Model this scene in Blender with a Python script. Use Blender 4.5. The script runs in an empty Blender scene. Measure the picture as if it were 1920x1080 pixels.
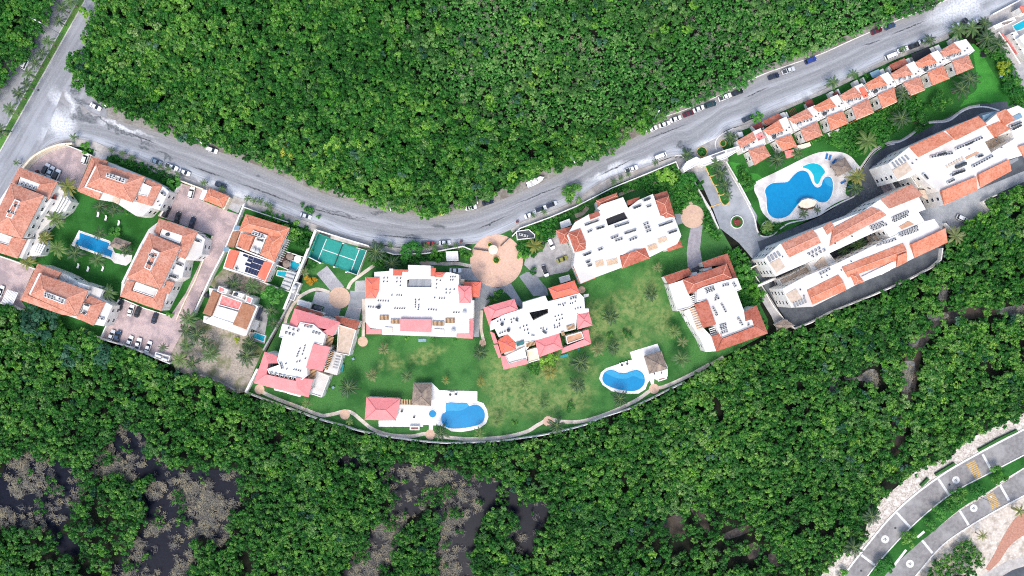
import bpy, math, random
import numpy as np
from mathutils import Vector, Matrix

random.seed(7)
RNG = np.random.default_rng(11)
scene = bpy.context.scene
COL = scene.collection

# ---------------------------------------------------------------- camera: drone looking straight down
CAM_H = 256.0          # metres above the ground
MPP = 0.2              # metres on the ground per photograph pixel (1920 wide)
cam = bpy.data.cameras.new('camera'); cam.sensor_width = 36.0; cam.lens = 24.0
cam.clip_start = 1.0; cam.clip_end = 6000.0
camo = bpy.data.objects.new('camera', cam); COL.objects.link(camo)
camo.location = (0, 0, CAM_H); camo.rotation_euler = (0, 0, 0)
scene.camera = camo

# ---------------------------------------------------------------- sky, veiled sun, exposure
SUN_EL, SUN_AZ = math.radians(56), math.radians(192)     # azimuth clockwise from +Y (image top)
world = bpy.data.worlds.new('World'); scene.world = world; world.use_nodes = True
wn = world.node_tree; wn.nodes.clear()
sky = wn.nodes.new('ShaderNodeTexSky'); sky.sky_type = 'NISHITA'; sky.sun_disc = False
sky.sun_elevation = SUN_EL; sky.sun_rotation = SUN_AZ
sky.air_density = 1.0; sky.dust_density = 3.0; sky.ozone_density = 1.0
bg = wn.nodes.new('ShaderNodeBackground'); bg.inputs['Strength'].default_value = 0.15
wo = wn.nodes.new('ShaderNodeOutputWorld')
wn.links.new(sky.outputs[0], bg.inputs[0]); wn.links.new(bg.outputs[0], wo.inputs[0])
sl = bpy.data.lights.new('sun', 'SUN'); sl.energy = 0.9; sl.angle = math.radians(24); sl.color = (1.0, 0.96, 0.9)
so = bpy.data.objects.new('sun', sl); COL.objects.link(so)
sd = Vector((math.sin(SUN_AZ) * math.cos(SUN_EL), math.cos(SUN_AZ) * math.cos(SUN_EL), math.sin(SUN_EL)))
so.rotation_euler = (-sd).to_track_quat('-Z', 'Y').to_euler(); so.location = (0, 0, 300)
scene.view_settings.view_transform = 'Standard'; scene.view_settings.look = 'None'
scene.view_settings.exposure = 0.95; scene.view_settings.gamma = 1.0
scene.view_settings.use_curve_mapping = False
scene.render.film_transparent = False
scene.cycles.use_denoising = False
scene.cycles.filter_width = 1.1
# ---------------------------------------------------------------- coordinates
def W(px, py, z=0.0):
    """a photograph pixel seen at height z -> world point"""
    k = MPP * (CAM_H - z) / CAM_H
    return ((px - 960.0) * k, (540.0 - py) * k, z)

CROPS = dict(A=(0, 250, 6), B=(240, 250, 6), C=(0, 420, 6), D=(0, 560, 6), E=(200, 370, 6), F=(320, 530, 6), G=(520, 400, 6),
             H=(660, 470, 6), I=(460, 560, 6), J=(880, 510, 6), K=(660, 680, 6), L=(860, 370, 6), M=(1020, 340, 6), N=(1200, 460, 6),
             O=(1080, 610, 6), Q=(1220, 200, 6), R=(1360, 270, 6), T=(1420, 400, 6), U=(1600, 180, 6), V=(1600, 330, 6), X=(1360, 100, 6),
             Y=(1600, 30, 6), f=(420, 420, 7.71), i=(440, 640, 4.91), w=(1420, 780, 3.6), s=(1240, 300, 7.71), y=(1740, 0, 9),
             c=(860, 600, 4.5), p=(0, 0, 1), e=(0, 780, 3.6), g=(520, 800, 3.692), t=(1440, 480, 3.6), q=(1120, 170, 6))

def PX(crop, s):
    x0, y0, k = CROPS[crop]
    out = []
    for t in s.split():
        a, b = t.split(',')
        out.append((x0 + float(a) / k, y0 + float(b) / k))
    return out

def P2(crop, s, z=0.0):
    return [W(a, b, z)[:2] for a, b in PX(crop, s)]

def area2(p):
    return 0.5 * sum(p[i][0] * p[(i + 1) % len(p)][1] - p[(i + 1) % len(p)][0] * p[i][1] for i in range(len(p)))

def ccw(p):
    return p if area2(p) > 0 else p[::-1]

def smooth(pts, closed=True, n=4):
    """Catmull-Rom through 2-D points"""
    N = len(pts); out = []
    rng = range(N if closed else N - 1)
    for i in rng:
        g = (lambda k: pts[k % N]) if closed else (lambda k: pts[min(max(k, 0), N - 1)])
        p0, p1, p2, p3 = g(i - 1), g(i), g(i + 1), g(i + 2)
        for j in range(n):
            t = j / n
            out.append(tuple(0.5 * (2 * p1[d] + (-p0[d] + p2[d]) * t + (2 * p0[d] - 5 * p1[d] + 4 * p2[d] - p3[d]) * t * t
                                    + (-p0[d] + 3 * p1[d] - 3 * p2[d] + p3[d]) * t ** 3) for d in (0, 1)))
    if not closed:
        out.append(tuple(pts[-1]))
    return out

def inside(poly, x, y):
    px = np.array([q[0] for q in poly]); py = np.array([q[1] for q in poly])
    r = np.zeros(np.shape(x), bool); j = len(poly) - 1
    for i in range(len(poly)):
        c = ((py[i] > y) != (py[j] > y)) & (x < (px[j] - px[i]) * (y - py[i]) / (py[j] - py[i] + 1e-12) + px[i])
        r ^= c; j = i
    return r

# ---------------------------------------------------------------- materials
def lin(h):
    if isinstance(h, (tuple, list)):
        return tuple(h[:3]) + (1.0,)
    h = h.lstrip('#'); o = []
    for k in (0, 2, 4):
        c = int(h[k:k + 2], 16) / 255.0
        o.append(c / 12.92 if c <= 0.04045 else ((c + 0.055) / 1.055) ** 2.4)
    return tuple(o) + (1.0,)

class NB:
    def __init__(s, name):
        s.m = bpy.data.materials.new(name); s.m.use_nodes = True; s.t = s.m.node_tree; s.t.nodes.clear()
        s.out = s.n('ShaderNodeOutputMaterial'); s.b = s.n('ShaderNodeBsdfPrincipled')
        s.l(s.b.outputs[0], s.out.inputs[0])
    def n(s, ty, **k):
        o = s.t.nodes.new(ty)
        for a, b in k.items(): setattr(o, a, b)
        return o
    def l(s, a, b): s.t.links.new(a, b)
    def set(s, inp, v):
        if hasattr(v, 'is_linked') or hasattr(v, 'links'): s.l(v, inp)
        else: inp.default_value = v
    def pos(s): return s.n('ShaderNodeTexCoord').outputs['Object']
    def noise(s, scale, vec=None, detail=3, rough=0.6, dist=0.0):
        o = s.n('ShaderNodeTexNoise'); o.inputs['Scale'].default_value = scale; o.inputs['Detail'].default_value = detail
        o.inputs['Roughness'].default_value = rough; o.inputs['Distortion'].default_value = dist
        if vec is not None: s.l(vec, o.inputs['Vector'])
        return o.outputs['Fac']
    def rng(s, v, a, b, c=0.0, d=1.0, smooth=True):
        o = s.n('ShaderNodeMapRange'); o.interpolation_type = 'SMOOTHSTEP' if smooth else 'LINEAR'
        s.set(o.inputs['Value'], v)
        for k, x in zip(('From Min', 'From Max', 'To Min', 'To Max'), (a, b, c, d)): o.inputs[k].default_value = x
        return o.outputs[0]
    def mix(s, f, a, b, mode='MIX'):
        o = s.n('ShaderNodeMix'); o.data_type = 'RGBA'; o.blend_type = mode
        s.set(o.inputs[0], f); s.set(o.inputs[6], a); s.set(o.inputs[7], b)
        return o.outputs[2]
    def math(s, op, a, b=0.0):
        o = s.n('ShaderNodeMath'); o.operation = op; s.set(o.inputs[0], a); s.set(o.inputs[1], b); return o.outputs[0]
    def vm(s, op, a, b):
        o = s.n('ShaderNodeVectorMath'); o.operation = op; s.set(o.inputs[0], a); s.set(o.inputs[1], b)
        return o.outputs['Value' if op == 'LENGTH' else 'Vector']
    def ramp(s, f, stops):
        o = s.n('ShaderNodeValToRGB'); s.l(f, o.inputs[0]); e = o.color_ramp.elements
        while len(e) > 1: e.remove(e[-1])
        e[0].position = stops[0][0]; e[0].color = lin(stops[0][1])
        for p, c in stops[1:]:
            q = e.new(p); q.color = lin(c)
        return o.outputs[0]
    def blobs(s, lst, wob=3.0, wscale=0.12, soft=0.5):
        """soft-edged stains: (px, py, rx, ry, angle) in photograph pixels"""
        p = s.pos()
        nz = s.n('ShaderNodeTexNoise'); nz.inputs['Scale'].default_value = wscale; nz.inputs['Detail'].default_value = 4
        s.l(p, nz.inputs['Vector'])
        d = s.vm('MULTIPLY', s.vm('SUBTRACT', nz.outputs['Color'], (0.5, 0.5, 0.5)), (wob * 2, wob * 2, 0))
        p = s.vm('ADD', p, d); acc = None
        for (x, y, rx, ry, a) in lst:
            c = W(x, y)
            v = s.vm('SUBTRACT', p, c)
            r = s.n('ShaderNodeVectorRotate'); r.rotation_type = 'Z_AXIS'; s.l(v, r.inputs['Vector']); r.inputs['Angle'].default_value = -math.radians(a)
            v = s.vm('MULTIPLY', r.outputs[0], (1 / (rx * MPP), 1 / (ry * MPP), 0))
            f = s.rng(s.vm('LENGTH', v, (0, 0, 0)), 1 - soft, 1 + soft * 0.4, 1, 0)
            acc = f if acc is None else s.math('MAXIMUM', acc, f)
        return acc
    def done(s, col, rough=0.85, bump=None, bstr=0.3, bdist=0.1, spec=0.3, metal=0.0):
        s.set(s.b.inputs['Base Color'], col); s.set(s.b.inputs['Roughness'], rough); s.b.inputs['Metallic'].default_value = metal
        s.b.inputs['Specular IOR Level'].default_value = spec
        if bump is not None:
            o = s.n('ShaderNodeBump'); o.inputs['Strength'].default_value = bstr; o.inputs['Distance'].default_value = bdist
            s.l(bump, o.inputs['Height']); s.l(o.outputs[0], s.b.inputs['Normal'])
        return s.m

def plain(name, c1, c2=None, scale=1.5, rough=0.8, big=None, spec=0.3, metal=0.0, bump=True, lo=0.35, hi=0.65):
    """two-tone speckled surface with an optional slow third tone"""
    nb = NB(name); p = nb.pos()
    if c2 is None: return nb.done(lin(c1), rough, spec=spec, metal=metal)
    n1 = nb.noise(scale, p, 4)
    col = nb.mix(nb.rng(n1, lo, hi), lin(c1), lin(c2))
    if big:
        n2 = nb.noise(big[0], p, 3); col = nb.mix(nb.rng(n2, 0.45, 0.68), col, lin(big[1]))
    return nb.done(col, rough, n1 if bump else None, 0.25, 0.05, spec, metal)

M = {}
M['stucco'] = plain('white_stucco', '#ece9e4', '#dcd8d0', 0.5, 0.85, (0.12, '#d2cdc4'), lo=0.3, hi=0.7)
M['deckwhite'] = plain('white_roof_membrane', '#e6e4e0', '#d6d3ce', 0.35, 0.6, (0.10, '#c6c2bb'))
M['cream'] = plain('cream_stucco', '#e9dcc4', '#dbcbb0', 0.5, 0.9)
M['orangewall'] = plain('orange_stucco', '#c8743c', '#b5662f', 0.5, 0.9)
M['beige'] = plain('beige_terrace_tile', '#c9b7a4', '#b8a591', 0.8, 0.8)
M['tan'] = plain('tan_terrace_tile', '#c49a7c', '#b48b6e', 0.8, 0.8)

def tile_mat(name, a, b, c, moss):
    nb = NB(name); p = nb.pos()
    n1 = nb.noise(1.3, p, 5, 0.8); n2 = nb.noise(0.25, p, 3); n3 = nb.noise(1.9, p, 4, 0.8)
    col = nb.mix(nb.rng(n1, 0.42, 0.58), lin(a), lin(b))
    col = nb.mix(nb.rng(n2, 0.45, 0.7, 0, 0.6), col, lin(c))
    col = nb.mix(nb.rng(n3, 0.55, 0.64, 0, 0.7), col, lin(moss))
    return nb.done(col, 0.8, n3, 0.5, 0.08, 0.25)
M['terra'] = tile_mat('terracotta_tile', '#c88d77', '#ad705a', '#cd9b87', '#80594a')
M['terra2'] = tile_mat('bright_terracotta_tile', '#d2896d', '#b96e52', '#d79a80', '#96604c')
M['brick'] = tile_mat('brown_red_tile', '#b26956', '#99523f', '#b97765', '#714436')
M['pink'] = tile_mat('pink_painted_tile', '#df8a89', '#da8281', '#e49695', '#d47a79')
M['redor'] = tile_mat('orange_red_tile', '#df7760', '#d76c54', '#e4846f', '#cd664e')
M['brown'] = tile_mat('brown_tile', '#a97a5e', '#9c6b50', '#b48a70', '#7a5a46')
M['cap'] = plain('ridge_cap_tile', '#d9a18a', '#cb917a', 1.5, .8)
M['capp'] = plain('pink_ridge_cap', '#d57c7b', '#cb7271', 1.5, .8)
M['slat_shade'] = plain('brown_balcony_floor', '#6e5b49', '#5d4c3c', 1.5, .9)  # brown painted as the shaded void beneath pergola slats
M['maroon'] = plain('maroon_sheet', '#7c3a34', '#6a2f2b', 1.0, 0.7)
M['redpaint'] = plain('faded_red_floor', '#cf6f6a', '#dc9690', 0.9, 0.8)
M['thatch'] = plain('palm_thatch', '#8f8176', '#75685e', 1.6, 0.95, (0.35, '#a08f7e'))
M['metal'] = plain('grey_metal', '#9a9d9f', '#85888b', 2.0, 0.45, metal=0.3)
M['acgrey'] = plain('condenser_grey', '#c9c9c6', '#b4b4b0', 2.0, 0.6)
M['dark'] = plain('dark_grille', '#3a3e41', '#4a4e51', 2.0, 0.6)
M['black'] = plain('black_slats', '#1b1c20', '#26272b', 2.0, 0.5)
M['glass'] = plain('window_glass', '#1f2a30', rough=0.12, spec=0.6)
M['solar'] = plain('solar_cells', '#141d3a', '#1a2547', 3.0, 0.15, spec=0.6)
M['wood'] = plain('pale_timber', '#d9b48c', '#c79f75', 1.4, 0.8)
M['darkwood'] = plain('brown_timber', '#7a5540', '#684634', 1.4, 0.8)
M['whitep'] = plain('white_paint', '#eeeeec', '#e0e0dd', 1.2, 0.5)
M['bluecloth'] = plain('blue_canvas', '#2f6fae', '#27629c', 2.0, 0.9)
M['teal'] = plain('teal_plastic', '#2f8f94', '#277f84', 2.0, 0.6)
M['navycloth'] = plain('navy_canopy', '#2b3242', '#232938', 1.5, 0.8)
M['bluegrey'] = plain('blue_grey_roofing', '#7f9bab', '#708c9c', 1.0, 0.6)
M['trunk'] = plain('tree_bark', '#6d5c4c', '#57483b', 2.5, 0.95)
M['palmtrunk'] = plain('palm_trunk', '#9a8d7c', '#827666', 3.0, 0.95)
M['rubber'] = plain('tyre_rubber', '#1c1c1c', rough=0.9)
M['lamp'] = plain('lamp_lens', '#f2f2ee', rough=0.2)
M['tail'] = plain('tail_lens', '#8c1414', rough=0.25)

# ---------------------------------------------------------------- mesh helpers
def mesh(name, verts, faces, mats, midx=None, smoothf=False):
    me = bpy.data.meshes.new(name); me.from_pydata([tuple(v) for v in verts], [], faces)
    for m in (mats if isinstance(mats, (list, tuple)) else [mats]): me.materials.append(m)
    if midx is not None: me.polygons.foreach_set('material_index', midx)
    if smoothf: me.polygons.foreach_set('use_smooth', [True] * len(me.polygons))
    me.update(); return me

def obj(name, me, parent=None, loc=(0, 0, 0), rz=0.0, scale=None):
    o = bpy.data.objects.new(name, me); COL.objects.link(o)
    if parent is not None: o.parent = parent
    o.location = loc
    if rz: o.rotation_euler = (0, 0, rz)
    if scale is not None: o.scale = scale
    return o

def tag(o, label, cat, group=None):
    o['label'] = label; o['category'] = cat
    if group: o['group'] = group
    return o

def struct(o, label=None):
    o['kind'] = 'structure'
    if label: o['label'] = label
    return o

def empty(name, loc, rz=0.0):
    o = bpy.data.objects.new(name, None); COL.objects.link(o); o.location = loc; o.rotation_euler = (0, 0, rz)
    o.empty_display_size = 0.5; return o

def prism_vf(pts, z0, z1, vo=0):
    p = ccw(pts); n = len(p)
    v = [(x, y, z0) for x, y in p] + [(x, y, z1) for x, y in p]
    f = [tuple(range(n, 2 * n)), tuple(range(n - 1, -1, -1))] + [(i, (i + 1) % n, n + (i + 1) % n, n + i) for i in range(n)]
    return v, [tuple(k + vo for k in q) for q in f]

def box_vf(x0, y0, z0, x1, y1, z1, vo=0):
    return prism_vf([(x0, y0), (x1, y0), (x1, y1), (x0, y1)], z0, z1, vo)

class MB:
    """collects pieces of ONE part"""
    def __init__(s): s.v = []; s.f = []; s.mi = []
    def add(s, vf, mi=0):
        v, f = vf; o = len(s.v); s.v += v; s.f += [tuple(k + o for k in q) for q in f]; s.mi += [mi] * len(f); return s
    def box(s, *a, mi=0): return s.add(box_vf(*a), mi)
    def cyl(s, x, y, z0, z1, r0, r1=None, n=10, mi=0):
        r1 = r0 if r1 is None else r1
        v = [(x + r0 * math.cos(2 * math.pi * i / n), y + r0 * math.sin(2 * math.pi * i / n), z0) for i in range(n)]
        v += [(x + r1 * math.cos(2 * math.pi * i / n), y + r1 * math.sin(2 * math.pi * i / n), z1) for i in range(n)]
        f = [tuple(range(n, 2 * n)), tuple(range(n - 1, -1, -1))] + [(i, (i + 1) % n, n + (i + 1) % n, n + i) for i in range(n)]
        return s.add((v, f), mi)
    def tube(s, pts, radii, n=6, mi=0):
        v = []; f = []
        for k, (p, r) in enumerate(zip(pts, radii)):
            a = Vector(pts[max(k - 1, 0)]); b = Vector(pts[min(k + 1, len(pts) - 1)]); d = (b - a).normalized()
            u = d.cross(Vector((0, 0, 1)));
            if u.length < 1e-3: u = Vector((1, 0, 0))
            u.normalize(); w = d.cross(u)
            for i in range(n):
                t = 2 * math.pi * i / n; q = Vector(p) + r * (math.cos(t) * u + math.sin(t) * w); v.append(tuple(q))
        for k in range(len(pts) - 1):
            for i in range(n):
                f.append((k * n + i, k * n + (i + 1) % n, (k + 1) * n + (i + 1) % n, (k + 1) * n + i))
        f.append(tuple(range(n - 1, -1, -1))); f.append(tuple((len(pts) - 1) * n + i for i in range(n)))
        return s.add((v, f), mi)
    def mesh(s, name, mats, smoothf=False): return mesh(name, s.v, s.f, mats, s.mi, smoothf)
    def obj(s, name, mats, parent=None, loc=(0, 0, 0), rz=0.0, smoothf=False): return obj(name, s.mesh(name, mats, smoothf), parent, loc, rz)

def sheet(name, pts, z, mat, kind='structure', label=None, thick=0.0):
    p = ccw(pts)
    if thick > 0:
        v, f = prism_vf(p, z - thick, z); me = mesh(name, v, f, mat)
    else:
        me = mesh(name, [(x, y, z) for x, y in p], [tuple(range(len(p)))], mat)
    o = obj(name, me)
    if kind == 'structure': struct(o, label)
    return o

def disc(cx, cy, r, n=40):
    return [(cx + r * math.cos(2 * math.pi * i / n), cy + r * math.sin(2 * math.pi * i / n)) for i in range(n)]

def offset_line(pts, d):
    """offset an open polyline to its left by d"""
    out = []
    for i, p in enumerate(pts):
        a = pts[max(i - 1, 0)]; b = pts[min(i + 1, len(pts) - 1)]
        tx, ty = b[0] - a[0], b[1] - a[1]; L = math.hypot(tx, ty) or 1
        out.append((p[0] - ty / L * d, p[1] + tx / L * d))
    return out

def ribbon_vf(pts, w, z0, z1):
    """solid band of width w along an open polyline"""
    l = offset_line(pts, w / 2); r = offset_line(pts, -w / 2); n = len(pts)
    v = [(x, y, z1) for x, y in l] + [(x, y, z1) for x, y in r] + [(x, y, z0) for x, y in l] + [(x, y, z0) for x, y in r]
    f = []
    for i in range(n - 1):
        f += [(i, n + i, n + i + 1, i + 1), (i, i + 1, 2 * n + i + 1, 2 * n + i), (n + i, 3 * n + i, 3 * n + i + 1, n + i + 1)]
    f += [(0, 2 * n, 3 * n, n), (n - 1, 2 * n - 1, 4 * n - 1, 3 * n - 1)]
    return v, f

def ribbon(name, crop, s, w, z0, z1, mat, curve=True, label=None):
    pts = P2(crop, s)
    if curve: pts = smooth(pts, False, 5)
    v, f = ribbon_vf(pts, w, z0, z1)
    return struct(obj(name, mesh(name, v, f, mat)), label)

def inset(pts, d):
    p = ccw(pts); n = len(p); out = []
    for i in range(n):
        a, b, c = Vector(p[i - 1]), Vector(p[i]), Vector(p[(i + 1) % n])
        e1 = (b - a).normalized(); e2 = (c - b).normalized()
        n1 = Vector((-e1.y, e1.x)); n2 = Vector((-e2.y, e2.x)); m = n1 + n2
        if m.length < 1e-4: m = n1
        m.normalize(); k = d / max(m.dot(n1), 0.35); q = b + m * k
        out.append((q.x, q.y))
    return out
# ================================================================ THE GROUND
def ground_mat():
    nb = NB('forest_floor'); p = nb.pos()
    n = nb.noise(0.5, p, 4); col = nb.mix(nb.rng(n, 0.35, 0.65), lin('#10170c'), lin('#1d1f15'))
    return nb.done(col, 0.95, n, 0.5, 0.2)
sheet('ground', [(-1500, -1500), (1500, -1500), (1500, 1500), (-1500, 1500)], -0.30, ground_mat())

# ---- lawns
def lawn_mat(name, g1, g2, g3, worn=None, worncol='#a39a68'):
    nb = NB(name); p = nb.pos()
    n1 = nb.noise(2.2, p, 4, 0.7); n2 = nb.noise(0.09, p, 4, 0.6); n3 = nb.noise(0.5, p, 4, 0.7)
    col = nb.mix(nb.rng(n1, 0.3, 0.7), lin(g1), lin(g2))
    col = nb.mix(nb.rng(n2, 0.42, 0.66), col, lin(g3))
    if worn:
        m = nb.blobs(worn, 5.0, 0.18, 0.75)
        m = nb.math('MULTIPLY', m, nb.rng(n3, 0.32, 0.66, 0.05, 0.8))
        col = nb.mix(m, col, lin(worncol))
    return nb.done(col, 0.95, n1, 0.6, 0.12, 0.15)
WORN = [(945, 720, 45, 70, 10), (985, 745, 60, 45, -20), (1030, 690, 40, 40, 0), (960, 660, 25, 40, 20), (1080, 740, 40, 30, 20), (1120, 610, 40, 50, 0),
        (1180, 580, 60, 40, 20), (1180, 640, 50, 25, 10), (1045, 745, 40, 25, 0), (1215, 560, 30, 60, 0), (800, 660, 40, 16, 20), (740, 680, 14, 20, 0),
        (930, 770, 30, 30, 0), (715, 690, 10, 14, 0), (1290, 560, 30, 20, 30), (1100, 690, 25, 20, 0), (1240, 600, 25, 40, 0)]
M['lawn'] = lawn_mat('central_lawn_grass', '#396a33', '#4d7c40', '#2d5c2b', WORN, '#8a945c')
M['lawn2'] = lawn_mat('dark_lawn_grass', '#2c6128', '#377031', '#24551f')  # darker green grass, also used in beds and medians
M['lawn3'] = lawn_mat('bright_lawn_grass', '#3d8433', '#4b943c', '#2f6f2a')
sheet('lawn', P2('p', '462,736 500,660 560,545 597,428 640,440 740,465 880,460 960,430 1060,385 1140,350 1265,292 1302,335 1330,392 1375,470 1440,600 1440,625 1330,683 1250,735 1100,798 980,822 827,831 677,810 500,752'), 0.0, M['lawn'], label='broad garden lawn with worn tan patches round the pink roofed blocks')
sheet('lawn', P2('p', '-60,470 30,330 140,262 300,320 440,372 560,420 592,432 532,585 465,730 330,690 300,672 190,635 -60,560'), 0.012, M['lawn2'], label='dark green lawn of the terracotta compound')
sheet('lawn', P2('p', '1340,262 1410,226 1502,184 1610,135 1700,94 1785,60 1870,110 1905,200 1870,215 1800,215 1700,270 1640,300 1600,370 1440,450 1400,380'), 0.006, M['lawn2'], label='dark green lawn behind the row of villas')
sheet('lawn', smooth(P2('p', '1822,82 1838,95 1858,130 1880,165 1895,195 1880,200 1845,190 1815,195 1800,200 1815,180 1832,165 1828,120'), True, 3), 0.02, M['lawn3'], label='bright lawn at the end of the villa row')
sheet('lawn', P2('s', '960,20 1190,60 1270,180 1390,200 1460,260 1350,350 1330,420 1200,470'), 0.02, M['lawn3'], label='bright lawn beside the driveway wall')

# ---- main road: a strip lofted between its two edges, u across, v along
def road_mat(name, stops, seed, extra_dark=None, extra_light=None):
    nb = NB(name); tc = nb.n('ShaderNodeTexCoord'); uv = tc.outputs['UV']; p = tc.outputs['Object']
    sep = nb.n('ShaderNodeSeparateXYZ'); nb.l(uv, sep.inputs[0])
    st = nb.vm('MULTIPLY', uv, (1.6, 0.09, 1)); st = nb.vm('ADD', st, (seed, seed, 0))
    streak = nb.noise(1.0, st, 5, 0.65); slow = nb.noise(0.05, p, 4); fine = nb.noise(1.5, p, 4)
    u = nb.math('ADD', sep.outputs[0], nb.math('MULTIPLY', nb.math('SUBTRACT', slow, 0.5), 3.0))
    u = nb.math('ADD', u, nb.math('MULTIPLY', nb.math('SUBTRACT', streak, 0.5), 2.5))
    col = nb.ramp(nb.math('DIVIDE', u, 20.0), stops)
    col = nb.mix(nb.rng(streak, 0.42, 0.68, 0, 0.75), col, lin('#7c7d80'))
    col = nb.mix(nb.rng(fine, 0.45, 0.75, 0, 0.3), col, lin('#b9babc'))
    crack = nb.noise(1.0, nb.vm('MULTIPLY', uv, (5.0, 0.10, 1)), 5, 0.75)
    col = nb.mix(nb.math('MULTIPLY', nb.rng(crack, 0.64, 0.68), nb.rng(slow, 0.45, 0.6, 0, 0.8)), col, lin('#4d4f52'))
    if extra_light: col = nb.mix(nb.math('MULTIPLY', nb.blobs(extra_light, 5, 0.15, 0.8), nb.rng(fine, 0.3, 0.6, 0.4, 1)), col, lin('#d5d8da'))
    if extra_dark: col = nb.mix(nb.math('MULTIPLY', nb.blobs(extra_dark, 4, 0.25, 0.5), nb.rng(fine, 0.3, 0.6, 0.35, 0.95)), col, lin('#5c6164'))
    seg = [(353, 310, 423, 334), (440, 340, 557, 383), (892, 431, 952, 404), (1120, 331, 1190, 297), (1393, 185, 1440, 164), (1615, 86, 1655, 74), (1667, 67, 1740, 37), (230, 245, 300, 272), (560, 385, 680, 415), (1210, 262, 1290, 232), (960, 385, 1060, 345), (700, 440, 800, 448)]
    if seed == 3.0:
        cr = nb.blobs([((a + c) / 2, (b + d) / 2, math.hypot(c - a, d - b) / 2, 1.6, math.degrees(math.atan2(b - d, c - a))) for a, b, c, d in seg], .5, .6, .6)
        col = nb.mix(nb.math('MULTIPLY', cr, nb.rng(fine, .35, .55, .3, 1)), col, lin('#4a4c4f'))
    return nb.done(col, 0.9, fine, 0.2, 0.04, 0.2)
ROAD_STOPS = [(0.0, '#96938f'), (0.12, '#929292'), (0.25, '#888a8d'), (0.36, '#a3a5a7'), (0.44, '#85878a'), (0.52, '#949698'), (0.62, '#878a8d'), (0.72, '#9ea1a5'), (0.80, '#b4b9be'), (0.9, '#b0b4b9'), (1.0, '#a3a2a0')]
M['road'] = road_mat('dusty_asphalt', ROAD_STOPS, 3.0, [(150, 212, 9, 22, 10), (160, 195, 28, 5, -20), (155, 222, 30, 7, -15), (185, 225, 40, 3, -25), (240, 252, 60, 3, -25), (270, 275, 14, 4, -20), (310, 292, 20, 4, -20), (820, 425, 12, 5, 0), (770, 440, 16, 3, 0), (712, 398, 22, 3, -8), (1275, 275, 10, 9, 40), (1290, 283, 12, 5, -40), (480, 325, 7, 4, -10), (640, 400, 60, 1.5, -15)],
                     [(115, 230, 30, 34, 40), (135, 190, 10, 40, 20), (230, 240, 60, 6, -22), (1330, 268, 30, 14, 20), (1510, 180, 30, 10, 25), (1800, 15, 70, 25, 20), (1210, 300, 22, 8, 20), (420, 355, 60, 8, -20), (1140, 325, 50, 8, 25)])
def strip(name, left, right, z, mat, n=90, label=None):
    def resample(p):
        p = smooth(p, False, 6); d = [0]
        for a, b in zip(p, p[1:]): d.append(d[-1] + math.hypot(b[0] - a[0], b[1] - a[1]))
        xs = np.linspace(0, d[-1], n); return np.stack([np.interp(xs, d, [q[k] for q in p]) for k in (0, 1)], 1)
    a = resample(left); b = resample(right); v = []; f = []; uv = []
    m = 8; L = 0.0
    for i in range(n):
        if i: L += float(np.hypot(*(((a[i] + b[i]) - (a[i - 1] + b[i - 1])) / 2)))
        for j in range(m + 1):
            t = j / m; q = a[i] * (1 - t) + b[i] * t; v.append((q[0], q[1], z)); uv.append((t * 20.0, L))
    for i in range(n - 1):
        for j in range(m):
            k = i * (m + 1) + j; f.append((k, k + m + 1, k + m + 2, k + 1))
    me = mesh(name, v, f, mat); ul = me.uv_layers.new(name='UVMap')
    for lp in me.loops: ul.data[lp.index].uv = uv[lp.vertex_index]
    return struct(obj(name, me), label)
NE = P2('p', '120,165 150,195 185,215 250,235 330,258 400,281 470,305 540,335 600,360 660,378 720,390 780,403 830,404 880,396 930,378 980,358 1030,335 1090,305 1150,278 1210,247 1270,215 1330,187 1420,143 1480,121 1540,100 1600,73 1700,30 1790,-8 1900,-60 2050,-130')
SE_ = P2('p', '60,318 80,280 110,266 150,262 215,283 300,313 380,345 440,368 500,388 560,410 600,425 650,447 707,456 740,463 787,463 840,462 875,458 900,455 957,431 975,418 1027,398 1075,378 1120,346 1162,326 1208,314 1265,293 1300,300 1343,265 1360,245 1410,229 1453,208 1502,186 1543,169 1577,153 1610,137 1647,119 1680,104 1727,86 1777,66 1862,28 1913,2 1990,-40 2100,-90')
strip('road', NE, SE_, 0.05, M['road'], 220, 'dusty curving street between the forest and the compounds')
# verge of pale gravel under the forest edge
M['verge'] = plain('pale_gravel_verge', '#9d9a94', '#85827c', 1.2, 0.95, (0.2, '#777068'))
strip('verge', P2('p', '135,100 150,160 200,195 260,215 340,238 420,262 500,292 560,318 620,345 680,365 740,378 790,385 830,385 880,378 930,358 980,338 1030,315 1090,285 1150,258 1210,228 1270,198 1330,170 1420,128 1480,108 1540,88 1600,60 1700,18 1790,-18'), P2('p', '120,165 150,197 185,217 250,237 330,260 400,283 470,307 540,337 600,362 660,380 720,392 780,405 830,406 880,398 930,380 980,360 1030,337 1090,307 1150,280 1210,249 1270,217 1330,189 1420,145 1480,123 1540,102 1600,75 1700,32 1790,-6'), 0.02, M['verge'], 120)
M['kerb'] = plain('kerb_concrete', '#c9c7c2', '#b5b2ac', 1.0, 0.9)
M['kerbw'] = plain('white_kerb', '#e2e0db', '#cfccc6', 1.0, 0.9)
M['kerby'] = plain('yellow_kerb', '#d9b877', '#c9a562', 1.0, 0.9)
M['pave'] = plain('sidewalk_concrete', '#bcb7b0', '#a9a49d', 0.8, 0.9, (0.15, '#98928b'))
M['path'] = plain('cream_path', '#d8cdbf', '#c7bbac', 0.7, 0.9, (0.2, '#b4a899'))
ribbon('kerb', 'p', '1330,188 1420,144 1480,122 1540,101 1600,74 1700,31 1790,-6', 0.35, 0.0, 0.16, M['kerbw'])
ribbon('kerb', 'p', '1237,222 1270,211 1300,200', 0.3, 0.0, 0.15, M['kerbw'])

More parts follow.
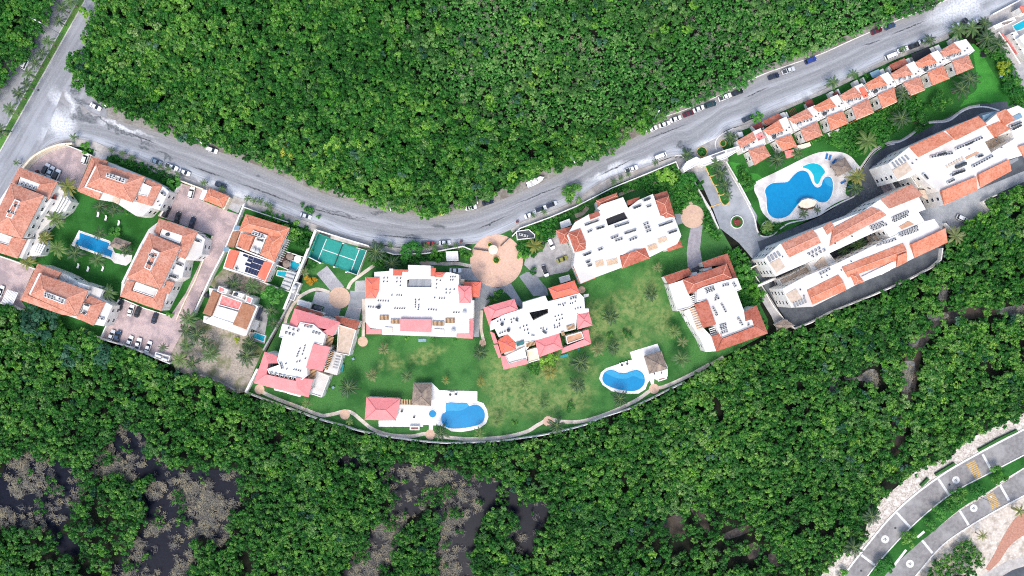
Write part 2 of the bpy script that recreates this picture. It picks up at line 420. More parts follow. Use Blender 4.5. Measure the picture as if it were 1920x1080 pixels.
# ---- sidewalks on the south side
def band(name, crop, a, b, z, mat, label=None, thick=0.14):
    p = smooth(P2(crop, a), False, 4) + smooth(P2(crop, b), False, 4)[::-1]
    return sheet(name, p, z, mat, label=label, thick=thick)
band('sidewalk', 'p', '18,352 38,315 62,290 95,272 130,262 175,265 215,283 300,313 380,345 440,368 500,388 560,410 582,418', '32,358 48,327 68,303 97,285 130,276 170,278 210,296 300,327 380,357 440,381 500,402 560,424 580,431', 0.17, M['pave'])
band('sidewalk', 'p', '582,418 620,431 665,447 707,457 738,464 787,464 840,463 872,458', '578,432 620,447 665,460 707,470 738,477 787,474 840,472 872,466', 0.172, M['pave'])
band('sidewalk', 'p', '957,431 975,418 1027,398 1075,378 1120,346 1162,326 1208,314 1265,293', '962,438 980,427 1030,409 1080,388 1125,361 1165,342 1212,326 1268,304', 0.174, M['pave'])
band('sidewalk', 'p', '1343,275 1346,262 1355,251 1380,239 1410,229 1453,208 1502,186 1543,169 1577,153 1610,137 1647,119 1680,104 1727,86 1777,66', '1352,280 1354,268 1362,260 1385,247 1413,236 1456,214 1505,192 1546,175 1580,159 1613,143 1650,125 1683,110 1730,92 1780,72', 0.17, M['pave'])
ribbon('kerb', 'p', '1265,293 1275,291 1283,297', 0.4, 0, 0.2, M['kerbw'])
ribbon('kerb', 'p', '1343,282 1341,268 1347,257 1358,249 1375,241', 0.4, 0, 0.22, M['kerbw'])

# ---- avenue at the far left
def junction_mat():
    nb = NB('junction_asphalt'); p = nb.pos(); r = nb.n('ShaderNodeVectorRotate'); r.rotation_type = 'Z_AXIS'; nb.l(p, r.inputs['Vector']); r.inputs['Angle'].default_value = -math.radians(59.8)
    st = nb.noise(1.0, nb.vm('MULTIPLY', r.outputs[0], (.035, .5, 1)), 4, .6); fine = nb.noise(1.4, p, 4); slow = nb.noise(.07, p, 3)
    col = nb.mix(nb.rng(st, .35, .65), lin('#85878b'), lin('#9c9fa4')); col = nb.mix(nb.rng(fine, .45, .75, 0, .3), col, lin('#b5b7ba')); col = nb.mix(nb.rng(slow, .5, .7, 0, .4), col, lin('#a9adb2'))
    col = nb.mix(nb.math('MULTIPLY', nb.blobs([(118, 205, 12, 45, 27), (125, 235, 34, 20, -20), (95, 240, 30, 10, 50)], 4, .2, .9), nb.rng(fine, .3, .6, .4, .9)), col, lin('#cfd2d5'))
    col = nb.mix(nb.math('MULTIPLY', nb.blobs([(128, 200, 9, 22, 5), (150, 190, 26, 6, -15), (135, 215, 18, 6, -10), (137, 170, 16, 5, -35)], 3, .3, .5), nb.rng(fine, .35, .6, .3, .9)), col, lin('#5a5f63'))
    return nb.done(col, .9, fine, .2, .04, .2)
M['junction'] = junction_mat()
M['avenue'] = plain('avenue_asphalt', '#9c9ea1', '#8d8f92', 0.6, 0.9, (0.06, '#a9abae'))
sheet('avenue', P2('p', '210,-40 180,20 160,110 165,170 200,200 200,262 130,262 75,282 40,310 20,345 -10,400 -60,480 -60,370 178,-40'), 0.03, M['junction'], label='avenue carriageway opening into the street junction')
sheet('avenue', P2('p', '132,-40 171,-40 -60,365 -60,250'), 0.034, M['avenue'], label='far carriageway of the avenue')
sheet('median', P2('p', '170,-40 183,-40 160,0 8,270 -45,363 -60,380 -60,363'), 0.16, lawn_mat('median_grass', '#4a7a35', '#5b8a3e', '#6d8a48'), label='grass median of the avenue', thick=0.14)
ribbon('kerb', 'p', '183,-40 160,1 8,271 -45,364', 0.5, 0, 0.19, M['kerb'], False)
ribbon('kerb', 'p', '170,-40 147,0 0,258 -60,363', 0.4, 0, 0.19, M['kerb'], False)
sheet('sidewalk', P2('p', '132,-40 -60,250 -60,205 112,-40'), 0.15, plain('old_sidewalk', '#a09c98', '#8a8580', 0.6, 0.95, (0.15, '#6f675e')), thick=0.13)
ribbon('kerb', 'p', '120,-30 64,62 4,158 -40,225', 0.3, 0, 0.2, M['kerb'], False)

# ---- compound pavings
def paver_mat(name, a, b, c):
    nb = NB(name); p = nb.pos(); n1 = nb.noise(2.5, p, 3, 0.7); n2 = nb.noise(0.16, p, 4, 0.65)
    col = nb.mix(nb.rng(n1, 0.3, 0.7), lin(a), lin(b)); col = nb.mix(nb.rng(n2, 0.42, 0.62), col, lin(c))
    br = nb.n('ShaderNodeTexBrick'); nb.l(p, br.inputs['Vector']); br.inputs['Scale'].default_value = 2.0
    return nb.done(col, 0.9, br.outputs['Fac'], 0.2, 0.03)
M['paver'] = paver_mat('pink_brick_paving', '#c4b0ab', '#b19d9a', '#9a8b8b')
M['paverg'] = paver_mat('grey_brick_paving', '#8d8488', '#7c7479', '#9a8d8e')
M['greyp'] = paver_mat('grey_block_paving', '#a5a4a6', '#939295', '#b4b2b1')
M['conc'] = plain('concrete_paving', '#aeacab', '#9d9b9a', 0.7, 0.9, (0.15, '#8c8a8a'))
M['asph'] = plain('dark_asphalt', '#50555a', '#474b50', 0.8, 0.9, (0.09, '#5f6468'))
M['asph2'] = plain('grey_asphalt', '#93979b', '#868a8e', 0.7, 0.9, (0.08, '#a5a8ab'))
sheet('car_park', P2('A', '240,400 300,330 400,250 500,195 610,150 740,125 900,190 1030,260 960,420 870,640 650,560 300,440'), 0.06, M['paver'], label='pink brick car park inside the curved wall')
sheet('car_park', P2('p', '338,343 381,357 374,374 428,396 456,404 377,552 352,607 335,637 318,668 300,674 188,633 222,560 312,592 322,588 348,550 372,500 398,442 372,432 296,405'), 0.062, M['paver'], label='pink brick drive and car parks between the terracotta blocks')
sheet('car_park', P2('C', '-60,345 200,430 390,500 230,850 300,950 -60,880'), 0.064, M['paver'], label='faded pink brick car park at the edge of the picture')
sheet('drive_ramp', P2('A', '1060,190 1215,245 1185,320 1035,265'), 0.07, M['greyp'])
sheet('drive_ramp', P2('B', '1150,745 1290,790 1240,900 1110,840'), 0.07, M['greyp'])
sheet('car_park', P2('L', '930,490 1100,415 1180,430 1330,720 1230,835 890,900 780,800 735,760 760,650 950,610'), 0.06, M['conc'], label='grey car park beside the brown roofed block')
sheet('driveway', P2('H', '1430,350 1640,420 1790,370 1700,480 1640,440 1500,640 1440,670 1430,970 1368,970 1372,560'), 0.058, M['asph2'])
sheet('driveway', P2('J', '560,50 640,0 720,0 870,180 890,262 720,272'), 0.056, M['asph2'])
sheet('driveway', P2('J', '470,130 590,330 600,420 530,360 420,240 330,190'), 0.054, M['asph2'])
sheet('driveway', P2('G', '820,870 990,880 990,1075 880,1080 790,1030'), 0.058, M['asph2'])
sheet('parking_bay', P2('G', '875,770 985,760 985,885 870,880'), 0.066, M['greyp'])
sheet('parking_bay', P2('G', '560,590 755,830 600,870 440,680'), 0.062, M['greyp'])
sheet('parking_bay', P2('G', '430,880 600,890 620,1080 390,1010'), 0.062, M['greyp'])
sheet('parking_bay', P2('I', '1160,80 1305,110 1280,240 1115,200'), 0.062, M['greyp'])
sheet('driveway', P2('I', '870,120 930,60 1080,100 1050,200 960,220 870,180'), 0.060, M['asph2'])
sheet('parking_bay', P2('H', '1090,190 1340,200 1430,340 1200,330'), 0.061, M['greyp'])
sheet('parking_bay', P2('H', '40,340 150,335 150,460 35,455'), 0.0612, M['greyp'])
sheet('driveway', P2('M', '1655,500 1785,490 1765,650 1755,760 1785,930 1800,1000 1660,1010 1615,960 1605,800 1625,640'), 0.055, plain('grey_stone_drive', '#a29da1', '#918c90', 0.8, 0.9))
sheet('driveway', P2('M', '1470,370 1570,360 1570,470 1500,490'), 0.057, M['asph2'])

# ---- the round plazas
def plaza_mat(name, a, b, c):
    nb = NB(name); p = nb.pos(); n1 = nb.noise(1.4, p, 4, 0.7); n2 = nb.noise(0.2, p, 4, 0.65)
    col = nb.mix(nb.rng(n1, 0.3, 0.7), lin(a), lin(b)); col = nb.mix(nb.rng(n2, 0.5, 0.72, 0, 0.8), col, lin(c))
    return nb.done(col, 0.9, n1, 0.15, 0.03)
M['plaza'] = plaza_mat('pink_stone_paving', '#d9b8a4', '#cfa98f', '#a08a80')
M['disc'] = plaza_mat('tan_stone_paving', '#d2b49c', '#c4a48c', '#b0958a')
c = W(931, 489); sheet('plaza', disc(c[0], c[1], 49.5 * MPP, 72), 0.09, M['plaza'], label='big round pink entrance plaza', thick=0.09)
for (x, y, r) in [(680.3, 640.3, 9.5), (486.7, 730, 9.3), (636.7, 558.3, 20.3), (807, 814.7, 9.5), (905, 643, 6.5), (1226.3, 728.7, 9.5), (1298.3, 405.8, 22), (646.7, 776.9, 9.6), (1027.8, 789.6, 9.5), (1090.8, 543.3, 6.7), (798, 496, 8)]:
    c = W(x, y); sheet('round_paving', disc(c[0], c[1], r * MPP, 36), 0.13, M['disc'], thick=0.1)

# ---- garden paths
for s, w in [('487,733 520,748 560,763 600,778 615,778 630,775 647,771 662,775 680,790 700,805 730,815 770,818 800,813 830,819 880,823 940,820 985,810 1008,797 1030,786 1050,790 1090,790 1140,775 1190,752 1215,735 1227,727 1245,725 1290,705 1330,683', 1.35),
             ('618,548 593,542 567,553 553,567 538,593 534,612', 1.2), ('652,542 658,530 670,520 702,497', 1.2), ('777,493 802,493 837,495 857,494 883,499', 1.2),
             ('682,560 681,632', 1.15), ('903,582 902,615 907,640', 1.1), ('1333,683 1345,676 1356,669', 1.2)]:
    ribbon('path', 'p', s, w, 0.0, 0.10, M['path'])
M['sandpath'] = plain('sandy_path', '#bfae97', '#a8967f', 0.9, 0.95)
for s, w in [('350,390 430,360 490,290', 1.6), ('840,155 980,95 1080,70', 1.2), ('1200,40 1260,60', 3.0), ('1330,65 1430,40 1520,90', 1.2), ('1620,190 1660,265', 1.2)]:
    ribbon('path', 'M', s, w, 0.0, 0.07, M['sandpath'])
ribbon('path', 'L', '880,500 950,420', 1.6, 0, 0.075, M['path'])

# ---- grounds of the right-hand complex
sheet('courtyard', P2('p', '1640,305 1700,290 1880,200 1990,170 1990,330 1850,390 1800,425 1772,440 1768,488 1500,615 1400,500 1440,445 1560,415'), 0.015, M['asph'])
sheet('driveway', P2('p', '1258,300 1290,285 1345,258 1366,300 1362,310 1297,325 1268,318'), 0.052, M['conc'])
sheet('driveway', P2('p', '1297,318 1360,303 1408,385 1420,405 1416,425 1428,442 1446,447 1455,452 1440,490 1415,490 1385,455 1350,428 1338,395 1318,350'), 0.04, M['asph2'], label='pale driveway and turning circle inside the gate')
RING = smooth(P2('p', '1425,468 1455,458 1490,443 1540,422 1580,398 1608,368 1618,335 1642,308 1680,284 1730,264 1780,236 1830,214 1890,206'), False, 5)
v, f = ribbon_vf(RING, 6.4, 0.0, 0.045); struct(obj('driveway', mesh('driveway', v, f, M['asph'])), 'dark asphalt drive curling round the large pool')
sheet('driveway', P2('p', '1635,312 1680,288 1730,268 1790,238 1840,212 1870,208 1900,220 1840,260 1700,330 1650,345'), 0.05, M['asph2'])
sheet('driveway', P2('p', '1400,498 1432,490 1452,560 1480,588 1530,572 1600,542 1680,512 1760,470 1768,490 1700,525 1640,552 1560,583 1522,605 1490,617 1474,600 1440,548'), 0.042, M['asph'], label='dark asphalt service lane along the forest wall')
sheet('car_park', P2('V', '740,390 1000,320 1930,-60 1930,60 1640,190 1465,285 1540,400 1200,600 1110,620 1045,505 990,600 800,520'), 0.046, M['asph2'], label='grey car park against the forest wall')
sheet('courtyard', P2('T', '200,710 830,430 1500,150 1560,260 880,560 285,850'), 0.044, M['asph'])
sheet('courtyard', P2('R', '1680,360 1800,310 1920,520 1800,580'), 0.052, M['paverg'])
sheet('pavement', P2('N', '1200,270 1250,250 1620,830 1540,960 1480,800 1330,560'), 0.041, M['conc'])
kerbs = [('R', '-10,190 60,330 170,520 290,750 330,850 360,980 420,1040 520,1030 620,950 720,890 900,850 1050,800 1150,740 1300,660 1430,600 1480,560'),
         ('R', '1530,290 1570,220 1660,100 1760,30 1900,0'), ('U', '90,830 160,720 250,620 400,540 520,515 640,450 760,350 850,305 1060,285 1200,190 1300,140 1420,122 1520,130 1640,165'),
         ('s', '540,430 640,600 700,700 760,830 820,1000')]
for cr, s in kerbs: ribbon('kerb', cr, s, 0.5, 0, 0.2, M['kerbw'])
band('sidewalk', 'U', '70,800 150,690 230,590 400,510 520,495 640,420 760,330 850,285 1050,260 1200,160 1300,115 1420,95', '90,830 160,720 250,620 400,540 520,515 640,450 760,350 850,305 1060,285 1200,190 1300,140 1420,120', 0.16, M['pave'])
for s in ['630,70 640,110 690,215 720,235 780,215 800,190', '690,215 740,330 770,365 830,365', '770,365 820,480 850,510 900,495 910,475', '820,480 870,620 920,655 965,640 980,600', '690,690 870,622']:
    ribbon('kerb', 's', s, 0.35, 0, 0.18, M['kerby'])
sheet('planting_bed', P2('s', '640,90 730,60 800,100 900,260 960,420 985,600 920,650 870,610 830,500 740,320'), 0.10, M['lawn2'], thick=0.1)

sheet('pavement', P2('p', '1846,22 1862,27 1913,1 1990,-40 1990,230 1930,210 1895,130 1868,80 1850,55'), 0.01, M['conc'])
# ---- pools: deck sheets
M['pooldeck'] = plain('white_pool_deck', '#ecebe8', '#dddbd6', 0.7, 0.8, (0.15, '#cfccc6'))
M['stonedeck'] = plain('pale_stone_deck', '#e2dfdb', '#d2cec9', 0.6, 0.85, (0.12, '#bab5b0'))
sheet('pool_deck', P2('K', '300,650 500,650 500,470 680,470 690,225 900,225 985,310 1410,320 1410,430 1480,455 1520,530 1535,610 1510,680 1440,735 1350,760 1230,780 1120,772 1060,735 990,705 912,705 912,755 865,755 865,700 800,700 800,720 510,720 300,720'), 0.12, M['pooldeck'], thick=0.12, label='white deck round the kidney pool by the pink pavilion')
sheet('pool_deck', P2('O', '605,300 915,205 950,290 1030,470 1030,570 1015,600 920,620 880,600 875,660 845,670 830,615 805,650 780,720 700,768 560,770 400,740 300,670 260,600 280,530 340,480 630,385'), 0.12, M['pooldeck'], thick=0.12, label='white deck round the kidney pool by the thatched bar')
sheet('pool_deck', smooth(P2('R', '325,480 350,420 560,320 720,240 900,150 1050,95 1200,85 1330,100 1420,150 1470,210 1530,290 1450,330 1380,420 1350,560 1400,600 1290,640 1150,720 1050,800 900,840 780,850 700,860 560,890 470,830 400,740 370,620 330,540'), True, 3), 0.12, M['stonedeck'], thick=0.12, label='pale stone deck round the large free form pool')
sheet('pool_deck', P2('C', '890,70 1240,190 1300,340 1255,400 1180,375 800,240 850,150'), 0.12, M['pooldeck'], thick=0.12)
sheet('pool_deck', P2('C', '1265,320 1420,345 1490,350 1480,420 1420,470 1290,440 1250,400'), 0.14, M['stonedeck'], thick=0.14)

# ---- waste lot, swamp water and mud
def mud_mat():
    nb = NB('swamp_mud'); p = nb.pos(); n1 = nb.noise(1.1, p, 5, 0.7); n2 = nb.noise(0.06, p, 3)
    col = nb.mix(nb.rng(n1, 0.35, 0.65), lin('#3a3634'), lin('#5b5552')); col = nb.mix(nb.rng(n2, 0.45, 0.6), col, lin('#4a4238'))
    return nb.done(col, 0.9, n1, 0.5, 0.15)
def water_mat():
    nb = NB('swamp_water'); p = nb.pos(); n1 = nb.noise(1.2, p, 4, 0.7)
    return nb.done(nb.mix(nb.rng(n1, 0.35, 0.7), lin('#050a18'), lin('#0e1526')), 0.35, n1, 0.2, 0.03, 0.12)
M['mud'] = mud_mat(); M['swampwater'] = water_mat()
SW = dict(
    a='0,895 17,857 60,850 100,862 150,878 168,900 160,922 142,960 122,980 112,1000 142,1010 152,1032 130,1046 104,1036 92,992 60,1002 30,992 -40,985 -40,890',
    b='165,880 178,862 205,840 220,812 235,796 252,800 277,830 268,852 300,860 345,880 420,880 456,888 459,912 446,960 440,988 430,1003 410,1035 392,1010 368,1012 364,1060 332,1120 200,1120 215,1060 250,1022 270,985 277,950 268,928 290,905 275,893 250,902 235,912 222,890 190,892',
    c='590,849 612,847 639,854 672,858 710,865 764,870 818,873 880,889 913,893 943,903 981,925 1024,941 1027,973 1008,1000 1002,1033 986,1047 967,1033 975,1017 943,1000 967,979 954,960 929,949 918,968 897,990 891,1017 886,1044 883,1110 815,1110 821,1030 829,990 823,963 802,946 786,963 761,976 753,1017 729,1060 718,1110 632,1110 661,1044 685,1011 715,973 720,954 750,935 715,916 707,889 693,868 661,879 637,868 626,857',
    d='1240,985 1265,965 1282,968 1285,1000 1262,1008', e='1295,955 1312,950 1330,985 1325,1000', h='1360,1000 1400,985 1410,995 1365,1012', k='1440,1040 1465,1035 1470,1058 1448,1062', l='1400,1025 1420,1018 1425,1040 1405,1050')
for k, s in SW.items():
    p = smooth(P2('p', s), True, 2)
    sheet('swamp_water' if k in 'abc' else 'mud_patch', p, -0.22, M['swampwater'] if k in 'abc' else M['mud'])
GLADE = ['1690,680 1715,678 1713,705 1702,735 1688,728 1686,700', '1618,700 1640,692 1648,715 1638,728 1622,715 1585,712 1588,705 1612,708', '1705,640 1725,622 1722,645 1708,652', '1740,590 1775,588 1778,595 1748,602', '1870,580 1920,572 1920,590 1880,590', '1560,710 1572,705 1570,730 1556,735', '1762,545 1778,535 1772,575 1762,578']
M['pale_mud'] = plain('pale_dry_mud', '#8f9290', '#6f706c', 0.9, 0.95, (0.3, '#55524c'))
for s in GLADE: sheet('mud_patch', smooth(P2('p', s), True, 3), -0.2, M['pale_mud'])
sheet('mud_patch', smooth(P2('p', '1655,850 1670,800 1690,740 1700,660 1730,610 1790,580 1870,570 1870,590 1790,605 1740,640 1722,700 1712,760 1700,800 1690,850'), True, 3), -0.24, M['mud'])
def lot_mat():
    nb = NB('waste_ground'); p = nb.pos(); n1 = nb.noise(1.3, p, 5, 0.75); n2 = nb.noise(0.12, p, 3)
    col = nb.mix(nb.rng(n1, 0.35, 0.65), lin('#8d8378'), lin('#b0a696')); col = nb.mix(nb.rng(n2, 0.48, 0.66), col, lin('#6a7048'))
    return nb.done(col, 0.95, n1, 0.5, 0.1)
sheet('waste_ground', P2('p', '352,607 378,598 385,605 465,632 495,655 478,690 460,735 440,738 330,695 318,668'), 0.03, lot_mat(), label='bare rubble lot beside the compound wall')
sheet('waste_ground', P2('E', '1150,980 1310,800 1890,990 1800,1080 1300,1080'), 0.032, lot_mat())

# ---- boulevard at lower right
M['sand'] = plain('white_sand', '#dcd3c6', '#c2b7a8', 1.0, 0.95, (0.4, '#a59a8c'), lo=0.3, hi=0.6)
M['sand2'] = plain('pale_gravel', '#cfc6bb', '#a09689', 1.8, 0.95, (0.6, '#dcd5cb'), lo=0.4, hi=0.6)
M['blvd'] = plain('boulevard_asphalt', '#8f8c8a', '#7d7a78', 0.8, 0.9, (0.12, '#9c9a97'))
sheet('sand_ground', P2('w', '420,1100 440,1060 480,1020 540,935 690,890 720,820 740,730 800,670 810,590 950,470 1100,350 1330,260 1350,200 1500,120 1720,20 1980,-110 1980,1300 420,1300'), 0.0, M['sand2'], label='pale gravel ground beside the boulevard')
strip('road', P2('w', '560,1110 700,925 940,645 1220,420 1510,248 1800,95 1990,-10'), P2('w', '720,1110 800,1005 1035,752 1300,532 1580,382 1800,268 1990,165'), 0.05, M['blvd'], 60, 'upper carriageway of the boulevard with painted round emblems')
strip('road', P2('w', '830,1110 915,1015 1090,855 1160,800 1370,640 1540,540 1800,360 1990,255'), P2('w', '1040,1110 1090,1045 1250,865 1430,738 1640,615 1800,530 1990,430'), 0.05, M['blvd'], 60, 'lower carriageway of the boulevard')
band('median', 'w', '720,1110 800,1005 1035,752 1300,532 1580,382 1800,268 1990,165', '830,1110 915,1015 1090,855 1160,800 1370,625 1540,520 1800,350 1990,245', 0.17, M['lawn2'], 'planted median between the boulevard carriageways')
for s, w in [('560,1105 700,920 940,638 1220,413 1510,241 1800,88 1990,-17', 0.7), ('725,1105 805,1000 1038,747 1303,527 1580,377 1800,262', 0.45), ('915,1015 1003,902', 0.9), ('1078,818 1125,778', 0.9), ('1010,1150 1090,1050 1250,870 1430,743 1640,620 1800,535 1990,435', 0.45)]:
    ribbon('kerb', 'w', s, w, 0, 0.2, M['kerbw'])
ribbon('kerb', 'w', '1610,465 1800,350', 0.4, 0, 0.2, M['kerbw'])
sheet('sand_ground', P2('w', '1090,1075 1260,880 1430,755 1640,632 1800,548 1990,450 1990,1300 900,1300'), 0.02, M['sand'], label='white sandy ground with a brick walk')
band('brick_walk', 'w', '1540,1030 1600,930 1650,830 1740,690 1830,640', '1565,1045 1625,990 1670,925 1710,870 1790,810 1850,800', 0.06, plain('brick_walk', '#b98a76', '#a67763', 1.5, 0.9), 'curving brick walk', 0.06)
sheet('road', P2('w', '1480,1100 1680,980 1830,935 1990,900 1990,1300 1400,1300'), 0.03, M['pave'])
sheet('road', P2('w', '1620,1100 1720,1040 1830,1005 1990,980 1990,1300'), 0.04, M['asph'])
M['markw'] = plain('white_road_paint', '#dededa', '#c8c8c4', 2.0, 0.8)
M['marky'] = plain('yellow_road_paint', '#d3ad63', '#bd9a58', 2.0, 0.8)
for s in ['1520,258 1588,380', '1222,425 1292,530', '940,652 1032,752', '702,938 800,1012', '1636,462 1697,570', '1366,640 1426,736', '1092,815 1182,925']:
    v, f = ribbon_vf(P2('w', s), 0.9, 0.05, 0.062); struct(obj('stop_line', mesh('stop_line', v, f, M['markw'])))
for a0, a1, b0, b1 in [((1408, 325), (1462, 296), (1472, 428), (1522, 402)), ((1543, 535), (1592, 512), (1585, 630), (1642, 605))]:
    for k in range(9):
        t = (k + 0.2) / 9; t2 = (k + 0.78) / 9
        q = [(a0[0] + (b0[0] - a0[0]) * t, a0[1] + (b0[1] - a0[1]) * t), (a1[0] + (b1[0] - a1[0]) * t, a1[1] + (b1[1] - a1[1]) * t),
             (a1[0] + (b1[0] - a1[0]) * t2, a1[1] + (b1[1] - a1[1]) * t2), (a0[0] + (b0[0] - a0[0]) * t2, a0[1] + (b0[1] - a0[1]) * t2)]
        sheet('crossing_stripe', [W(1420 + x / 3.6, 780 + y / 3.6)[:2] for x, y in q], 0.064, M['marky'])
for k, (x, y, r) in enumerate([(1340, 432, 1.42), (862, 832, 1.5), (1460, 622, 1.42), (1030, 997, 1.5)]):
    cx, cy, _ = W(1420 + x / 3.6, 780 + y / 3.6)
    o = sheet('painted_emblem', disc(cx, cy, r, 28), 0.066, M['markw'])
    m = MB()
    for (dx, dy, a, l) in [(-.3, .1, 35, .9), (.25, -.1, 35, .8), (0, -.35, 120, .5), (.1, .35, 60, .5)]:
        t = math.radians(a); ux, uy = math.cos(t) * l / 2, math.sin(t) * l / 2; nx, ny = -math.sin(t) * .11, math.cos(t) * .11
        m.add(prism_vf([(dx - ux - nx, dy - uy - ny), (dx + ux - nx, dy + uy - ny), (dx + ux + nx, dy + uy + ny), (dx - ux + nx, dy - uy + ny)], 0.067, 0.074))
    m.obj('emblem_mark', M['asph'], o, (cx, cy, 0))
M['hedge'] = plain('clipped_hedge', '#2f5a2a', '#3d6b33', 2.5, 0.95)
# ================================================================ BUILDINGS
_zj = [0]
def zj():
    _zj[0] += 1
    return (_zj[0] % 23) * 0.009

WIN = MB().box(-0.7, -0.05, 0, 0.7, 0.05, 1.4).box(-0.58, -0.08, 0.12, -0.04, -0.051, 1.28, mi=1).box(0.04, -0.08, 0.12, 0.58, -0.051, 1.28, mi=1).mesh('window', [M['whitep'], M['glass']])
ACM = MB().box(-.55, -.42, 0, .55, .42, .75).cyl(0, 0, .75, .79, .36, n=12, mi=1).mesh('air_conditioner', [M['acgrey'], M['dark']])
ACS = MB().box(-.42, -.36, 0, .42, .36, .62).cyl(-.02, 0, .62, .66, .3, n=10, mi=1).box(-.42, -.5, 0, .42, -.37, .25, mi=1).mesh('air_conditioner', [M['acgrey'], M['dark']])
VENT = MB().cyl(0, 0, 0, .5, .16, n=8).cyl(0, 0, .5, .62, .27, .1, n=8, mi=1).mesh('vent_pipe', [M['metal'], M['dark']])
TANK = MB().cyl(0, 0, 0, 1.1, .62, n=14).cyl(0, 0, 1.1, 1.35, .62, .2, n=14).mesh('water_tank', [M['dark']])
BTANK = MB().cyl(0, 0, 0, 1.3, .75, n=14).cyl(0, 0, 1.3, 1.6, .75, .2, n=14).mesh('water_tank', [M['acgrey']])
PANEL = MB().box(-.5, -.95, .1, .5, .95, .15).box(-.52, -.97, .06, .52, .97, .095, mi=1).box(-.4, -.8, 0, -.3, .8, .06, mi=1).box(.3, -.8, 0, .4, .8, .06, mi=1).mesh('solar_panel', [M['solar'], M['metal']])
UNITBOX = {}

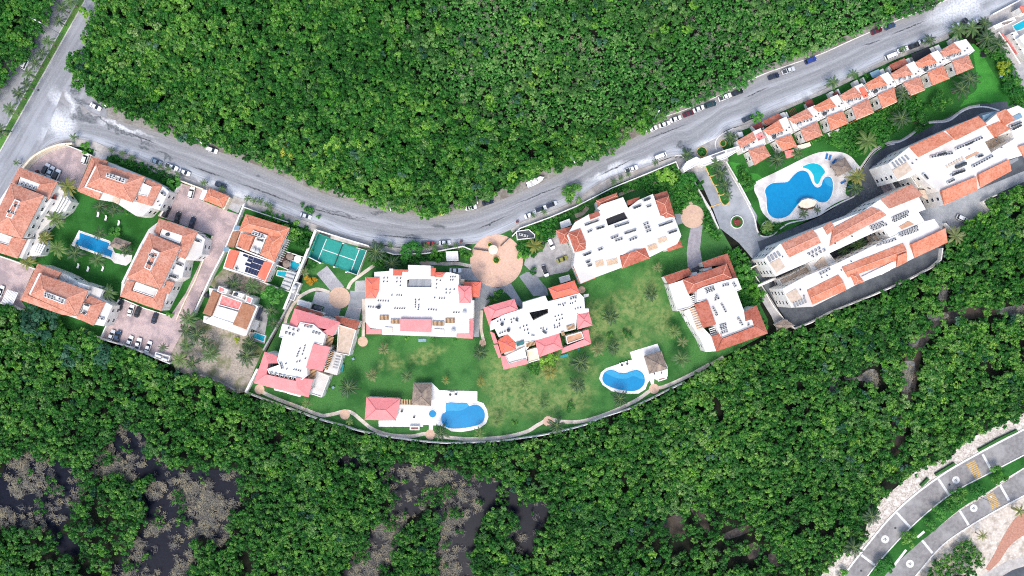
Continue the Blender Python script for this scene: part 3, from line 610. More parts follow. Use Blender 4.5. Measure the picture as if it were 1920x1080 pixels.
class Building:
    def __init__(s, name, crop, at, label, cat='building', group=None, wall='stucco'):
        x, y, _ = W(*PX(crop, at)[0]); s.o = (x, y); s.wallm = M[wall]
        s.r = tag(empty(name, (x, y, 0)), label, cat, group)
    def loc(s, pts): return [(x - s.o[0], y - s.o[1]) for x, y in pts]
    def windows(s, pts, z):
        p = ccw(pts); n = len(p); st = max(1, int(z // 3.1))
        for i in range(n):
            a, b = p[i], p[(i + 1) % n]; dx, dy = b[0] - a[0], b[1] - a[1]; L = math.hypot(dx, dy)
            if L < 3.2: continue
            nx, ny = dy / L, -dx / L; mx, my = (a[0] + b[0]) / 2, (a[1] + b[1]) / 2; R = math.hypot(mx, my)
            if R < 15 or -(nx * mx + ny * my) / R < 0.3: continue
            k = min(int(L // 3.4) or 1, 6)
            for j in range(k):
                t = (j + 0.5) / k
                for q in range(st):
                    obj('window', WIN, s.r, (a[0] + dx * t - s.o[0], a[1] + dy * t - s.o[1], 1.0 + q * 3.1), math.atan2(dy, dx))
    def body(s, crop, str_, z, mat=None, top='deckwhite', z0=0.0, para=0.0, win=True, pcol=None):
        z += zj(); pts = ccw(P2(crop, str_, z)); n = len(pts); q = s.loc(pts)
        v, f = prism_vf(q, z0, z); mi = [1] + [0] * (len(f) - 1)
        w = obj('wall', mesh('wall', v, f, [M[mat] if mat else s.wallm, M[top]], mi), s.r)
        if para > 0:
            i_ = inset(q, 0.28); v = [(x, y, z) for x, y in q] + [(x, y, z + para) for x, y in q] + [(x, y, z + para) for x, y in i_] + [(x, y, z) for x, y in i_]
            f = []
            for k in range(n):
                l = (k + 1) % n
                f += [(k, l, n + l, n + k), (n + k, n + l, 2 * n + l, 2 * n + k), (2 * n + k, 2 * n + l, 3 * n + l, 3 * n + k)]
            obj('parapet', mesh('parapet', v, f, M[pcol or 'stucco']), s.r)
        if win and z > 2.6: s.windows(pts, z)
        return w
    def roof(s, crop, str_, ze, act=None, slope=0.36, mat='terra', wall=True, z0=0.0, thick=0.28, caps=True, win=False):
        ze += zj(); pts = P2(crop, str_, ze); n = len(pts)
        A = [True] * n if act is None else [c == '1' for c in act]
        if area2(pts) < 0:
            pts = pts[::-1]; A = [A[(n - 2 - i) % n] for i in range(n)]
        if win: s.windows(pts, ze)
        p = s.loc(pts); E = []
        for i in range(n):
            a, b = p[i], p[(i + 1) % n]; L = math.hypot(b[0] - a[0], b[1] - a[1]) or 1
            nx, ny = -(b[1] - a[1]) / L, (b[0] - a[0]) / L; E.append((nx, ny, -(nx * a[0] + ny * a[1])))
        dist = lambda i, q: E[i][0] * q[0] + E[i][1] * q[1] + E[i][2]
        v = []; f = []; caps_l = []; edge_v = {i: [] for i in range(n)}
        for i in range(n):
            if not A[i]: continue
            poly = list(p)
            for j in range(n):
                if j == i or not A[j]: continue
                g = lambda q: dist(i, q) - dist(j, q); out = []
                for k in range(len(poly)):
                    a, b = poly[k], poly[(k + 1) % len(poly)]; ga, gb = g(a), g(b)
                    if ga <= 1e-7: out.append(a)
                    if (ga < -1e-7 and gb > 1e-7) or (ga > 1e-7 and gb < -1e-7):
                        t = ga / (ga - gb); out.append((a[0] + (b[0] - a[0]) * t, a[1] + (b[1] - a[1]) * t))
                poly = out
                if len(poly) < 3: break
            if len(poly) < 3: continue
            o = len(v); zz = [ze + slope * max(dist(i, q), 0) for q in poly]
            v += [(q[0], q[1], z) for q, z in zip(poly, zz)]; f.append(tuple(range(o, o + len(poly))))
            for k in range(len(poly)):
                a, b = poly[k], poly[(k + 1) % len(poly)]; za, zb = zz[k], zz[(k + 1) % len(poly)]
                for j in range(n):
                    if j != i and A[j] and i < j and abs(dist(i, a) - dist(j, a)) < 1e-4 and abs(dist(i, b) - dist(j, b)) < 1e-4:
                        caps_l.append(((a[0], a[1], za), (b[0], b[1], zb)))
                for j in range(n):
                    if abs(dist(j, a)) < 1e-4: edge_v[j].append((a[0], a[1], za))
                    if abs(dist(j, b)) < 1e-4: edge_v[j].append((b[0], b[1], zb))
        for i in range(n):     # fascia on active edges, gable / back walls on the others
            a, b = p[i], p[(i + 1) % n]; dx, dy = b[0] - a[0], b[1] - a[1]
            top = {}
            for q in edge_v[i]: top[round((q[0] - a[0]) * dx + (q[1] - a[1]) * dy, 3)] = q
            tl = [top[k] for k in sorted(top)]
            if len(tl) < 2: continue
            o = len(v); v += [(a[0], a[1], ze - thick), (b[0], b[1], ze - thick)] + tl[::-1]; f.append(tuple(range(o, len(v))))
        o = len(v); v += [(q[0], q[1], ze - thick) for q in p]; f.append(tuple(range(o + n - 1, o - 1, -1)))
        ro = obj('tile_roof' if mat not in ('thatch',) else 'thatch_roof', mesh('roof', v, f, M[mat]), s.r)
        if caps and caps_l:
            m = MB()
            for a, b in caps_l:
                a, b = Vector(a), Vector(b)
                if (b - a).length > 0.5: m.tube([a + Vector((0, 0, .03)), b + Vector((0, 0, .03))], [.13, .13], 5)
            if m.v: m.obj('ridge_cap', M['capp' if mat in ('pink', 'redor') else mat if mat in ('thatch', 'brown') else 'cap'], ro)
        if wall:
            q = [(x * .985 + cx * .015, y * .985 + cy * .015) for cx, cy in [(sum(t[0] for t in p) / n, sum(t[1] for t in p) / n)] for x, y in p]
            q = inset(q, 0.25); v, fc = prism_vf(q, z0, ze - 0.1)
            obj('wall', mesh('wall', v, fc, s.wallm), s.r)
        return ro
    def hip(s, c, t, ze, mat='terra', **k): return s.roof(c, t, ze, None, mat=mat, **k)
    def shed(s, c, t, ze, mat='terra', **k):
        n = len(t.split()); return s.roof(c, t, ze, '1' + '0' * (n - 1), mat=mat, **k)
    def perg(s, c, t, z, n, mat='wood', w=0.28, h=0.22, under=False):
        if under: s.flatpart('balcony_floor', c, t, z - .12, .1, 'slat_shade')  # added dark sheet: its colour stands in for shade between the slats
        p = s.loc(P2(c, t, z)); name = 'pergola_slat'
        L0 = math.hypot(p[1][0] - p[0][0], p[1][1] - p[0][1]); L1 = math.hypot(p[2][0] - p[3][0], p[2][1] - p[3][1])
        key = (round((L0 + L1) / 2, 1), mat, w)
        if key not in UNITBOX: UNITBOX[key] = MB().box(-key[0] / 2, -w / 2, 0, key[0] / 2, w / 2, h).mesh(name, M[mat])
        for k in range(n):
            u = (k + 0.5) / n
            a = (p[0][0] + (p[3][0] - p[0][0]) * u, p[0][1] + (p[3][1] - p[0][1]) * u); b = (p[1][0] + (p[2][0] - p[1][0]) * u, p[1][1] + (p[2][1] - p[1][1]) * u)
            obj(name, UNITBOX[key], s.r, ((a[0] + b[0]) / 2, (a[1] + b[1]) / 2, z), math.atan2(b[1] - a[1], b[0] - a[0]))
    def acs(s, c, t, n, z, me=None, gap=True):
        p = s.loc(P2(c, t, z)); a, b = p[0], p[-1]; r = math.atan2(b[1] - a[1], b[0] - a[0])
        for k in range(n):
            u = (k + 0.5) / n; obj('air_conditioner', me or ACM, s.r, (a[0] + (b[0] - a[0]) * u, a[1] + (b[1] - a[1]) * u, z), r + random.uniform(-.06, .06) + (math.pi if random.random() < .3 else 0))
    def put(s, name, me, c, t, z, rz=0.0):
        for q in s.loc(P2(c, t, z)): obj(name, me, s.r, (q[0], q[1], z), rz)
    def vents(s, c, t, z): s.put('vent_pipe', VENT, c, t, z)
    def slot(s, c, t, z, n=4, depth=1.1):
        """white-kerbed service well with rows of condensers"""
        z += zj(); q = s.loc(P2(c, t, z)); i_ = inset(q, 0.3); q = ccw(q); m = len(q)
        v = [(x, y, z - 1.6) for x, y in q] + [(x, y, z) for x, y in q] + [(x, y, z) for x, y in i_] + [(x, y, z - .5) for x, y in i_]; f = []
        for k in range(m):
            l = (k + 1) % m; f += [(k, l, m + l, m + k), (m + k, m + l, 2 * m + l, 2 * m + k), (2 * m + k, 2 * m + l, 3 * m + l, 3 * m + k)]
        f.append(tuple(range(3 * m, 4 * m)))
        obj('service_well', mesh('service_well', v, f, M['deckwhite']), s.r)
        p = s.loc(P2(c, t, z))
        for r in (0.3, 0.7):
            a = (p[0][0] + (p[3][0] - p[0][0]) * r, p[0][1] + (p[3][1] - p[0][1]) * r); b = (p[1][0] + (p[2][0] - p[1][0]) * r, p[1][1] + (p[2][1] - p[1][1]) * r)
            rr = math.atan2(b[1] - a[1], b[0] - a[0])
            for k in range(n):
                if random.random() < .2: continue
                u = (k + .5) / n; obj('air_conditioner', ACM if random.random() < .6 else ACS, s.r, (a[0] + (b[0] - a[0]) * u, a[1] + (b[1] - a[1]) * u, z - .5), rr)
    def flatpart(s, name, c, t, z, th, mat):
        z += zj(); q = s.loc(P2(c, t, z)); v, f = prism_vf(q, z - th, z); return obj(name, mesh(name, v, f, M[mat]), s.r)

# ---------------------------------------------------------------- terracotta compound on the left
b = Building('apartment_building', 'A', '1300,560', 'terracotta roofed apartment block between the two pink brick car parks beside the street', 'apartment building')
b.body('A', '1040,275 1215,325 1620,490 1825,590 1900,655 1790,865 1700,835 1615,925 1530,930 1340,805 1260,765 1110,745 870,645', 6.6)
b.hip('A', '1080,330 1628,488 1490,778 958,597', 9.6, 'terra', win=True)
b.shed('A', '865,650 1035,262 1080,332 960,597', 7.4); b.shed('A', '1110,750 865,650 960,605 1150,668', 7.4); b.shed('A', '1035,262 1215,312 1200,372 1080,335', 7.4)
b.shed('A', '1625,500 1825,582 1715,602 1602,554', 7.4); b.shed('A', '1825,582 1705,820 1665,715 1715,602', 7.4); b.shed('A', '1705,820 1535,770 1548,690 1665,715', 7.4)
b.body('A', '1602,556 1713,603 1664,713 1550,688', 8.2, para=.3); b.flatpart('parapet', 'A', '1068,370 1085,375 968,600 1150,660 1145,675 948,605', 9.9, .8, 'stucco')
b.slot('A', '1205,440 1420,510 1395,565 1185,490', 12.0, 6)
b.flatpart('terrace_floor', 'A', '1270,700 1350,738 1330,800 1262,765', 6.9, .2, 'beige'); b.acs('A', '1820,660 1850,690', 2, 6.8); b.vents('A', '1780,770 1800,810 1860,700', 6.8)

b = Building('apartment_building', 'A', '150,800', 'terracotta roofed block at the far edge of the picture beside the avenue', 'apartment building')
b.body('A', '215,395 640,555 800,770 740,870 560,1000 430,1130 500,1250 440,1370 220,1400 -120,1290 -140,950 130,550', 4.5)
b.hip('p', '20.8,342.5 82.5,366.7 40.8,448 -21,429', 10.2, 'terra', win=True)
b.shed('A', '215,380 645,545 480,580 235,490', 7.4); b.shed('A', '645,545 545,745 435,660 480,580', 7.4); b.shed('A', '130,550 215,380 235,490 205,580', 7.4)
b.body('A', '237,492 478,581 434,658 207,578', 8.1, para=.3); b.acs('A', '240,560 420,625', 4, 8.2)
b.shed('C', '300,172 195,388 125,245 165,155', 7.4); b.shed('C', '195,388 -120,290 -60,190 125,245', 7.4); b.body('C', '-60,75 163,156 124,243 -60,188', 8.1, para=.3)
b.slot('A', '165,740 225,765 130,960 60,935', 12.4, 6)
b.flatpart('awning', 'A', '580,670 640,700 580,795 525,765', 5.8, .1, 'maroon')
b.flatpart('awning', 'A', '500,785 530,800 500,865 470,850', 5.6, .1, 'dark')
b.body('A', '525,715 590,740 400,1020 330,1080 300,1080', 7.0); b.body('C', '305,175 350,165 250,390 210,375', 6.9)
b.perg('A', '690,690 600,880 680,900 770,770', 5.2, 3, 'whitep', .5); b.perg('C', '420,210 370,330 460,350 520,240', 5.2, 4, 'whitep', .5)

b = Building('apartment_building', 'C', '650,780', 'terracotta roofed block against the forest, below the small rectangular pool', 'apartment building')
b.body('C', '430,455 690,550 770,585 880,655 1010,690 1160,740 1120,830 1190,880 1265,920 1165,1150 1050,1130 700,1010 235,850', 6.4)
b.hip('C', '450,560 990,745 868,1038 332,800', 9.4, 'terra', win=True)
b.shed('C', '225,852 425,445 450,560 330,800', 7.3); b.shed('C', '425,445 690,545 652,622 450,557', 7.3); b.shed('C', '700,1022 225,855 330,800 868,1038', 7.0)
b.shed('D', '985,-45 1185,40 1040,75 955,45', 7.3); b.shed('D', '1185,40 1050,305 985,190 1040,75', 7.3); b.shed('D', '1050,305 860,218 890,150 985,190', 7.3)
b.body('D', '957,47 1038,76 983,188 892,149', 8.0, para=.3); b.acs('D', '940,150 980,170', 2, 8.1); b.acs('D', '960,60 1020,80', 3, 8.1)
b.slot('C', '500,755 735,845 715,905 495,820', 11.8, 6); b.flatpart('parapet', 'C', '440,550 458,556 340,795 324,788', 9.7, .8, 'stucco')
b.body('C', '880,655 1005,695 985,735 870,700', 7.6); b.acs('D', '1100,210 1180,230', 2, 6.5)
b.perg('C', '690,560 670,610 760,640 770,590', 6.9, 6, 'acgrey', .15); b.perg('C', '720,610 700,640 830,680 840,645', 6.8, 8, 'acgrey', .15)

b = Building('apartment_building', 'E', '520,700', 'long terracotta roofed block between the garden pool and the sloping brick drive', 'apartment building')
b.body('E', '600,260 1020,405 1105,470 1070,640 990,710 890,705 850,900 770,950 700,1100 612,1275 152,1115 170,950 370,540 470,360', 6.2)
b.hip('E', '478,400 830,548 605,1032 222,905', 9.8, 'terra', win=True)
b.shed('E', '590,235 1025,385 870,435 625,355', 7.4); b.shed('E', '1025,385 880,695 815,665 870,435', 7.4); b.shed('E', '530,390 590,235 625,355 600,435', 7.4)
b.body('E', '627,357 868,437 824,519 602,434', 8.2, para=.3); b.put('water_tank', TANK, 'E', '695,420', 8.2)
b.shed('C', '1350,815 1430,630 1535,650 1495,745', 7.2); b.shed('C', '1815,980 1350,815 1495,745 1745,830', 7.2); b.shed('C', '1905,640 1815,980 1745,830 1785,740', 7.2)
b.body('C', '1535,652 1784,741 1744,829 1497,744', 8.0, para=.3)
b.shed('E', '765,960 700,1090 600,1060 655,925', 7.0); b.slot('E', '510,580 595,620 490,825 420,790', 12.4, 6)
b.acs('E', '790,740 860,770', 3, 6.4); b.acs('E', '720,880 800,905', 4, 6.4); b.acs('E', '1000,480 1060,500', 3, 6.4)
b.flatpart('parapet', 'E', '380,540 395,545 185,975 165,965', 7.4, 1.2, 'stucco')

b = Building('gate_house', 'B', '1000,730', 'small square gatehouse with a terracotta hip roof beside the street', 'gatehouse', wall='cream')
b.hip('B', '915,615 1132,702 1070,842 848,748', 4.0, 'terra2', win=True); b.body('B', '842,632 895,640 852,758 800,738', 3.3, 'cream')
b.body('B', '1128,715 1150,725 1080,860 1062,850', 2.6, 'cream', 'cream', win=False)

b = Building('house', 'f', '620,250', 'large orange roofed house beside the pink brick car park', 'house')
b.body('f', '215,80 930,60 870,230 740,560 180,345 40,310 120,100', 4.0)
b.hip('f', '316,-146 952,54 872,222 212,98', 6.6, 'terra2', win=True); b.hip('f', '640,160 915,120 728,550 520,440', 6.6, 'terra2', win=True)
b.shed('f', '180,345 245,130 455,180 375,392', 5.4, 'terra2'); b.shed('f', '40,310 120,105 240,120 155,355', 3.9, 'brown')
b.body('f', '462,190 605,215 522,432 376,390', 5.6, para=.35); b.slot('f', '420,88 628,165 600,218 398,150', 7.6, 5)
b.put('water_tank', BTANK, 'f', '440,370 500,400', 5.7); b.acs('f', '480,215 580,250', 4, 5.7, ACS)
b.flatpart('parapet', 'f', '175,345 190,330 735,545 725,565', 6.4, 2.0, 'stucco'); b.perg('f', '935,185 985,205 835,560 785,540', 3.0, 12, 'acgrey', .18)
b.flatpart('awning', 'f', '160,15 235,30 205,95 140,80', 4.4, .12, 'bluegrey'); b.flatpart('awning', 'f', '5,325 80,345 50,410 -10,395', 3.6, .12, 'bluegrey')

b = Building('house', 'f', '330,600', 'orange roofed house with dark solar panels on its white flat roof', 'house')
b.body('f', '80,365 225,395 725,565 600,835 -5,625', 5.6, para=.4)
b.shed('f', '0,612 88,362 228,397 128,648', 5.9, 'redor', slope=.2); b.shed('f', '722,565 607,832 488,752 588,545', 5.9, 'redor', slope=.2)
a = math.atan2(-(8), 36)
for (x, y, h) in [(315, 455, 1), (390, 487, 1), (375, 530, 1), (345, 585, 1), (445, 520, 0), (485, 532, 0), (523, 545, 0), (562, 558, 0), (403, 595, 0), (442, 608, 0), (482, 620, 0), (522, 634, 0), (332, 660, 0), (374, 674, 0), (414, 688, 0), (454, 702, 0), (494, 716, 0)]:
    b.put('solar_panel', PANEL, 'f', f'{x},{y}', 5.75, math.radians(-19) + (math.pi / 2 if h else 0))
b.acs('f', '180,620 200,660', 2, 5.7, ACS)

b = Building('house', 'F', '650,320', 'white house with brown tiled wings and a faded red roof terrace', 'house')
b.body('F', '430,60 560,90 830,190 985,265 850,600 370,440 465,375', 4.6)
b.shed('F', '360,345 470,85 565,125 465,375', 5.2, 'brown'); b.shed('F', '955,275 850,527 718,467 828,225', 5.2, 'brown')
b.body('F', '577,132 812,217 770,312 545,250', 5.5, top='redpaint', para=.3); b.body('F', '530,262 772,332 720,470 480,390', 5.9, para=.3)
b.body('F', '545,35 650,80 622,132 525,100', 7.2, para=.3); b.flatpart('roof_floor', 'F', '552,52 602,72 590,100 545,88', 7.45, .1, 'redpaint')
b.body('F', '855,142 928,175 905,242 840,217', 7.2, para=.3); b.flatpart('roof_floor', 'F', '866,160 916,180 900,222 856,205', 7.45, .1, 'redpaint')
b.body('F', '710,92 835,132 800,182 692,150', 6.4, para=.3); b.put('water_tank', TANK, 'F', '740,130', 6.5)
b.body('F', '372,372 480,402 850,540 830,602 366,445', 3.4); b.acs('F', '490,450 545,480', 2, 3.5); b.acs('F', '700,515 760,540', 2, 3.5); b.acs('F', '560,480 610,500', 2, 3.5, ACS)
b.flatpart('canopy', 'F', '1000,270 1040,300 985,412 930,390', 3.0, .15, 'navycloth'); b.body('F', '920,402 1000,437 962,542 868,502', 2.8, top='metal')
b.body('F', '850,545 905,560 880,615 815,590', 2.9, top='beige')

# ---------------------------------------------------------------- pink roofed blocks in the middle
b = Building('apartment_building', 'I', '560,600', 'pink and white apartment block at the corner of the lawn above the curving path', 'apartment building')
b.body('I', '420,283 588,325 620,262 772,290 905,402 872,522 782,500 700,775 700,862 640,912 575,890 270,842 248,790 382,742 360,690 422,440 380,430', 10.4, para=.35)
b.shed('I', '1062,262 555,110 610,268 930,345', 9.0, 'pink', win=True); b.shed('I', '985,425 1062,262 930,345 862,372', 9.0, 'pink', win=True); b.shed('I', '490,290 555,110 612,268 588,325', 9.0, 'pink')
b.shed('I', '870,162 565,72 553,125 870,192', 6.0, 'brick'); b.shed('I', '1290,255 1000,188 1045,262 1252,352', 6.0, 'brick', win=True)
b.shed('i', '275,95 175,385 305,300 318,200', 9.2, 'pink'); b.shed('i', '385,130 275,95 318,200 412,200', 9.2, 'pink'); b.shed('i', '175,385 680,515 580,360 305,300', 9.2, 'pink'); b.shed('i', '680,515 722,350 575,328 590,420', 9.2, 'pink', win=True)
b.shed('I', '957,545 866,817 700,770 782,500', 9.6, 'pink', win=True)
b.body('I', '1050,290 1250,350 1172,640 1030,612', 5.5, top='beige', para=.5); b.body('I', '985,580 1092,640 1030,862 885,822', 5.0); b.body('I', '790,805 952,870 860,1110 700,1060', 4.8, para=.4)
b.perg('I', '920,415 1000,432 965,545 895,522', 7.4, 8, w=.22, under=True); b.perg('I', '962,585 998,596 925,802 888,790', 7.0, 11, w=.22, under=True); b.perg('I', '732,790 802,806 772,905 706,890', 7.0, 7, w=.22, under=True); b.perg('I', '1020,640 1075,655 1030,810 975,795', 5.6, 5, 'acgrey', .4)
b.vents('I', '675,525 668,555 658,585 645,622 618,560 605,595 595,618 585,645 678,670 615,702 585,710', 10.5); b.acs('I', '660,300 760,320', 3, 10.5, ACS); b.acs('I', '750,370 850,400', 3, 10.5, ACS); b.acs('I', '470,320 620,365', 3, 10.5, ACS); b.acs('I', '440,380 560,410', 3, 10.5, ACS)
b.acs('I', '270,830 560,900', 6, 10.5, ACS); b.acs('I', '400,720 420,790', 3, 10.5, ACS); b.vents('I', '550,795 575,800 600,805 622,812 460,730 470,790', 10.5)
b.flatpart('balcony', 'i', '360,435 475,460 480,475 365,450', 6.0, 1.0, 'stucco'); b.flatpart('balcony', 'i', '480,465 610,500 600,512 485,482', 6.0, 1.0, 'stucco'); b.body('I', '712,150 785,170 780,188 708,165', 6.9, win=False)

b = Building('apartment_building', 'H', '760,560', 'widest white flat roofed block with pink corner roofs beside the round plaza', 'apartment building')
b.body('H', '250,240 420,228 420,202 462,202 465,235 618,236 620,410 618,955 340,945 335,882 210,872 150,802 148,300 250,298', 10.4)
b.body('H', '620,236 630,235 630,160 885,168 890,240 893,318 655,315 620,330', 10.4); b.body('H', '618,407 893,412 895,965 618,955', 10.4)
b.body('H', '893,240 1110,245 1200,270 1205,395 1342,400 1345,560 1370,560 1365,762 1320,765 1320,925 1180,930 1175,975 895,965', 10.4)
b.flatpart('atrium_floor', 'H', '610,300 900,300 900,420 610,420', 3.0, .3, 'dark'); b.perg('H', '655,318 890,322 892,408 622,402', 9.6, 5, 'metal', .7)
b.hip('H', '150,298 308,300 302,448 265,538 150,538', 10.8, 'redor', wall=False); b.shed('H', '465,212 562,212 560,280 465,280', 10.7, 'redor', wall=False); b.shed('H', '560,212 630,214 630,238 560,238', 10.7, 'redor', wall=False)
b.shed('H', '945,195 888,195 888,288 932,290', 10.7, 'redor', wall=False); b.hip('H', '932,240 1056,246 1012,300 935,300', 10.75, 'redor', wall=False)
b.hip('H', '1190,392 1340,398 1332,592 1210,588', 10.9, 'pink', wall=False); b.hip('H', '1338,348 1452,350 1436,524 1335,522', 8.0, 'redor', win=True); b.shed('H', '1265,350 1345,350 1345,398 1265,395', 8.0, 'redor')
b.shed('H', '888,917 540,905 548,765 897,772', 10.9, 'pink', wall=False, slope=.2)
b.shed('H', '338,940 160,940 210,882 337,882', 9.0, 'pink'); b.shed('H', '160,940 162,795 200,842 210,882', 9.0, 'pink'); b.shed('H', '1360,990 1175,982 1180,925 1320,925', 9.0, 'pink'); b.shed('H', '1368,765 1360,990 1320,925 1322,765', 9.0, 'pink')
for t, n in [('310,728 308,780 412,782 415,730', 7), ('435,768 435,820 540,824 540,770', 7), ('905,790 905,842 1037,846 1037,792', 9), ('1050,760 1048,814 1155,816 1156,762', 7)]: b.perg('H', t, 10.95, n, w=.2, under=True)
b.flatpart('terrace_floor', 'H', '370,860 455,865 455,930 345,930', 10.9, .2, 'cream'); b.flatpart('terrace_floor', 'H', '925,882 1035,887 1035,945 912,942', 10.9, .2, 'cream'); b.flatpart('terrace_floor', 'H', '1200,315 1265,322 1262,382 1200,375', 7.6, .2, 'beige')
b.vents('H', '362,308 400,308 358,350 398,350 508,308 548,310 506,350 546,352 545,392 955,330 995,335 953,375 948,420 1060,435 1105,437 1150,435 1060,475 1102,476 1110,295 1135,295 1160,295 1110,330 1135,330', 10.5)
b.vents('H', '450,500 508,500 532,500 558,502 298,562 325,563 352,565 380,565 410,566 188,632 212,633 240,635 272,636 485,648 512,650 540,650 566,650 592,650 715,553 755,553 716,580 714,607 752,610 714,634 752,636 746,662 862,662 893,662 920,665 948,667 930,530 985,534 1012,535 1040,535 1147,694 1175,695 1203,695', 10.5)
b.put('water_tank', TANK, 'H', '303,637', 10.5); b.put('water_tank', BTANK, 'H', '1140,900 1265,694', 10.5)

b = Building('apartment_building', 'J', '760,600', 'tilted white block with pink roofs and one bright orange corner above the lawn', 'apartment building')
b.body('J', '240,560 380,482 600,412 672,455 720,545 740,770 530,800 430,700 330,732 285,640 232,660', 10.4); b.body('J', '600,342 855,267 885,332 890,412 670,457 600,412', 10.4)
b.body('J', '885,332 1240,237 1292,290 1300,412 1345,412 1345,450 1210,480 1200,642 1012,690 890,460', 10.4); b.body('J', '720,545 890,462 1012,690 740,770', 10.4)
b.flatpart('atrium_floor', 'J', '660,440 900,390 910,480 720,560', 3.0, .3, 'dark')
b.hip('J', '200,385 505,300 552,427 245,530', 9.9, 'pink', win=True); b.shed('J', '235,640 155,400 200,390 262,560', 8.0, 'pink')
b.hip('J', '890,180 1180,95 1242,237 945,307', 10.0, 'redor', win=True); b.hip('J', '1205,457 1345,450 1387,600 1215,647', 10.2, 'pink', win=True)
b.hip('J', '735,770 1012,690 1052,862 790,957', 10.0, 'pink', slope=.25, win=True); b.shed('J', '1035,918 1372,807 1290,755 1060,850', 8.0, 'pink'); b.shed('J', '1372,807 1340,645 1270,665 1290,755', 8.0, 'pink')
b.body('J', '1085,722 1262,670 1288,747 1100,812', 8.4, top='tan', para=.4); b.hip('J', '320,770 430,692 505,775 527,872 360,920', 10.2, 'redor')
b.shed('J', '275,805 232,670 282,690 322,802', 7.5, 'pink'); b.shed('J', '330,970 272,822 322,815 362,950', 7.5, 'pink'); b.shed('J', '385,1098 665,1032 645,975 440,1035', 7.5, 'pink'); b.shed('J', '350,945 385,1098 440,1035 405,945', 7.5, 'pink')
b.body('J', '405,945 620,842 650,977 440,1032', 7.6, para=.4); b.body('J', '640,882 762,850 790,987 668,1022', 5.5, top='cream', para=.4); b.body('J', '340,735 530,800 640,790 735,772 640,880 400,945', 7.0)
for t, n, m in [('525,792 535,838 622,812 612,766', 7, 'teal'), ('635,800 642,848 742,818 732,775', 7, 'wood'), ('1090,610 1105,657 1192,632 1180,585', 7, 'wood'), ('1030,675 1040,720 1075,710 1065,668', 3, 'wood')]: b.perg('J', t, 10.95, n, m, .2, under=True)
b.vents('J', '320,555 350,540 395,535 470,535 500,525 535,518 475,565 345,690 370,680 400,668 440,655 570,630 610,610 645,600 620,655 655,648 665,690 705,710 725,712 980,545 1015,535 1045,522 965,500 1000,490 1040,480 805,635 830,630 870,645 835,660 955,600 1010,580 960,625 1015,605 990,620 1000,370 1020,368 1050,360 1075,350 1060,378 1135,355 1160,350 1190,330 1190,415 1220,405 1250,400', 10.5)
b.acs('J', '1130,300 1210,280', 3, 10.5, ACS); b.acs('J', '820,660 870,690', 3, 10.5, ACS); b.put('water_tank', TANK, 'J', '368,588 440,655', 10.5); b.acs('J', '520,545 550,540', 2, 10.5, ACS)
b.body('J', '1290,250 1345,245 1340,275 1285,292', 3.0, win=False)

b = Building('apartment_building', 'M', '800,600', 'white flat roofed block with brown red roofs and rows of condensers beside the street', 'apartment building')
b.body('M', '350,460 500,374 640,332 695,422 720,500 850,835 880,968 600,1073 415,1150 330,940 350,800 268,592', 10.4)
b.body('M', '600,300 640,262 890,177 945,300 905,342 695,422 640,332', 10.4); b.body('M', '945,300 1060,212 1225,142 1310,387 1470,407 1545,612 1500,702 1190,852 1140,742 945,417 905,342', 10.4); b.body('M', '720,500 945,417 1140,742 1030,782 850,835', 10.4)
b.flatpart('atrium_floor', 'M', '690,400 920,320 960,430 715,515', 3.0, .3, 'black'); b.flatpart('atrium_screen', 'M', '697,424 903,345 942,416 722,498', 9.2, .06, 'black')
b.hip('M', '270,580 410,530 472,690 466,768 350,802', 10.8, 'brick', wall=False); b.hip('M', '132,552 345,497 280,682 190,707', 7.0, 'brick')
b.shed('M', '435,400 340,445 385,465 440,432', 8.0, 'brick'); b.shed('M', '610,335 505,375 520,432 632,387', 10.7, 'brick', wall=False); b.hip('M', '585,215 815,130 838,177 605,302', 9.0, 'brick'); b.shed('M', '1080,170 930,220 940,272 1058,236', 9.0, 'brick')
b.shed('M', '1380,105 1240,150 1258,212 1402,167', 7.5, 'brick', slope=.5); b.hip('M', '1255,212 1402,167 1475,407 1362,437 1312,387', 10.3, 'brick')
b.roof('M', '830,850 1150,738 1187,867 875,982', 9.8, '0111', .45, 'brick', win=True); b.shed('M', '1562,737 1395,792 1385,745 1500,702', 9.0, 'brick'); b.shed('M', '1520,635 1562,737 1500,702 1490,652', 9.0, 'brick')
b.shed('L', '1365,977 1537,910 1512,865 1395,905', 9.0, 'brick'); b.shed('L', '1280,767 1365,977 1395,905 1330,752', 9.0, 'brick')
for t, n in [('565,900 582,972 682,942 662,880', 7), ('695,890 712,957 837,922 820,862', 9), ('1160,725 1182,792 1282,747 1262,700', 9), ('1270,642 1292,707 1392,667 1376,622', 7)]: b.perg('M', t, 10.8, n, w=.2)
for t, n in [('455,497 615,440', 6), ('485,577 540,550', 2), ('585,537 680,510', 4), ('790,517 955,465', 6), ('750,647 835,612', 3), ('795,672 885,645', 3), ('900,592 1035,547', 5), ('955,667 1045,632', 3), ('1115,497 1175,467', 2), ('1130,532 1190,510', 2), ('1145,572 1205,550', 2), ('1285,507 1445,452', 6), ('1395,587 1495,552', 4), ('1000,307 1090,272', 4), ('1115,222 1195,190', 4), ('1150,292 1205,272', 2), ('440,837 530,802', 4), ('605,777 660,755', 2), ('470,917 520,897', 2), ('490,957 540,937', 2)]:
    b.acs('M', t, n, 10.5)
b.flatpart('balustrade', 'M', '258,605 275,600 350,800 335,806', 9.0, 1.0, 'stucco')

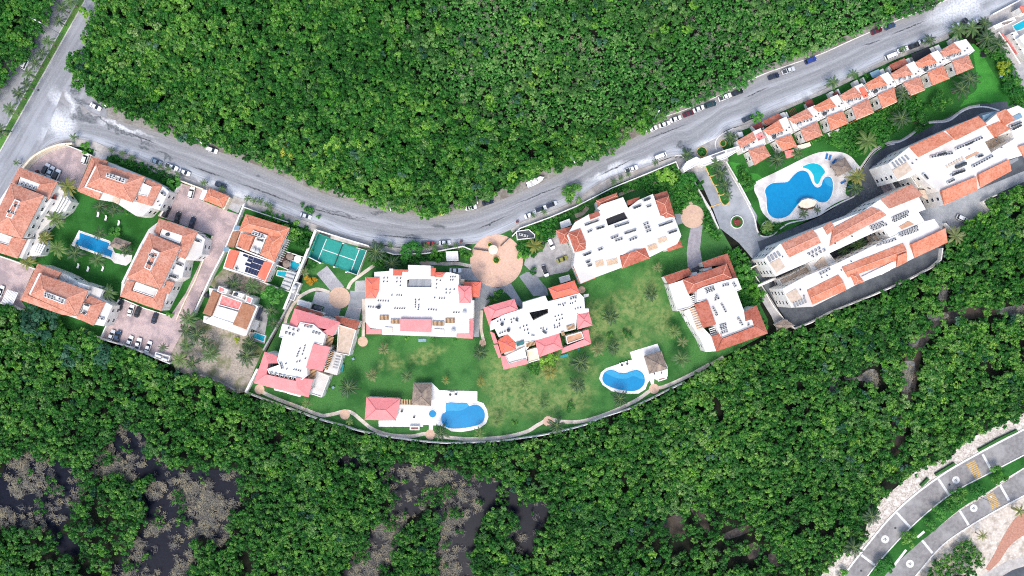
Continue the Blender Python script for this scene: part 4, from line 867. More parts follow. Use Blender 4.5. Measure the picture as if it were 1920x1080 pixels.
b = Building('apartment_building', 'N', '850,650', 'brown red roofed block standing alone at the end of the curved drive', 'apartment building')
b.body('N', '640,502 705,470 910,407 1090,364 1140,492 1085,517 1165,737 1180,850 1255,834 1280,905 915,1045 845,890 745,617 640,640', 10.4, para=.35)
b.body('N', '320,440 475,392 545,550 612,662 562,702 415,742', 7.0, para=.4); b.body('N', '490,742 552,712 640,700 720,935 805,1022 860,1190 740,1200 690,1080 600,932', 7.0)
b.shed('N', '985,90 700,190 720,250 1000,205', 6.8, 'brick', slope=.3); b.shed('N', '1087,352 985,90 985,207 1045,377', 6.8, 'brick', slope=.3); b.shed('N', '550,255 270,350 320,440 578,325', 6.8, 'brick', slope=.3)
b.hip('N', '480,385 975,208 1042,375 545,548', 10.0, 'brick'); b.shed('N', '610,665 712,932 847,887 752,615', 10.6, 'brick', wall=False, slope=.2)
b.shed('N', '1310,672 1440,990 1270,900 1250,830', 9.8, 'brick'); b.shed('N', '1150,765 1310,672 1250,830 1180,852', 9.8, 'brick'); b.shed('N', '860,1195 1440,990 1280,905 915,1045', 9.8, 'brick'); b.shed('N', '805,1022 860,1195 915,1045 900,990', 9.8, 'brick')
b.perg('N', '545,572 642,542 672,650 600,690', 7.6, 6, 'whitep'); b.perg('N', '552,702 617,682 717,930 642,955', 7.4, 10, 'wood', .2); b.perg('N', '770,932 847,907 882,990 802,1015', 7.6, 4, 'whitep')
b.flatpart('balcony', 'N', '505,740 545,735 605,900 570,905', 4.4, .3, 'metal'); b.flatpart('balcony', 'N', '495,800 520,795 535,850 512,858', 4.6, .9, 'stucco'); b.body('N', '720,265 805,238 815,262 730,290', 7.2, win=False); b.body('N', '555,330 640,300 648,325 562,352', 7.2, win=False)
for t, n in [('725,500 830,465', 4), ('740,530 840,495', 4), ('920,455 1000,435', 3), ('1045,415 1080,470', 2), ('850,555 885,605', 2), ('830,610 890,595', 2), ('815,695 870,790', 4), ('910,655 965,755', 4), ('1100,810 1150,900', 4), ('890,910 970,885', 3), ('900,945 975,920', 3), ('910,985 985,960', 3), ('1200,885 1235,890', 1)]:
    b.acs('N', t, n, 10.5, ACS)
b.flatpart('entrance_floor', 'N', '580,265 690,215 722,282 600,320', 0.2, .15, 'asph')

# ---------------------------------------------------------------- pavilions
def palapa(label, c, t, ze, slope=.55):
    b = Building('thatched_pavilion', c, t.split()[0], label, 'pavilion'); b.hip(c, t, ze, 'thatch', slope=slope, wall=False, thick=.35)
    for q in inset(b.loc(P2(c, t, ze)), .7): obj('post', MB().cyl(0, 0, 0, ze, .16, .13).mesh('post', M['darkwood']), b.r, (q[0], q[1], 0))
    return b
b = Building('pool_pavilion', 'K', '320,510', 'pink hip roofed pavilion with a white terrace beside the kidney pool', 'pavilion')
b.hip('K', '163,385 545,405 492,652 142,642', 3.8, 'pink', win=True); b.perg('K', '545,408 545,470 672,476 674,414', 3.0, 7, 'wood', .25)
b.body('K', '495,470 800,478 800,490 495,482', 2.2, win=False)
palapa('thatched pavilion beside the pink roofed pool house', 'K', '688,228 897,236 888,488 674,472', 3.0)
palapa('thatched bar roof on the deck of the smaller kidney pool', 'O', '765,345 962,288 1025,482 828,547', 3.0)
palapa('thatched shelter at the end of the small rectangular pool', 'C', '1300,145 1475,207 1398,312 1225,245', 2.9)
palapa('square thatched shelter beside the large free form pool', 'R', '1190,240 1345,150 1430,280 1268,367', 3.0)
b = Building('bar_counter', 'O', '930,560', 'white bar counter under the edge of the thatched pool roof', 'bar'); b.body('O', '830,545 1030,490 1032,572 850,602', 2.2, win=False); b.vents('O', '880,545 960,535', 2.3)
for c, t, l in [('K', '650,712 760,712 760,758 650,758', 'brick barbecue on the grass below the pink pavilion'), ('O', '915,590 1015,570 1022,602 925,632', 'brick barbecue beside the thatched pool bar')]:
    b = Building('barbecue', c, t.split()[0], l, 'barbecue'); b.body(c, t, 1.0, win=False, para=.25); q = inset(b.loc(P2(c, t, 1.0)), .5); v, f = prism_vf(q, 1.02, 1.15); obj('grill', mesh('grill', v, f, M['maroon']), b.r)
b = Building('guard_booth', 'p', '925,469', 'round roofed guard booth on the big pink plaza', 'guard booth'); m = MB(); m.cyl(0, 0, 2.7, 2.95, 1.75, n=24); m.cyl(0, 0, 2.95, 3.5, 1.75, .15, n=24); m.obj('round_roof', M['cream'], b.r); MB().cyl(0, 0, 0, 2.7, 1.2, n=16).obj('wall', M['stucco'], b.r)
for c, t, l in [('L', '1140,280 1245,240 1272,310 1157,352', 'white flat roofed hut in the shrubs beside the brown roofed block'), ('I', '598,8 742,50 722,112 580,65', 'white flat roofed hut behind the corner pink block'), ('J', '1010,60 1122,28 1142,92 1030,127', 'white flat roofed hut above the orange corner roof'), ('H', '1055,10 1190,5 1197,112 1065,117', 'white flat roofed hut beside the garden path near the plaza')]:
    b = Building('utility_hut', c, t.split()[0], l, 'hut', 'white utility huts'); b.body(c, t, 3.0, para=.25)
b = Building('utility_enclosure', 'L', '750,420', 'white walled enclosure with dark machinery by the plaza', 'enclosure'); b.body('L', '645,380 790,360 860,420 855,460 655,480', 1.9, para=.5, top='asph', win=False); b.acs('L', '680,415 780,440', 3, 2.0)
b = Building('utility_enclosure', 'p', '560,545', 'narrow white walled enclosure beside the compound wall', 'enclosure'); b.body('G', '205,765 270,790 190,985 125,960', 1.8, para=.5, top='asph2', win=False); b.put('water_tank', BTANK, 'G', '205,830 195,865', 1.85)
b = Building('garden_shed', 'N', '1620,890', 'small brown roofed shed at the corner of the forest wall', 'shed'); b.hip('N', '1515,890 1632,828 1742,902 1590,962', 2.8, 'thatch', wall=True)
b = Building('pool_bar', 'R', '925,670', 'round tan shade roof at the edge of the large pool', 'pool bar'); b.flatpart('canopy', 'R', '820,680 860,635 930,612 1000,632 1028,655 1000,700 920,725 850,715', 2.6, .15, 'cream')
for q in b.loc(P2('R', '870,680 980,680 925,640', 2.6)): obj('post', MB().cyl(0, 0, 0, 2.5, .1).mesh('post', M['whitep']), b.r, (q[0], q[1], 0))
ribs = b.loc(P2('R', '830,705 860,722 920,735 980,720 1010,690', .9)); v, f = ribbon_vf(ribs, .5, .1, .9); obj('counter', mesh('counter', v, f, M['darkwood']), b.r)
b = Building('patio_roof', 'f', '920,800', 'slatted grey patio roof against the compound wall', 'patio roof'); b.flatpart('deck', 'f', '915,670 1040,708 940,960 815,910', 2.6, .1, 'acgrey')
for k in range(4):
    y0 = 700 + k * 55; x0 = 905 - k * 24
    b.perg('f', f'{x0},{y0} {x0 + 120},{y0 + 38} {x0 + 112},{y0 + 58} {x0 - 8},{y0 + 20}', 2.75, 1, 'metal', .3)
for k, (x, y, l) in enumerate([(948, 470, 'upper'), (897, 578, 'lower')]):
    cx, cy, _ = W(420 + x / 7.71, 420 + y / 7.71, 2.6); r = tag(empty('patio_umbrella', (cx, cy, 0)), f'{l} of the two round grey umbrellas beside the tiny patio pool', 'umbrella', 'patio umbrellas')
    MB().cyl(0, 0, 2.2, 2.7, 1.4, .08, 16).obj('canopy', M['thatch'], r); MB().cyl(0, 0, 0, 2.3, .05, n=6).obj('pole', M['darkwood'], r)
cx, cy, _ = W(420 + 1060 / 7.71, 420 + 505 / 7.71, 2.6); r = tag(empty('patio_umbrella', (cx, cy, 0)), 'white round umbrella at the edge of the tiny patio pool', 'umbrella', 'patio umbrellas')
MB().cyl(0, 0, 2.2, 2.7, 1.4, .08, 16).obj('canopy', M['whitep'], r); MB().cyl(0, 0, 0, 2.3, .05, n=6).obj('pole', M['whitep'], r)

# ---------------------------------------------------------------- the villas along the street
VN = [('Q', (975, 380), (1150, 280), (1190, 370), (1010, 470)), ('X', (430, 860), (600, 750), (660, 870), (490, 920)), ('X', (710, 730), (920, 620), (990, 715), (770, 790)), ('X', (990, 600), (1175, 500), (1250, 600), (1050, 660)),
      ('X', (1290, 470), (1450, 375), (1545, 480), (1340, 535)), ('Y', (135, 760), (300, 668), (388, 777), (178, 830)), ('Y', (420, 650), (592, 548), (672, 657), (468, 713)), ('Y', (695, 520), (862, 423), (947, 527), (748, 583)), ('Y', (978, 395), (1130, 298), (1222, 397), (1025, 458))]
VS = [('Q', (1100, 490), (1280, 430), (1350, 550), (1170, 660)), ('Q', (1400, 375), (1580, 310), (1650, 445), (1490, 497)), ('X', (845, 857), (1035, 765), (1097, 922), (905, 997)), ('X', (1140, 715), (1325, 645), (1387, 787), (1190, 872)),
      ('X', (1425, 602), (1610, 510), (1672, 662), (1475, 742)), ('Y', (275, 887), (460, 803), (492, 962), (325, 1037)), ('Y', (560, 752), (745, 680), (807, 827), (650, 887)), ('Y', (835, 632), (1010, 555), (1082, 707), (890, 782)), ('Y', (1113, 507), (1297, 438), (1355, 582), (1165, 662))]
ORD = ['first', 'second', 'third', 'fourth', 'fifth', 'sixth', 'seventh', 'eighth', 'ninth', 'tenth', 'eleventh', 'twelfth', 'thirteenth', 'fourteenth', 'fifteenth', 'sixteenth', 'seventeenth', 'eighteenth', 'nineteenth', 'twentieth']
SS = lambda pts: ' '.join(f'{x:.1f},{y:.1f}' for x, y in pts)
for k in range(9):
    (c1, *n_), (c2, *s_) = VN[k], VS[k]
    toc = lambda c, pts: [((CROPS[c][0] + x / 6), (CROPS[c][1] + y / 6)) for x, y in pts]
    n_ = toc(c1, n_); s_ = toc(c2, s_)
    b = Building('villa', 'p', f'{s_[0][0]:.1f},{s_[0][1]:.1f}', f'{ORD[k]} villa from the gate in the row of terracotta roofed villas', 'villa', 'row of villas along the street', wall='stucco')
    side = 'orangewall' if k in (4, 5, 6) else 'cream'
    ex = 14 if k < 8 else 22
    body = [n_[0], n_[1], (n_[1][0] + ex, n_[1][1] - 6), (n_[2][0] + ex + 1, n_[2][1] - 1), (s_[1][0] + 2, s_[1][1] - 1), s_[1], s_[0], (s_[0][0] - 11, s_[0][1] + 4)]
    b.body('p', SS(body), 5.6, 'stucco', para=.3)
    mt = 'terra2' if k % 2 else 'terra'
    b.roof('p', SS(s_), 6.6, None, .22, mt, win=True); b.roof('p', SS(n_), 6.2, None, .22, mt)
    if k in (4, 5, 6):
        z = 5.6; low = [s_[3], s_[2], (s_[2][0] - 1, s_[2][1] + 1.5), (s_[3][0] - 1, s_[3][1] + 1.5)]; b.body('p', SS(low), 6.2, 'orangewall', 'cream')
    a = Vector(n_[3]); d = Vector(s_[1]) - Vector(n_[2])
    b.acs('p', f'{n_[3][0] + 2:.1f},{n_[3][1] + 2:.1f} {n_[2][0] - 2:.1f},{n_[2][1] + 4:.1f}', 3 + k % 3, 5.75, ACS)
    b.put('water_tank', TANK if k % 2 else BTANK, 'p', f'{(n_[3][0] * 2 + s_[0][0]) / 3 + 5:.1f},{(n_[3][1] * 2 + s_[0][1]) / 3 + 1:.1f}', 5.7)
    b.vents('p', f'{n_[2][0] + 4:.1f},{n_[2][1]:.1f} {n_[2][0] + 9:.1f},{n_[2][1] - 5:.1f}', 5.7)
    n1 = n_[1]; b.body('p', SS([(n1[0] + 3, n1[1] - 1), (n1[0] + 10, n1[1] - 4), (n1[0] + 6, n1[1] - 13), (n1[0] - 1, n1[1] - 10)]), 2.6, 'stucco', win=False)
    n0 = n_[0]; b.body('p', SS([(n0[0] - 1, n0[1] - 1), (n0[0] + 1.5, n0[1] - 2), (n0[0] - 3, n0[1] - 12), (n0[0] - 5.5, n0[1] - 11)]), 2.2, 'stucco', win=False)
    if k == 0: b.flatpart('terrace_floor', 'Q', '1180,320 1250,285 1295,345 1215,385', 5.9, .15, 'redpaint'); b.body('Q', '975,290 1030,280 1045,330 1000,345', 2.5, win=False)
    if k == 1: b.shed('X', '415,762 600,675 650,742 480,812', 3.2, 'brick'); b.body('X', '300,820 400,770 430,830 350,870', 2.6, top='maroon', win=False)
    if k == 2: b.body('X', '610,680 660,660 700,710 650,735', 2.4, win=False); b.perg('X', '700,650 730,705 810,665 780,610', 2.4, 5, 'darkwood', .2)
    if k == 3: b.flatpart('carport_roof', 'X', '893,545 970,508 1007,592 932,622', 3.0, .15, 'maroon'); b.flatpart('terrace_floor', 'X', '1150,900 1280,845 1310,890 1170,935', 1.0, .3, 'acgrey')
    if k == 4: b.flatpart('terrace_floor', 'X', '1505,395 1562,370 1617,482 1560,502', 5.95, .15, 'redor'); b.flatpart('carport_roof', 'X', '1205,455 1260,428 1285,470 1230,495', 3.0, .15, 'maroon')
    if k == 5: b.flatpart('carport_roof', 'Y', '185,640 285,598 328,675 215,695', 3.0, .12, 'bluegrey')
    if k == 6: b.shed('Y', '575,473 403,550 445,612 607,547', 3.4, 'brick')
    if k == 7: b.perg('Y', '645,440 690,508 888,432 838,352', 3.0, 11, 'black', .75)
    if k == 8: b.body('Y', '915,340 960,322 1000,385 955,405', 2.5, win=False); b.body('Y', '1090,260 1125,250 1150,300 1115,315', 2.2, top='beige', win=False)
    if k == 1: b.flatpart('terrace_floor', 'Q', '1505,500 1610,480 1625,550 1525,590', 3.0, .2, 'redpaint')
    if k == 2: b.body('X', '800,1040 950,1000 965,1040 830,1080', 2.6, top='cream', win=False)

# ---------------------------------------------------------------- gateway of the right-hand complex
b = Building('gateway', 'Q', '700,560', 'long white entrance canopy spanning the driveway beside the first villa', 'gateway')
b.body('Q', '355,690 400,620 510,565 560,592 545,640 420,712 375,742', 4.2, para=.4); b.body('Q', '550,590 835,488 1000,440 1012,482 850,582 640,652 600,670 540,640', 4.0, para=.4)
b.perg('Q', '680,555 830,500 838,520 688,575', 4.3, 3, 'metal', .4); b.perg('Q', '850,495 950,460 960,485 862,520', 4.3, 4, 'acgrey', .3)

# ---------------------------------------------------------------- the two long blocks of the right-hand complex
b = Building('apartment_building', 'T', '800,500', 'long white double winged block with a dark planted courtyard and terracotta roofs', 'apartment building')
b.body('T', '205,712 78,505 250,347 735,152 1180,-18 1385,-158 1735,-328 1895,-45 1815,-15 1882,90 1640,200 1490,270 1420,165 830,440', 12.6)
b.body('T', '282,848 550,705 900,562 1495,272 1640,205 1882,92 1990,62 2065,172 2140,325 1770,500 1560,605 1360,700 1100,810 1000,862 625,1050 382,1062', 12.6)
b.body('T', '235,742 360,690 560,582 640,690 470,760 285,838', 5.0, top='beige', para=.4); b.body('T', '560,562 800,442 885,555 640,680', 8.0, para=.4); b.flatpart('terrace_floor', 'T', '640,580 740,480 800,590 690,640', 8.3, .2, 'beige')
b.flatpart('terrace_floor', 'T', '140,562 250,502 312,602 217,672', 12.95, .2, 'beige'); b.flatpart('terrace_floor', 'T', '320,912 432,847 502,957 382,1007', 12.95, .2, 'beige')
b.perg('T', '240,420 275,470 130,552 100,500', 13.0, 4, 'metal', .8); b.perg('T', '390,1012 415,1060 562,1000 540,947', 13.0, 5, 'metal', .6)
b.roof('T', '265,340 622,183 717,332 360,497', 13.0, '1010', .3, 'terra', wall=False); b.roof('T', '735,150 825,92 872,172 790,245', 13.0, '1010', .3, 'terra', wall=False); b.roof('T', '850,165 1290,-72 1457,20 815,367', 13.05, '1010', .3, 'terra', wall=False)
b.shed('V', '655,88 305,260 405,367 762,222', 13.0, 'terra', wall=False, slope=.25)
b.roof('T', '560,865 912,690 1007,862 625,1027', 13.0, '1010', .3, 'terra2', wall=False); b.roof('T', '950,605 1640,335 1690,492 1022,722', 13.0, '1010', .3, 'terra2', wall=False); b.hip('T', '1050,692 1122,660 1202,772 1098,807', 13.3, 'terra2', wall=False)
b.shed('T', '1570,605 1690,545 1660,440 1560,480', 13.1, 'terra2', wall=False); b.shed('V', '690,922 1062,747 1012,590 635,767', 13.0, 'terra2', wall=False, slope=.25)
b.body('T', '1180,712 1530,542 1562,600 1400,690 1370,690', 13.4, win=False); b.body('T', '1310,680 1380,650 1500,640 1365,700', 9.0, win=False)
b.flatpart('light_well', 'T', '1592,150 1700,87 1765,122 1625,180', 12.86, .1, 'tan')
for t, n in [('1510,60 1700,-20', 7), ('1520,95 1690,20', 7), ('1580,240 1800,150', 8), ('1600,260 1810,180', 6), ('1260,160 1420,100', 5), ('1330,360 1560,290', 7), ('560,470 710,380', 4), ('600,500 770,400', 4), ('690,690 820,620', 4), ('1280,190 1460,120', 5)]: b.acs('T', t, n, 12.85, ACS)
b.vents('T', '280,490 480,860 520,930 940,640 1050,540 870,340 1060,260 720,720 780,700 500,600 430,650 470,630', 12.85)
m = MB()
cx, cy = b.loc(P2('T', '1350,270', 4.5))[0]
for k in range(14):
    a0 = math.radians(60 + k * 17); m.add(([(0, 0, 0)] * 0, [])); 
    p = [(cx + r * math.cos(a), cy + r * math.sin(a)) for r, a in ((.8, a0), (2.6, a0), (2.6, a0 + .28), (.8, a0 + .28))]; m.add(prism_vf(p, k * .3, k * .3 + .25))
m.obj('spiral_stair', M['beige'], b.r); b.body('T', '1300,270 1420,180 1480,260 1350,330', 5.0, top='beige', win=False)

b = Building('apartment_building', 'U', '1100,600', 'white block with bare orange roof strips and rooftop machinery at the edge of the picture', 'apartment building')
b.body('U', '395,757 630,572 1030,392 1410,227 1590,465 1480,515 1550,640 1720,722 1780,832 1400,1052 1030,1227 970,1072 830,980 730,860 640,912 500,958 440,840', 13.2)
b.body('U', '1590,465 1480,312 1620,192 1850,107 1990,180 1990,382 1780,402', 13.2); b.body('U', '1550,640 1810,482 1780,402 1990,382 1990,642 1720,722', 13.2)
b.body('U', '640,914 730,862 832,982 722,1035', 8.0, top='beige', para=.4); b.flatpart('courtyard_floor', 'U', '1480,512 1780,402 1810,482 1552,637', 6.0, .3, 'beige')
b.shed('U', '1010,395 630,572 735,687 1112,492', 13.6, 'terra2', wall=False, slope=.22); b.shed('U', '1405,225 1040,385 1150,497 1487,327', 13.6, 'terra2', wall=False, slope=.22); b.shed('U', '1640,285 1500,345 1590,467 1752,377', 13.6, 'terra2', wall=False, slope=.2); b.shed('U', '1715,145 1610,190 1690,337 1802,272', 13.7, 'terra2', wall=False, slope=.2)
b.shed('V', '1025,327 1397,160 1362,8 975,170', 13.6, 'terra2', wall=False, slope=.22); b.shed('U', '1430,1032 1782,842 1732,718 1390,887', 13.6, 'terra2', wall=False, slope=.22); b.shed('U', '1920,692 1992,642 1932,540 1850,570', 13.6, 'terra2', wall=False, slope=.2)
b.flatpart('terrace_floor', 'U', '440,832 602,742 662,832 500,942', 13.55, .2, 'beige'); b.perg('U', '600,660 640,702 460,812 420,760', 13.6, 5, 'metal', .6)
for t, n in [('860,690 1110,645', 8), ('930,665 1040,640', 4), ('1145,600 1445,470', 10), ('1250,560 1330,525', 3), ('1090,900 1250,835', 6), ('1120,875 1240,845', 5), ('1330,800 1560,675', 8), ('1380,690 1450,670', 3), ('1050,980 1130,940', 3), ('1750,350 1880,300', 5), ('1770,385 1880,330', 5), ('780,880 830,940', 3)]: b.acs('U', t, n, 13.45, ACM)
b.put('water_tank', TANK, 'U', '1160,800 1190,790 1220,775 1240,765', 13.45); b.vents('U', '660,760 705,720 1660,580 1720,440 1600,505 1300,600', 13.45)
b.perg('U', '1030,790 1050,815 1250,705 1230,680', 13.5, 7, 'beige', .6); b.flatpart('light_well', 'U', '1255,690 1385,625 1420,640 1275,715', 13.42, .1, 'tan')
b.flatpart('skylight', 'U', '1450,220 1620,165 1500,290 1470,300', 11.0, .2, 'bluegrey'); b.flatpart('skylight', 'U', '1780,240 1880,190 1905,240 1800,285', 13.7, .3, 'bluegrey'); b.flatpart('balcony', 'U', '1750,730 1850,690 1860,720 1770,770', 9.0, .2, 'metal'); b.flatpart('balcony', 'V', '740,160 800,155 850,270 780,240', 8.0, .2, 'beige')

# ---------------------------------------------------------------- corner of the next compound, upper right
b = Building('gateway', 'y', '1270,400', 'white gate roof beside the turquoise pool at the upper corner', 'gateway'); b.body('y', '1085,442 1440,288 1482,352 1130,502', 4.0, para=.3); b.flatpart('roof_panel', 'y', '1250,390 1450,345 1330,410 1260,412', 4.4, .1, 'thatch')
b = Building('house', 'y', '1600,140', 'orange roofed house cut by the upper corner of the picture', 'house'); b.hip('y', '1550,110 1700,30 1760,200 1600,215', 5.0, 'redor'); 
b = Building('terrace_house', 'y', '1500,800', 'white terrace with a row of dark wall lamps at the picture edge', 'house'); b.body('y', '1390,560 1480,530 1760,950 1660,1010', 3.4, win=False, para=.3); b.body('y', '1520,640 1640,560 1760,760 1640,800', 5.0, para=.3)
b.put('wall_lamp', VENT, 'y', '1410,590 1435,675 1495,755 1550,845', 3.5)
# ================================================================ POOLS
def pool_mat(name, a, b):
    nb = NB(name); p = nb.pos(); n1 = nb.noise(0.8, p, 3); n2 = nb.noise(0.12, p, 2)
    col = nb.mix(nb.rng(n1, 0.3, 0.7, 0, 0.35), lin(a), lin(b)); col = nb.mix(nb.rng(n2, 0.4, 0.7, 0, 0.3), col, lin(b))
    return nb.done(col, 0.12, n1, 0.06, 0.05, 0.4)
M['pool'] = pool_mat('pool_water', '#067cae', '#1590c2'); M['pool2'] = pool_mat('shallow_pool_water', '#2890ba', '#46a4c8'); M['turq'] = pool_mat('turquoise_pool_water', '#12a0b4', '#28b0c0')
M['coping'] = plain('pool_coping', '#dcdad6', '#cac7c2', 1.0, 0.8)
def pool(label, c, t, z, mat='pool', curve=3, shallow=None, coping=True):
    pts = P2(c, t); pts = smooth(pts, True, curve) if curve else pts; pts = ccw(pts)
    cx = sum(p[0] for p in pts) / len(pts); cy = sum(p[1] for p in pts) / len(pts)
    r = tag(empty('swimming_pool', (cx, cy, 0)), label, 'swimming pool'); q = [(x - cx, y - cy) for x, y in pts]; n = len(q)
    obj('water', mesh('water', [(x, y, z) for x, y in q], [tuple(range(n))], M[mat]), r)
    if coping:
        o = inset(q, -0.35); v = [(x, y, z - .05) for x, y in q] + [(x, y, z + .06) for x, y in q] + [(x, y, z + .06) for x, y in o] + [(x, y, z - .1) for x, y in o]; f = []
        for k in range(n):
            l = (k + 1) % n; f += [(k, n + k, n + l, l), (n + k, 2 * n + k, 2 * n + l, n + l), (2 * n + k, 3 * n + k, 3 * n + l, 2 * n + l)]
        obj('coping', mesh('coping', v, f, M['coping']), r)
    if shallow:
        s = smooth(P2(c, shallow), True, 3); s = ccw([(x - cx, y - cy) for x, y in s]); obj('shallow_step', mesh('shallow_step', [(x, y, z + .012) for x, y in s], [tuple(range(len(s)))], M['pool2']), r)
    return r
pool('kidney shaped pool beside the pink pavilion', 'K', '1005,610 1022,570 1058,550 1060,452 1180,450 1293,452 1320,488 1370,470 1430,480 1480,530 1495,590 1480,650 1440,690 1340,720 1200,738 1090,735 1030,700 1008,650', 0.15, curve=2, shallow='1068,460 1180,458 1290,460 1312,488 1250,528 1190,543 1120,538 1066,542')
pool('kidney shaped pool beside the thatched bar', 'O', '295,590 320,530 370,502 430,506 480,530 560,535 620,512 690,502 750,540 772,600 765,660 720,710 650,738 560,735 460,715 360,680 310,640', 0.15, shallow='330,530 375,510 430,514 480,538 560,543 620,520 690,510 742,545 764,602 720,600 650,570 570,598 480,598 400,570')
pool('large free form pool beside the villas', 'R', '445,540 460,490 520,445 600,435 700,425 750,370 810,315 880,300 930,330 960,400 990,460 1030,490 1075,470 1095,410 1130,370 1180,375 1205,430 1205,520 1180,600 1130,650 1060,655 1010,625 930,605 860,620 810,680 750,760 690,815 600,840 530,825 480,770 465,690 460,600', 0.15, shallow='1110,385 1140,375 1178,382 1198,430 1197,480 1160,470 1120,440')
pool('small curved children pool beside the large free form pool', 'R', '865,260 920,230 990,217 1060,237 1100,280 1118,320 1080,370 1050,440 1022,448 1000,420 990,360 960,310 920,280', 0.15, 'turq')
pool('rectangular pool on the dark lawn with a notched end', 'C', '905,100 1235,215 1215,280 1275,305 1252,372 1190,350 1090,318 850,225 870,178 895,175', 0.15, curve=0)
pool('round whirlpool beside the thatched pavilion', 'K', ' '.join(f'{907 + 41 * math.cos(a * .4189):.0f},{573 + 41 * math.sin(a * .4189):.0f}' for a in range(15)), 0.15, curve=0)
pool('bright turquoise pool of the white house with brown wings', 'F', '950,562 1062,602 1052,662 930,615', 0.2, 'turq', 0)
pool('tiny turquoise pool beside the round umbrellas', 'f', '975,530 1080,560 1092,600 1040,672 960,642', 0.2, 'turq', 0)
pool('tiny teal pool beside the slatted patio roof', 'f', '780,682 905,690 885,770 770,738', 0.2, 'turq', 0)
pool('turquoise pool in the upper corner of the picture', 'y', '1432,440 1640,328 1700,420 1560,500 1490,520 1455,490', 0.12, 'turq', 0)
sheet('patio', P2('f', '900,400 1140,470 1050,700 770,600'), 0.08, plain('dark_patio', '#5b4a48', '#4c3d3c', 1.0, .9)); sheet('patio', P2('F', '1040,280 1110,300 1090,420 1060,590 960,545 990,430'), 0.08, M['conc']); sheet('patio', P2('F', '905,545 1085,590 1060,690 880,640'), 0.1, M['paverg'], thick=.1)

# ================================================================ TENNIS COURT
def court_mat():
    nb = NB('green_court'); p = nb.pos(); n = nb.noise(1.2, p, 4); return nb.done(nb.mix(nb.rng(n, .3, .7), lin('#2a8a7c'), lin('#33968a')), .8, n, .1, .02)
M['court'] = court_mat(); M['court2'] = plain('dark_green_court', '#1f7a72', '#277f78', 1.2, .8); M['courtfence'] = plain('green_windscreen', '#3d9a86', '#348a78', 1.0, .8)
q = P2('G', '455,235 1000,420 895,690 352,488'); cx, cy = sum(a for a, _ in q) / 4, sum(b for _, b in q) / 4
tc = tag(empty('tennis_court', (cx, cy, 0)), 'green tennis court with white lines beside the street wall', 'tennis court'); L_ = lambda pts: [(x - cx, y - cy) for x, y in pts]
def part_sheet(name, c, t, z, mat):
    p = ccw(L_(P2(c, t))); return obj(name, mesh(name, [(x, y, z) for x, y in p], [tuple(range(4))], mat), tc)
part_sheet('surface', 'G', '455,235 1000,420 895,690 352,488', 0.06, M['court2']); part_sheet('playing_area', 'G', '553,280 922,408 836,640 462,515', 0.075, M['court'])
for t in ('555,288 460,518', '922,408 834,640', '510,405 872,530'):
    v, f = ribbon_vf(L_(P2('G', t)), .28, .076, .09); obj('court_line', mesh('court_line', v, f, M['markw']), tc)
a, b_ = L_(P2('G', '742,342 640,602')); v, f = ribbon_vf([a, b_], .12, .08, 1.0); obj('net', mesh('net', v, f, M['dark']), tc)
for p in (a, b_): MB().cyl(p[0], p[1], 0, 1.1, .12).obj('net_post', M['whitep'], tc)
for t in ('455,228 348,490', '455,228 580,275', '890,388 1004,418 897,694 785,655', '348,490 480,558'):
    v, f = ribbon_vf(L_(P2('G', t, 2.4)), .25, 0, 2.4); obj('windscreen', mesh('windscreen', v, f, M['courtfence'] if t[0] == '4' else M['stucco']), tc)
for t in ('740,338', '480,560', '640,604', '775,662'):
    p = L_(P2('G', t, 5))[0]; m = MB(); m.cyl(p[0], p[1], 0, 5, .1, .07, 6); m.box(p[0] - .35, p[1] - .2, 5, p[0] + .35, p[1] + .2, 5.15); m.obj('floodlight', M['whitep'], tc)

# ================================================================ WALLS AND FENCES
def wall(label, c, t, h, w=.3, mat='stucco', curve=False, name='boundary_wall', cat='wall', group='boundary walls', posts=False):
    p = P2(c, t, h); p = smooth(p, False, 5) if curve else p
    o = p[0]; q = [(x - o[0], y - o[1]) for x, y in p]; v, f = ribbon_vf(q, w, 0, h)
    r = tag(obj(name, mesh(name, v, f, M[mat] if isinstance(mat, str) else mat), None, (o[0], o[1], 0)), label, cat, group)
    return r
wall('thin white wall curving along the forest below the garden path', 'p', '460,736 501,752 560,773 599,787 644,799 676,809 743,822 827,831 893,830 943,827 980,822 1029,814 1095,798 1127,784 1180,767 1207,755 1253,732 1285,717', 2.0, .3, curve=True)
wall('white wall separating the tennis court from the houses', 'p', '592,431 562,505 532,580', 2.2, .9); wall('white wall beside the waste lot', 'p', '562,533 528,595 493,657', 2.2, .6, 'conc'); wall('white wall running down to the garden corner', 'p', '482,692 460,736', 2.2, .8)
wall('white street wall behind the tennis court', 'p', '592,431 640,446 697,463', 2.2, .5); wall('white street wall beside the garden shrubs', 'p', '697,463 738,477 800,475 868,462 883,468', 2.2, .4)
wall('white street wall along the shrub garden', 'p', '960,443 975,428 1030,408 1080,387 1148,352', 2.2, .35); wall('white street wall in front of the shrub garden path', 'p', '1148,352 1212,326 1268,303 1273,317', 2.2, .35)
wall('cream curved wall round the brick car park', 'p', '43,315 55,300 70,288 90,278 112,271 135,269', 2.0, .7, 'cream', True); wall('white wall beside the car park shrubs', 'p', '122,271 152,283 172,292', 2.0, .35)
wall('white wall along the brick drive', 'p', '457,383 440,425 418,475 397,515 361,592', 2.2, .6); wall('cream kerb wall on the near side of the brick drive', 'p', '398,442 383,482 366,525 348,560 330,600', .6, .4, 'cream')
wall('white wall of the upper brick car park', 'p', '338,343 323,366 300,405', 2.2, .4); wall('yellow street wall of the upper brick car park', 'p', '335,338 381,355', 2.2, .5, 'cream')
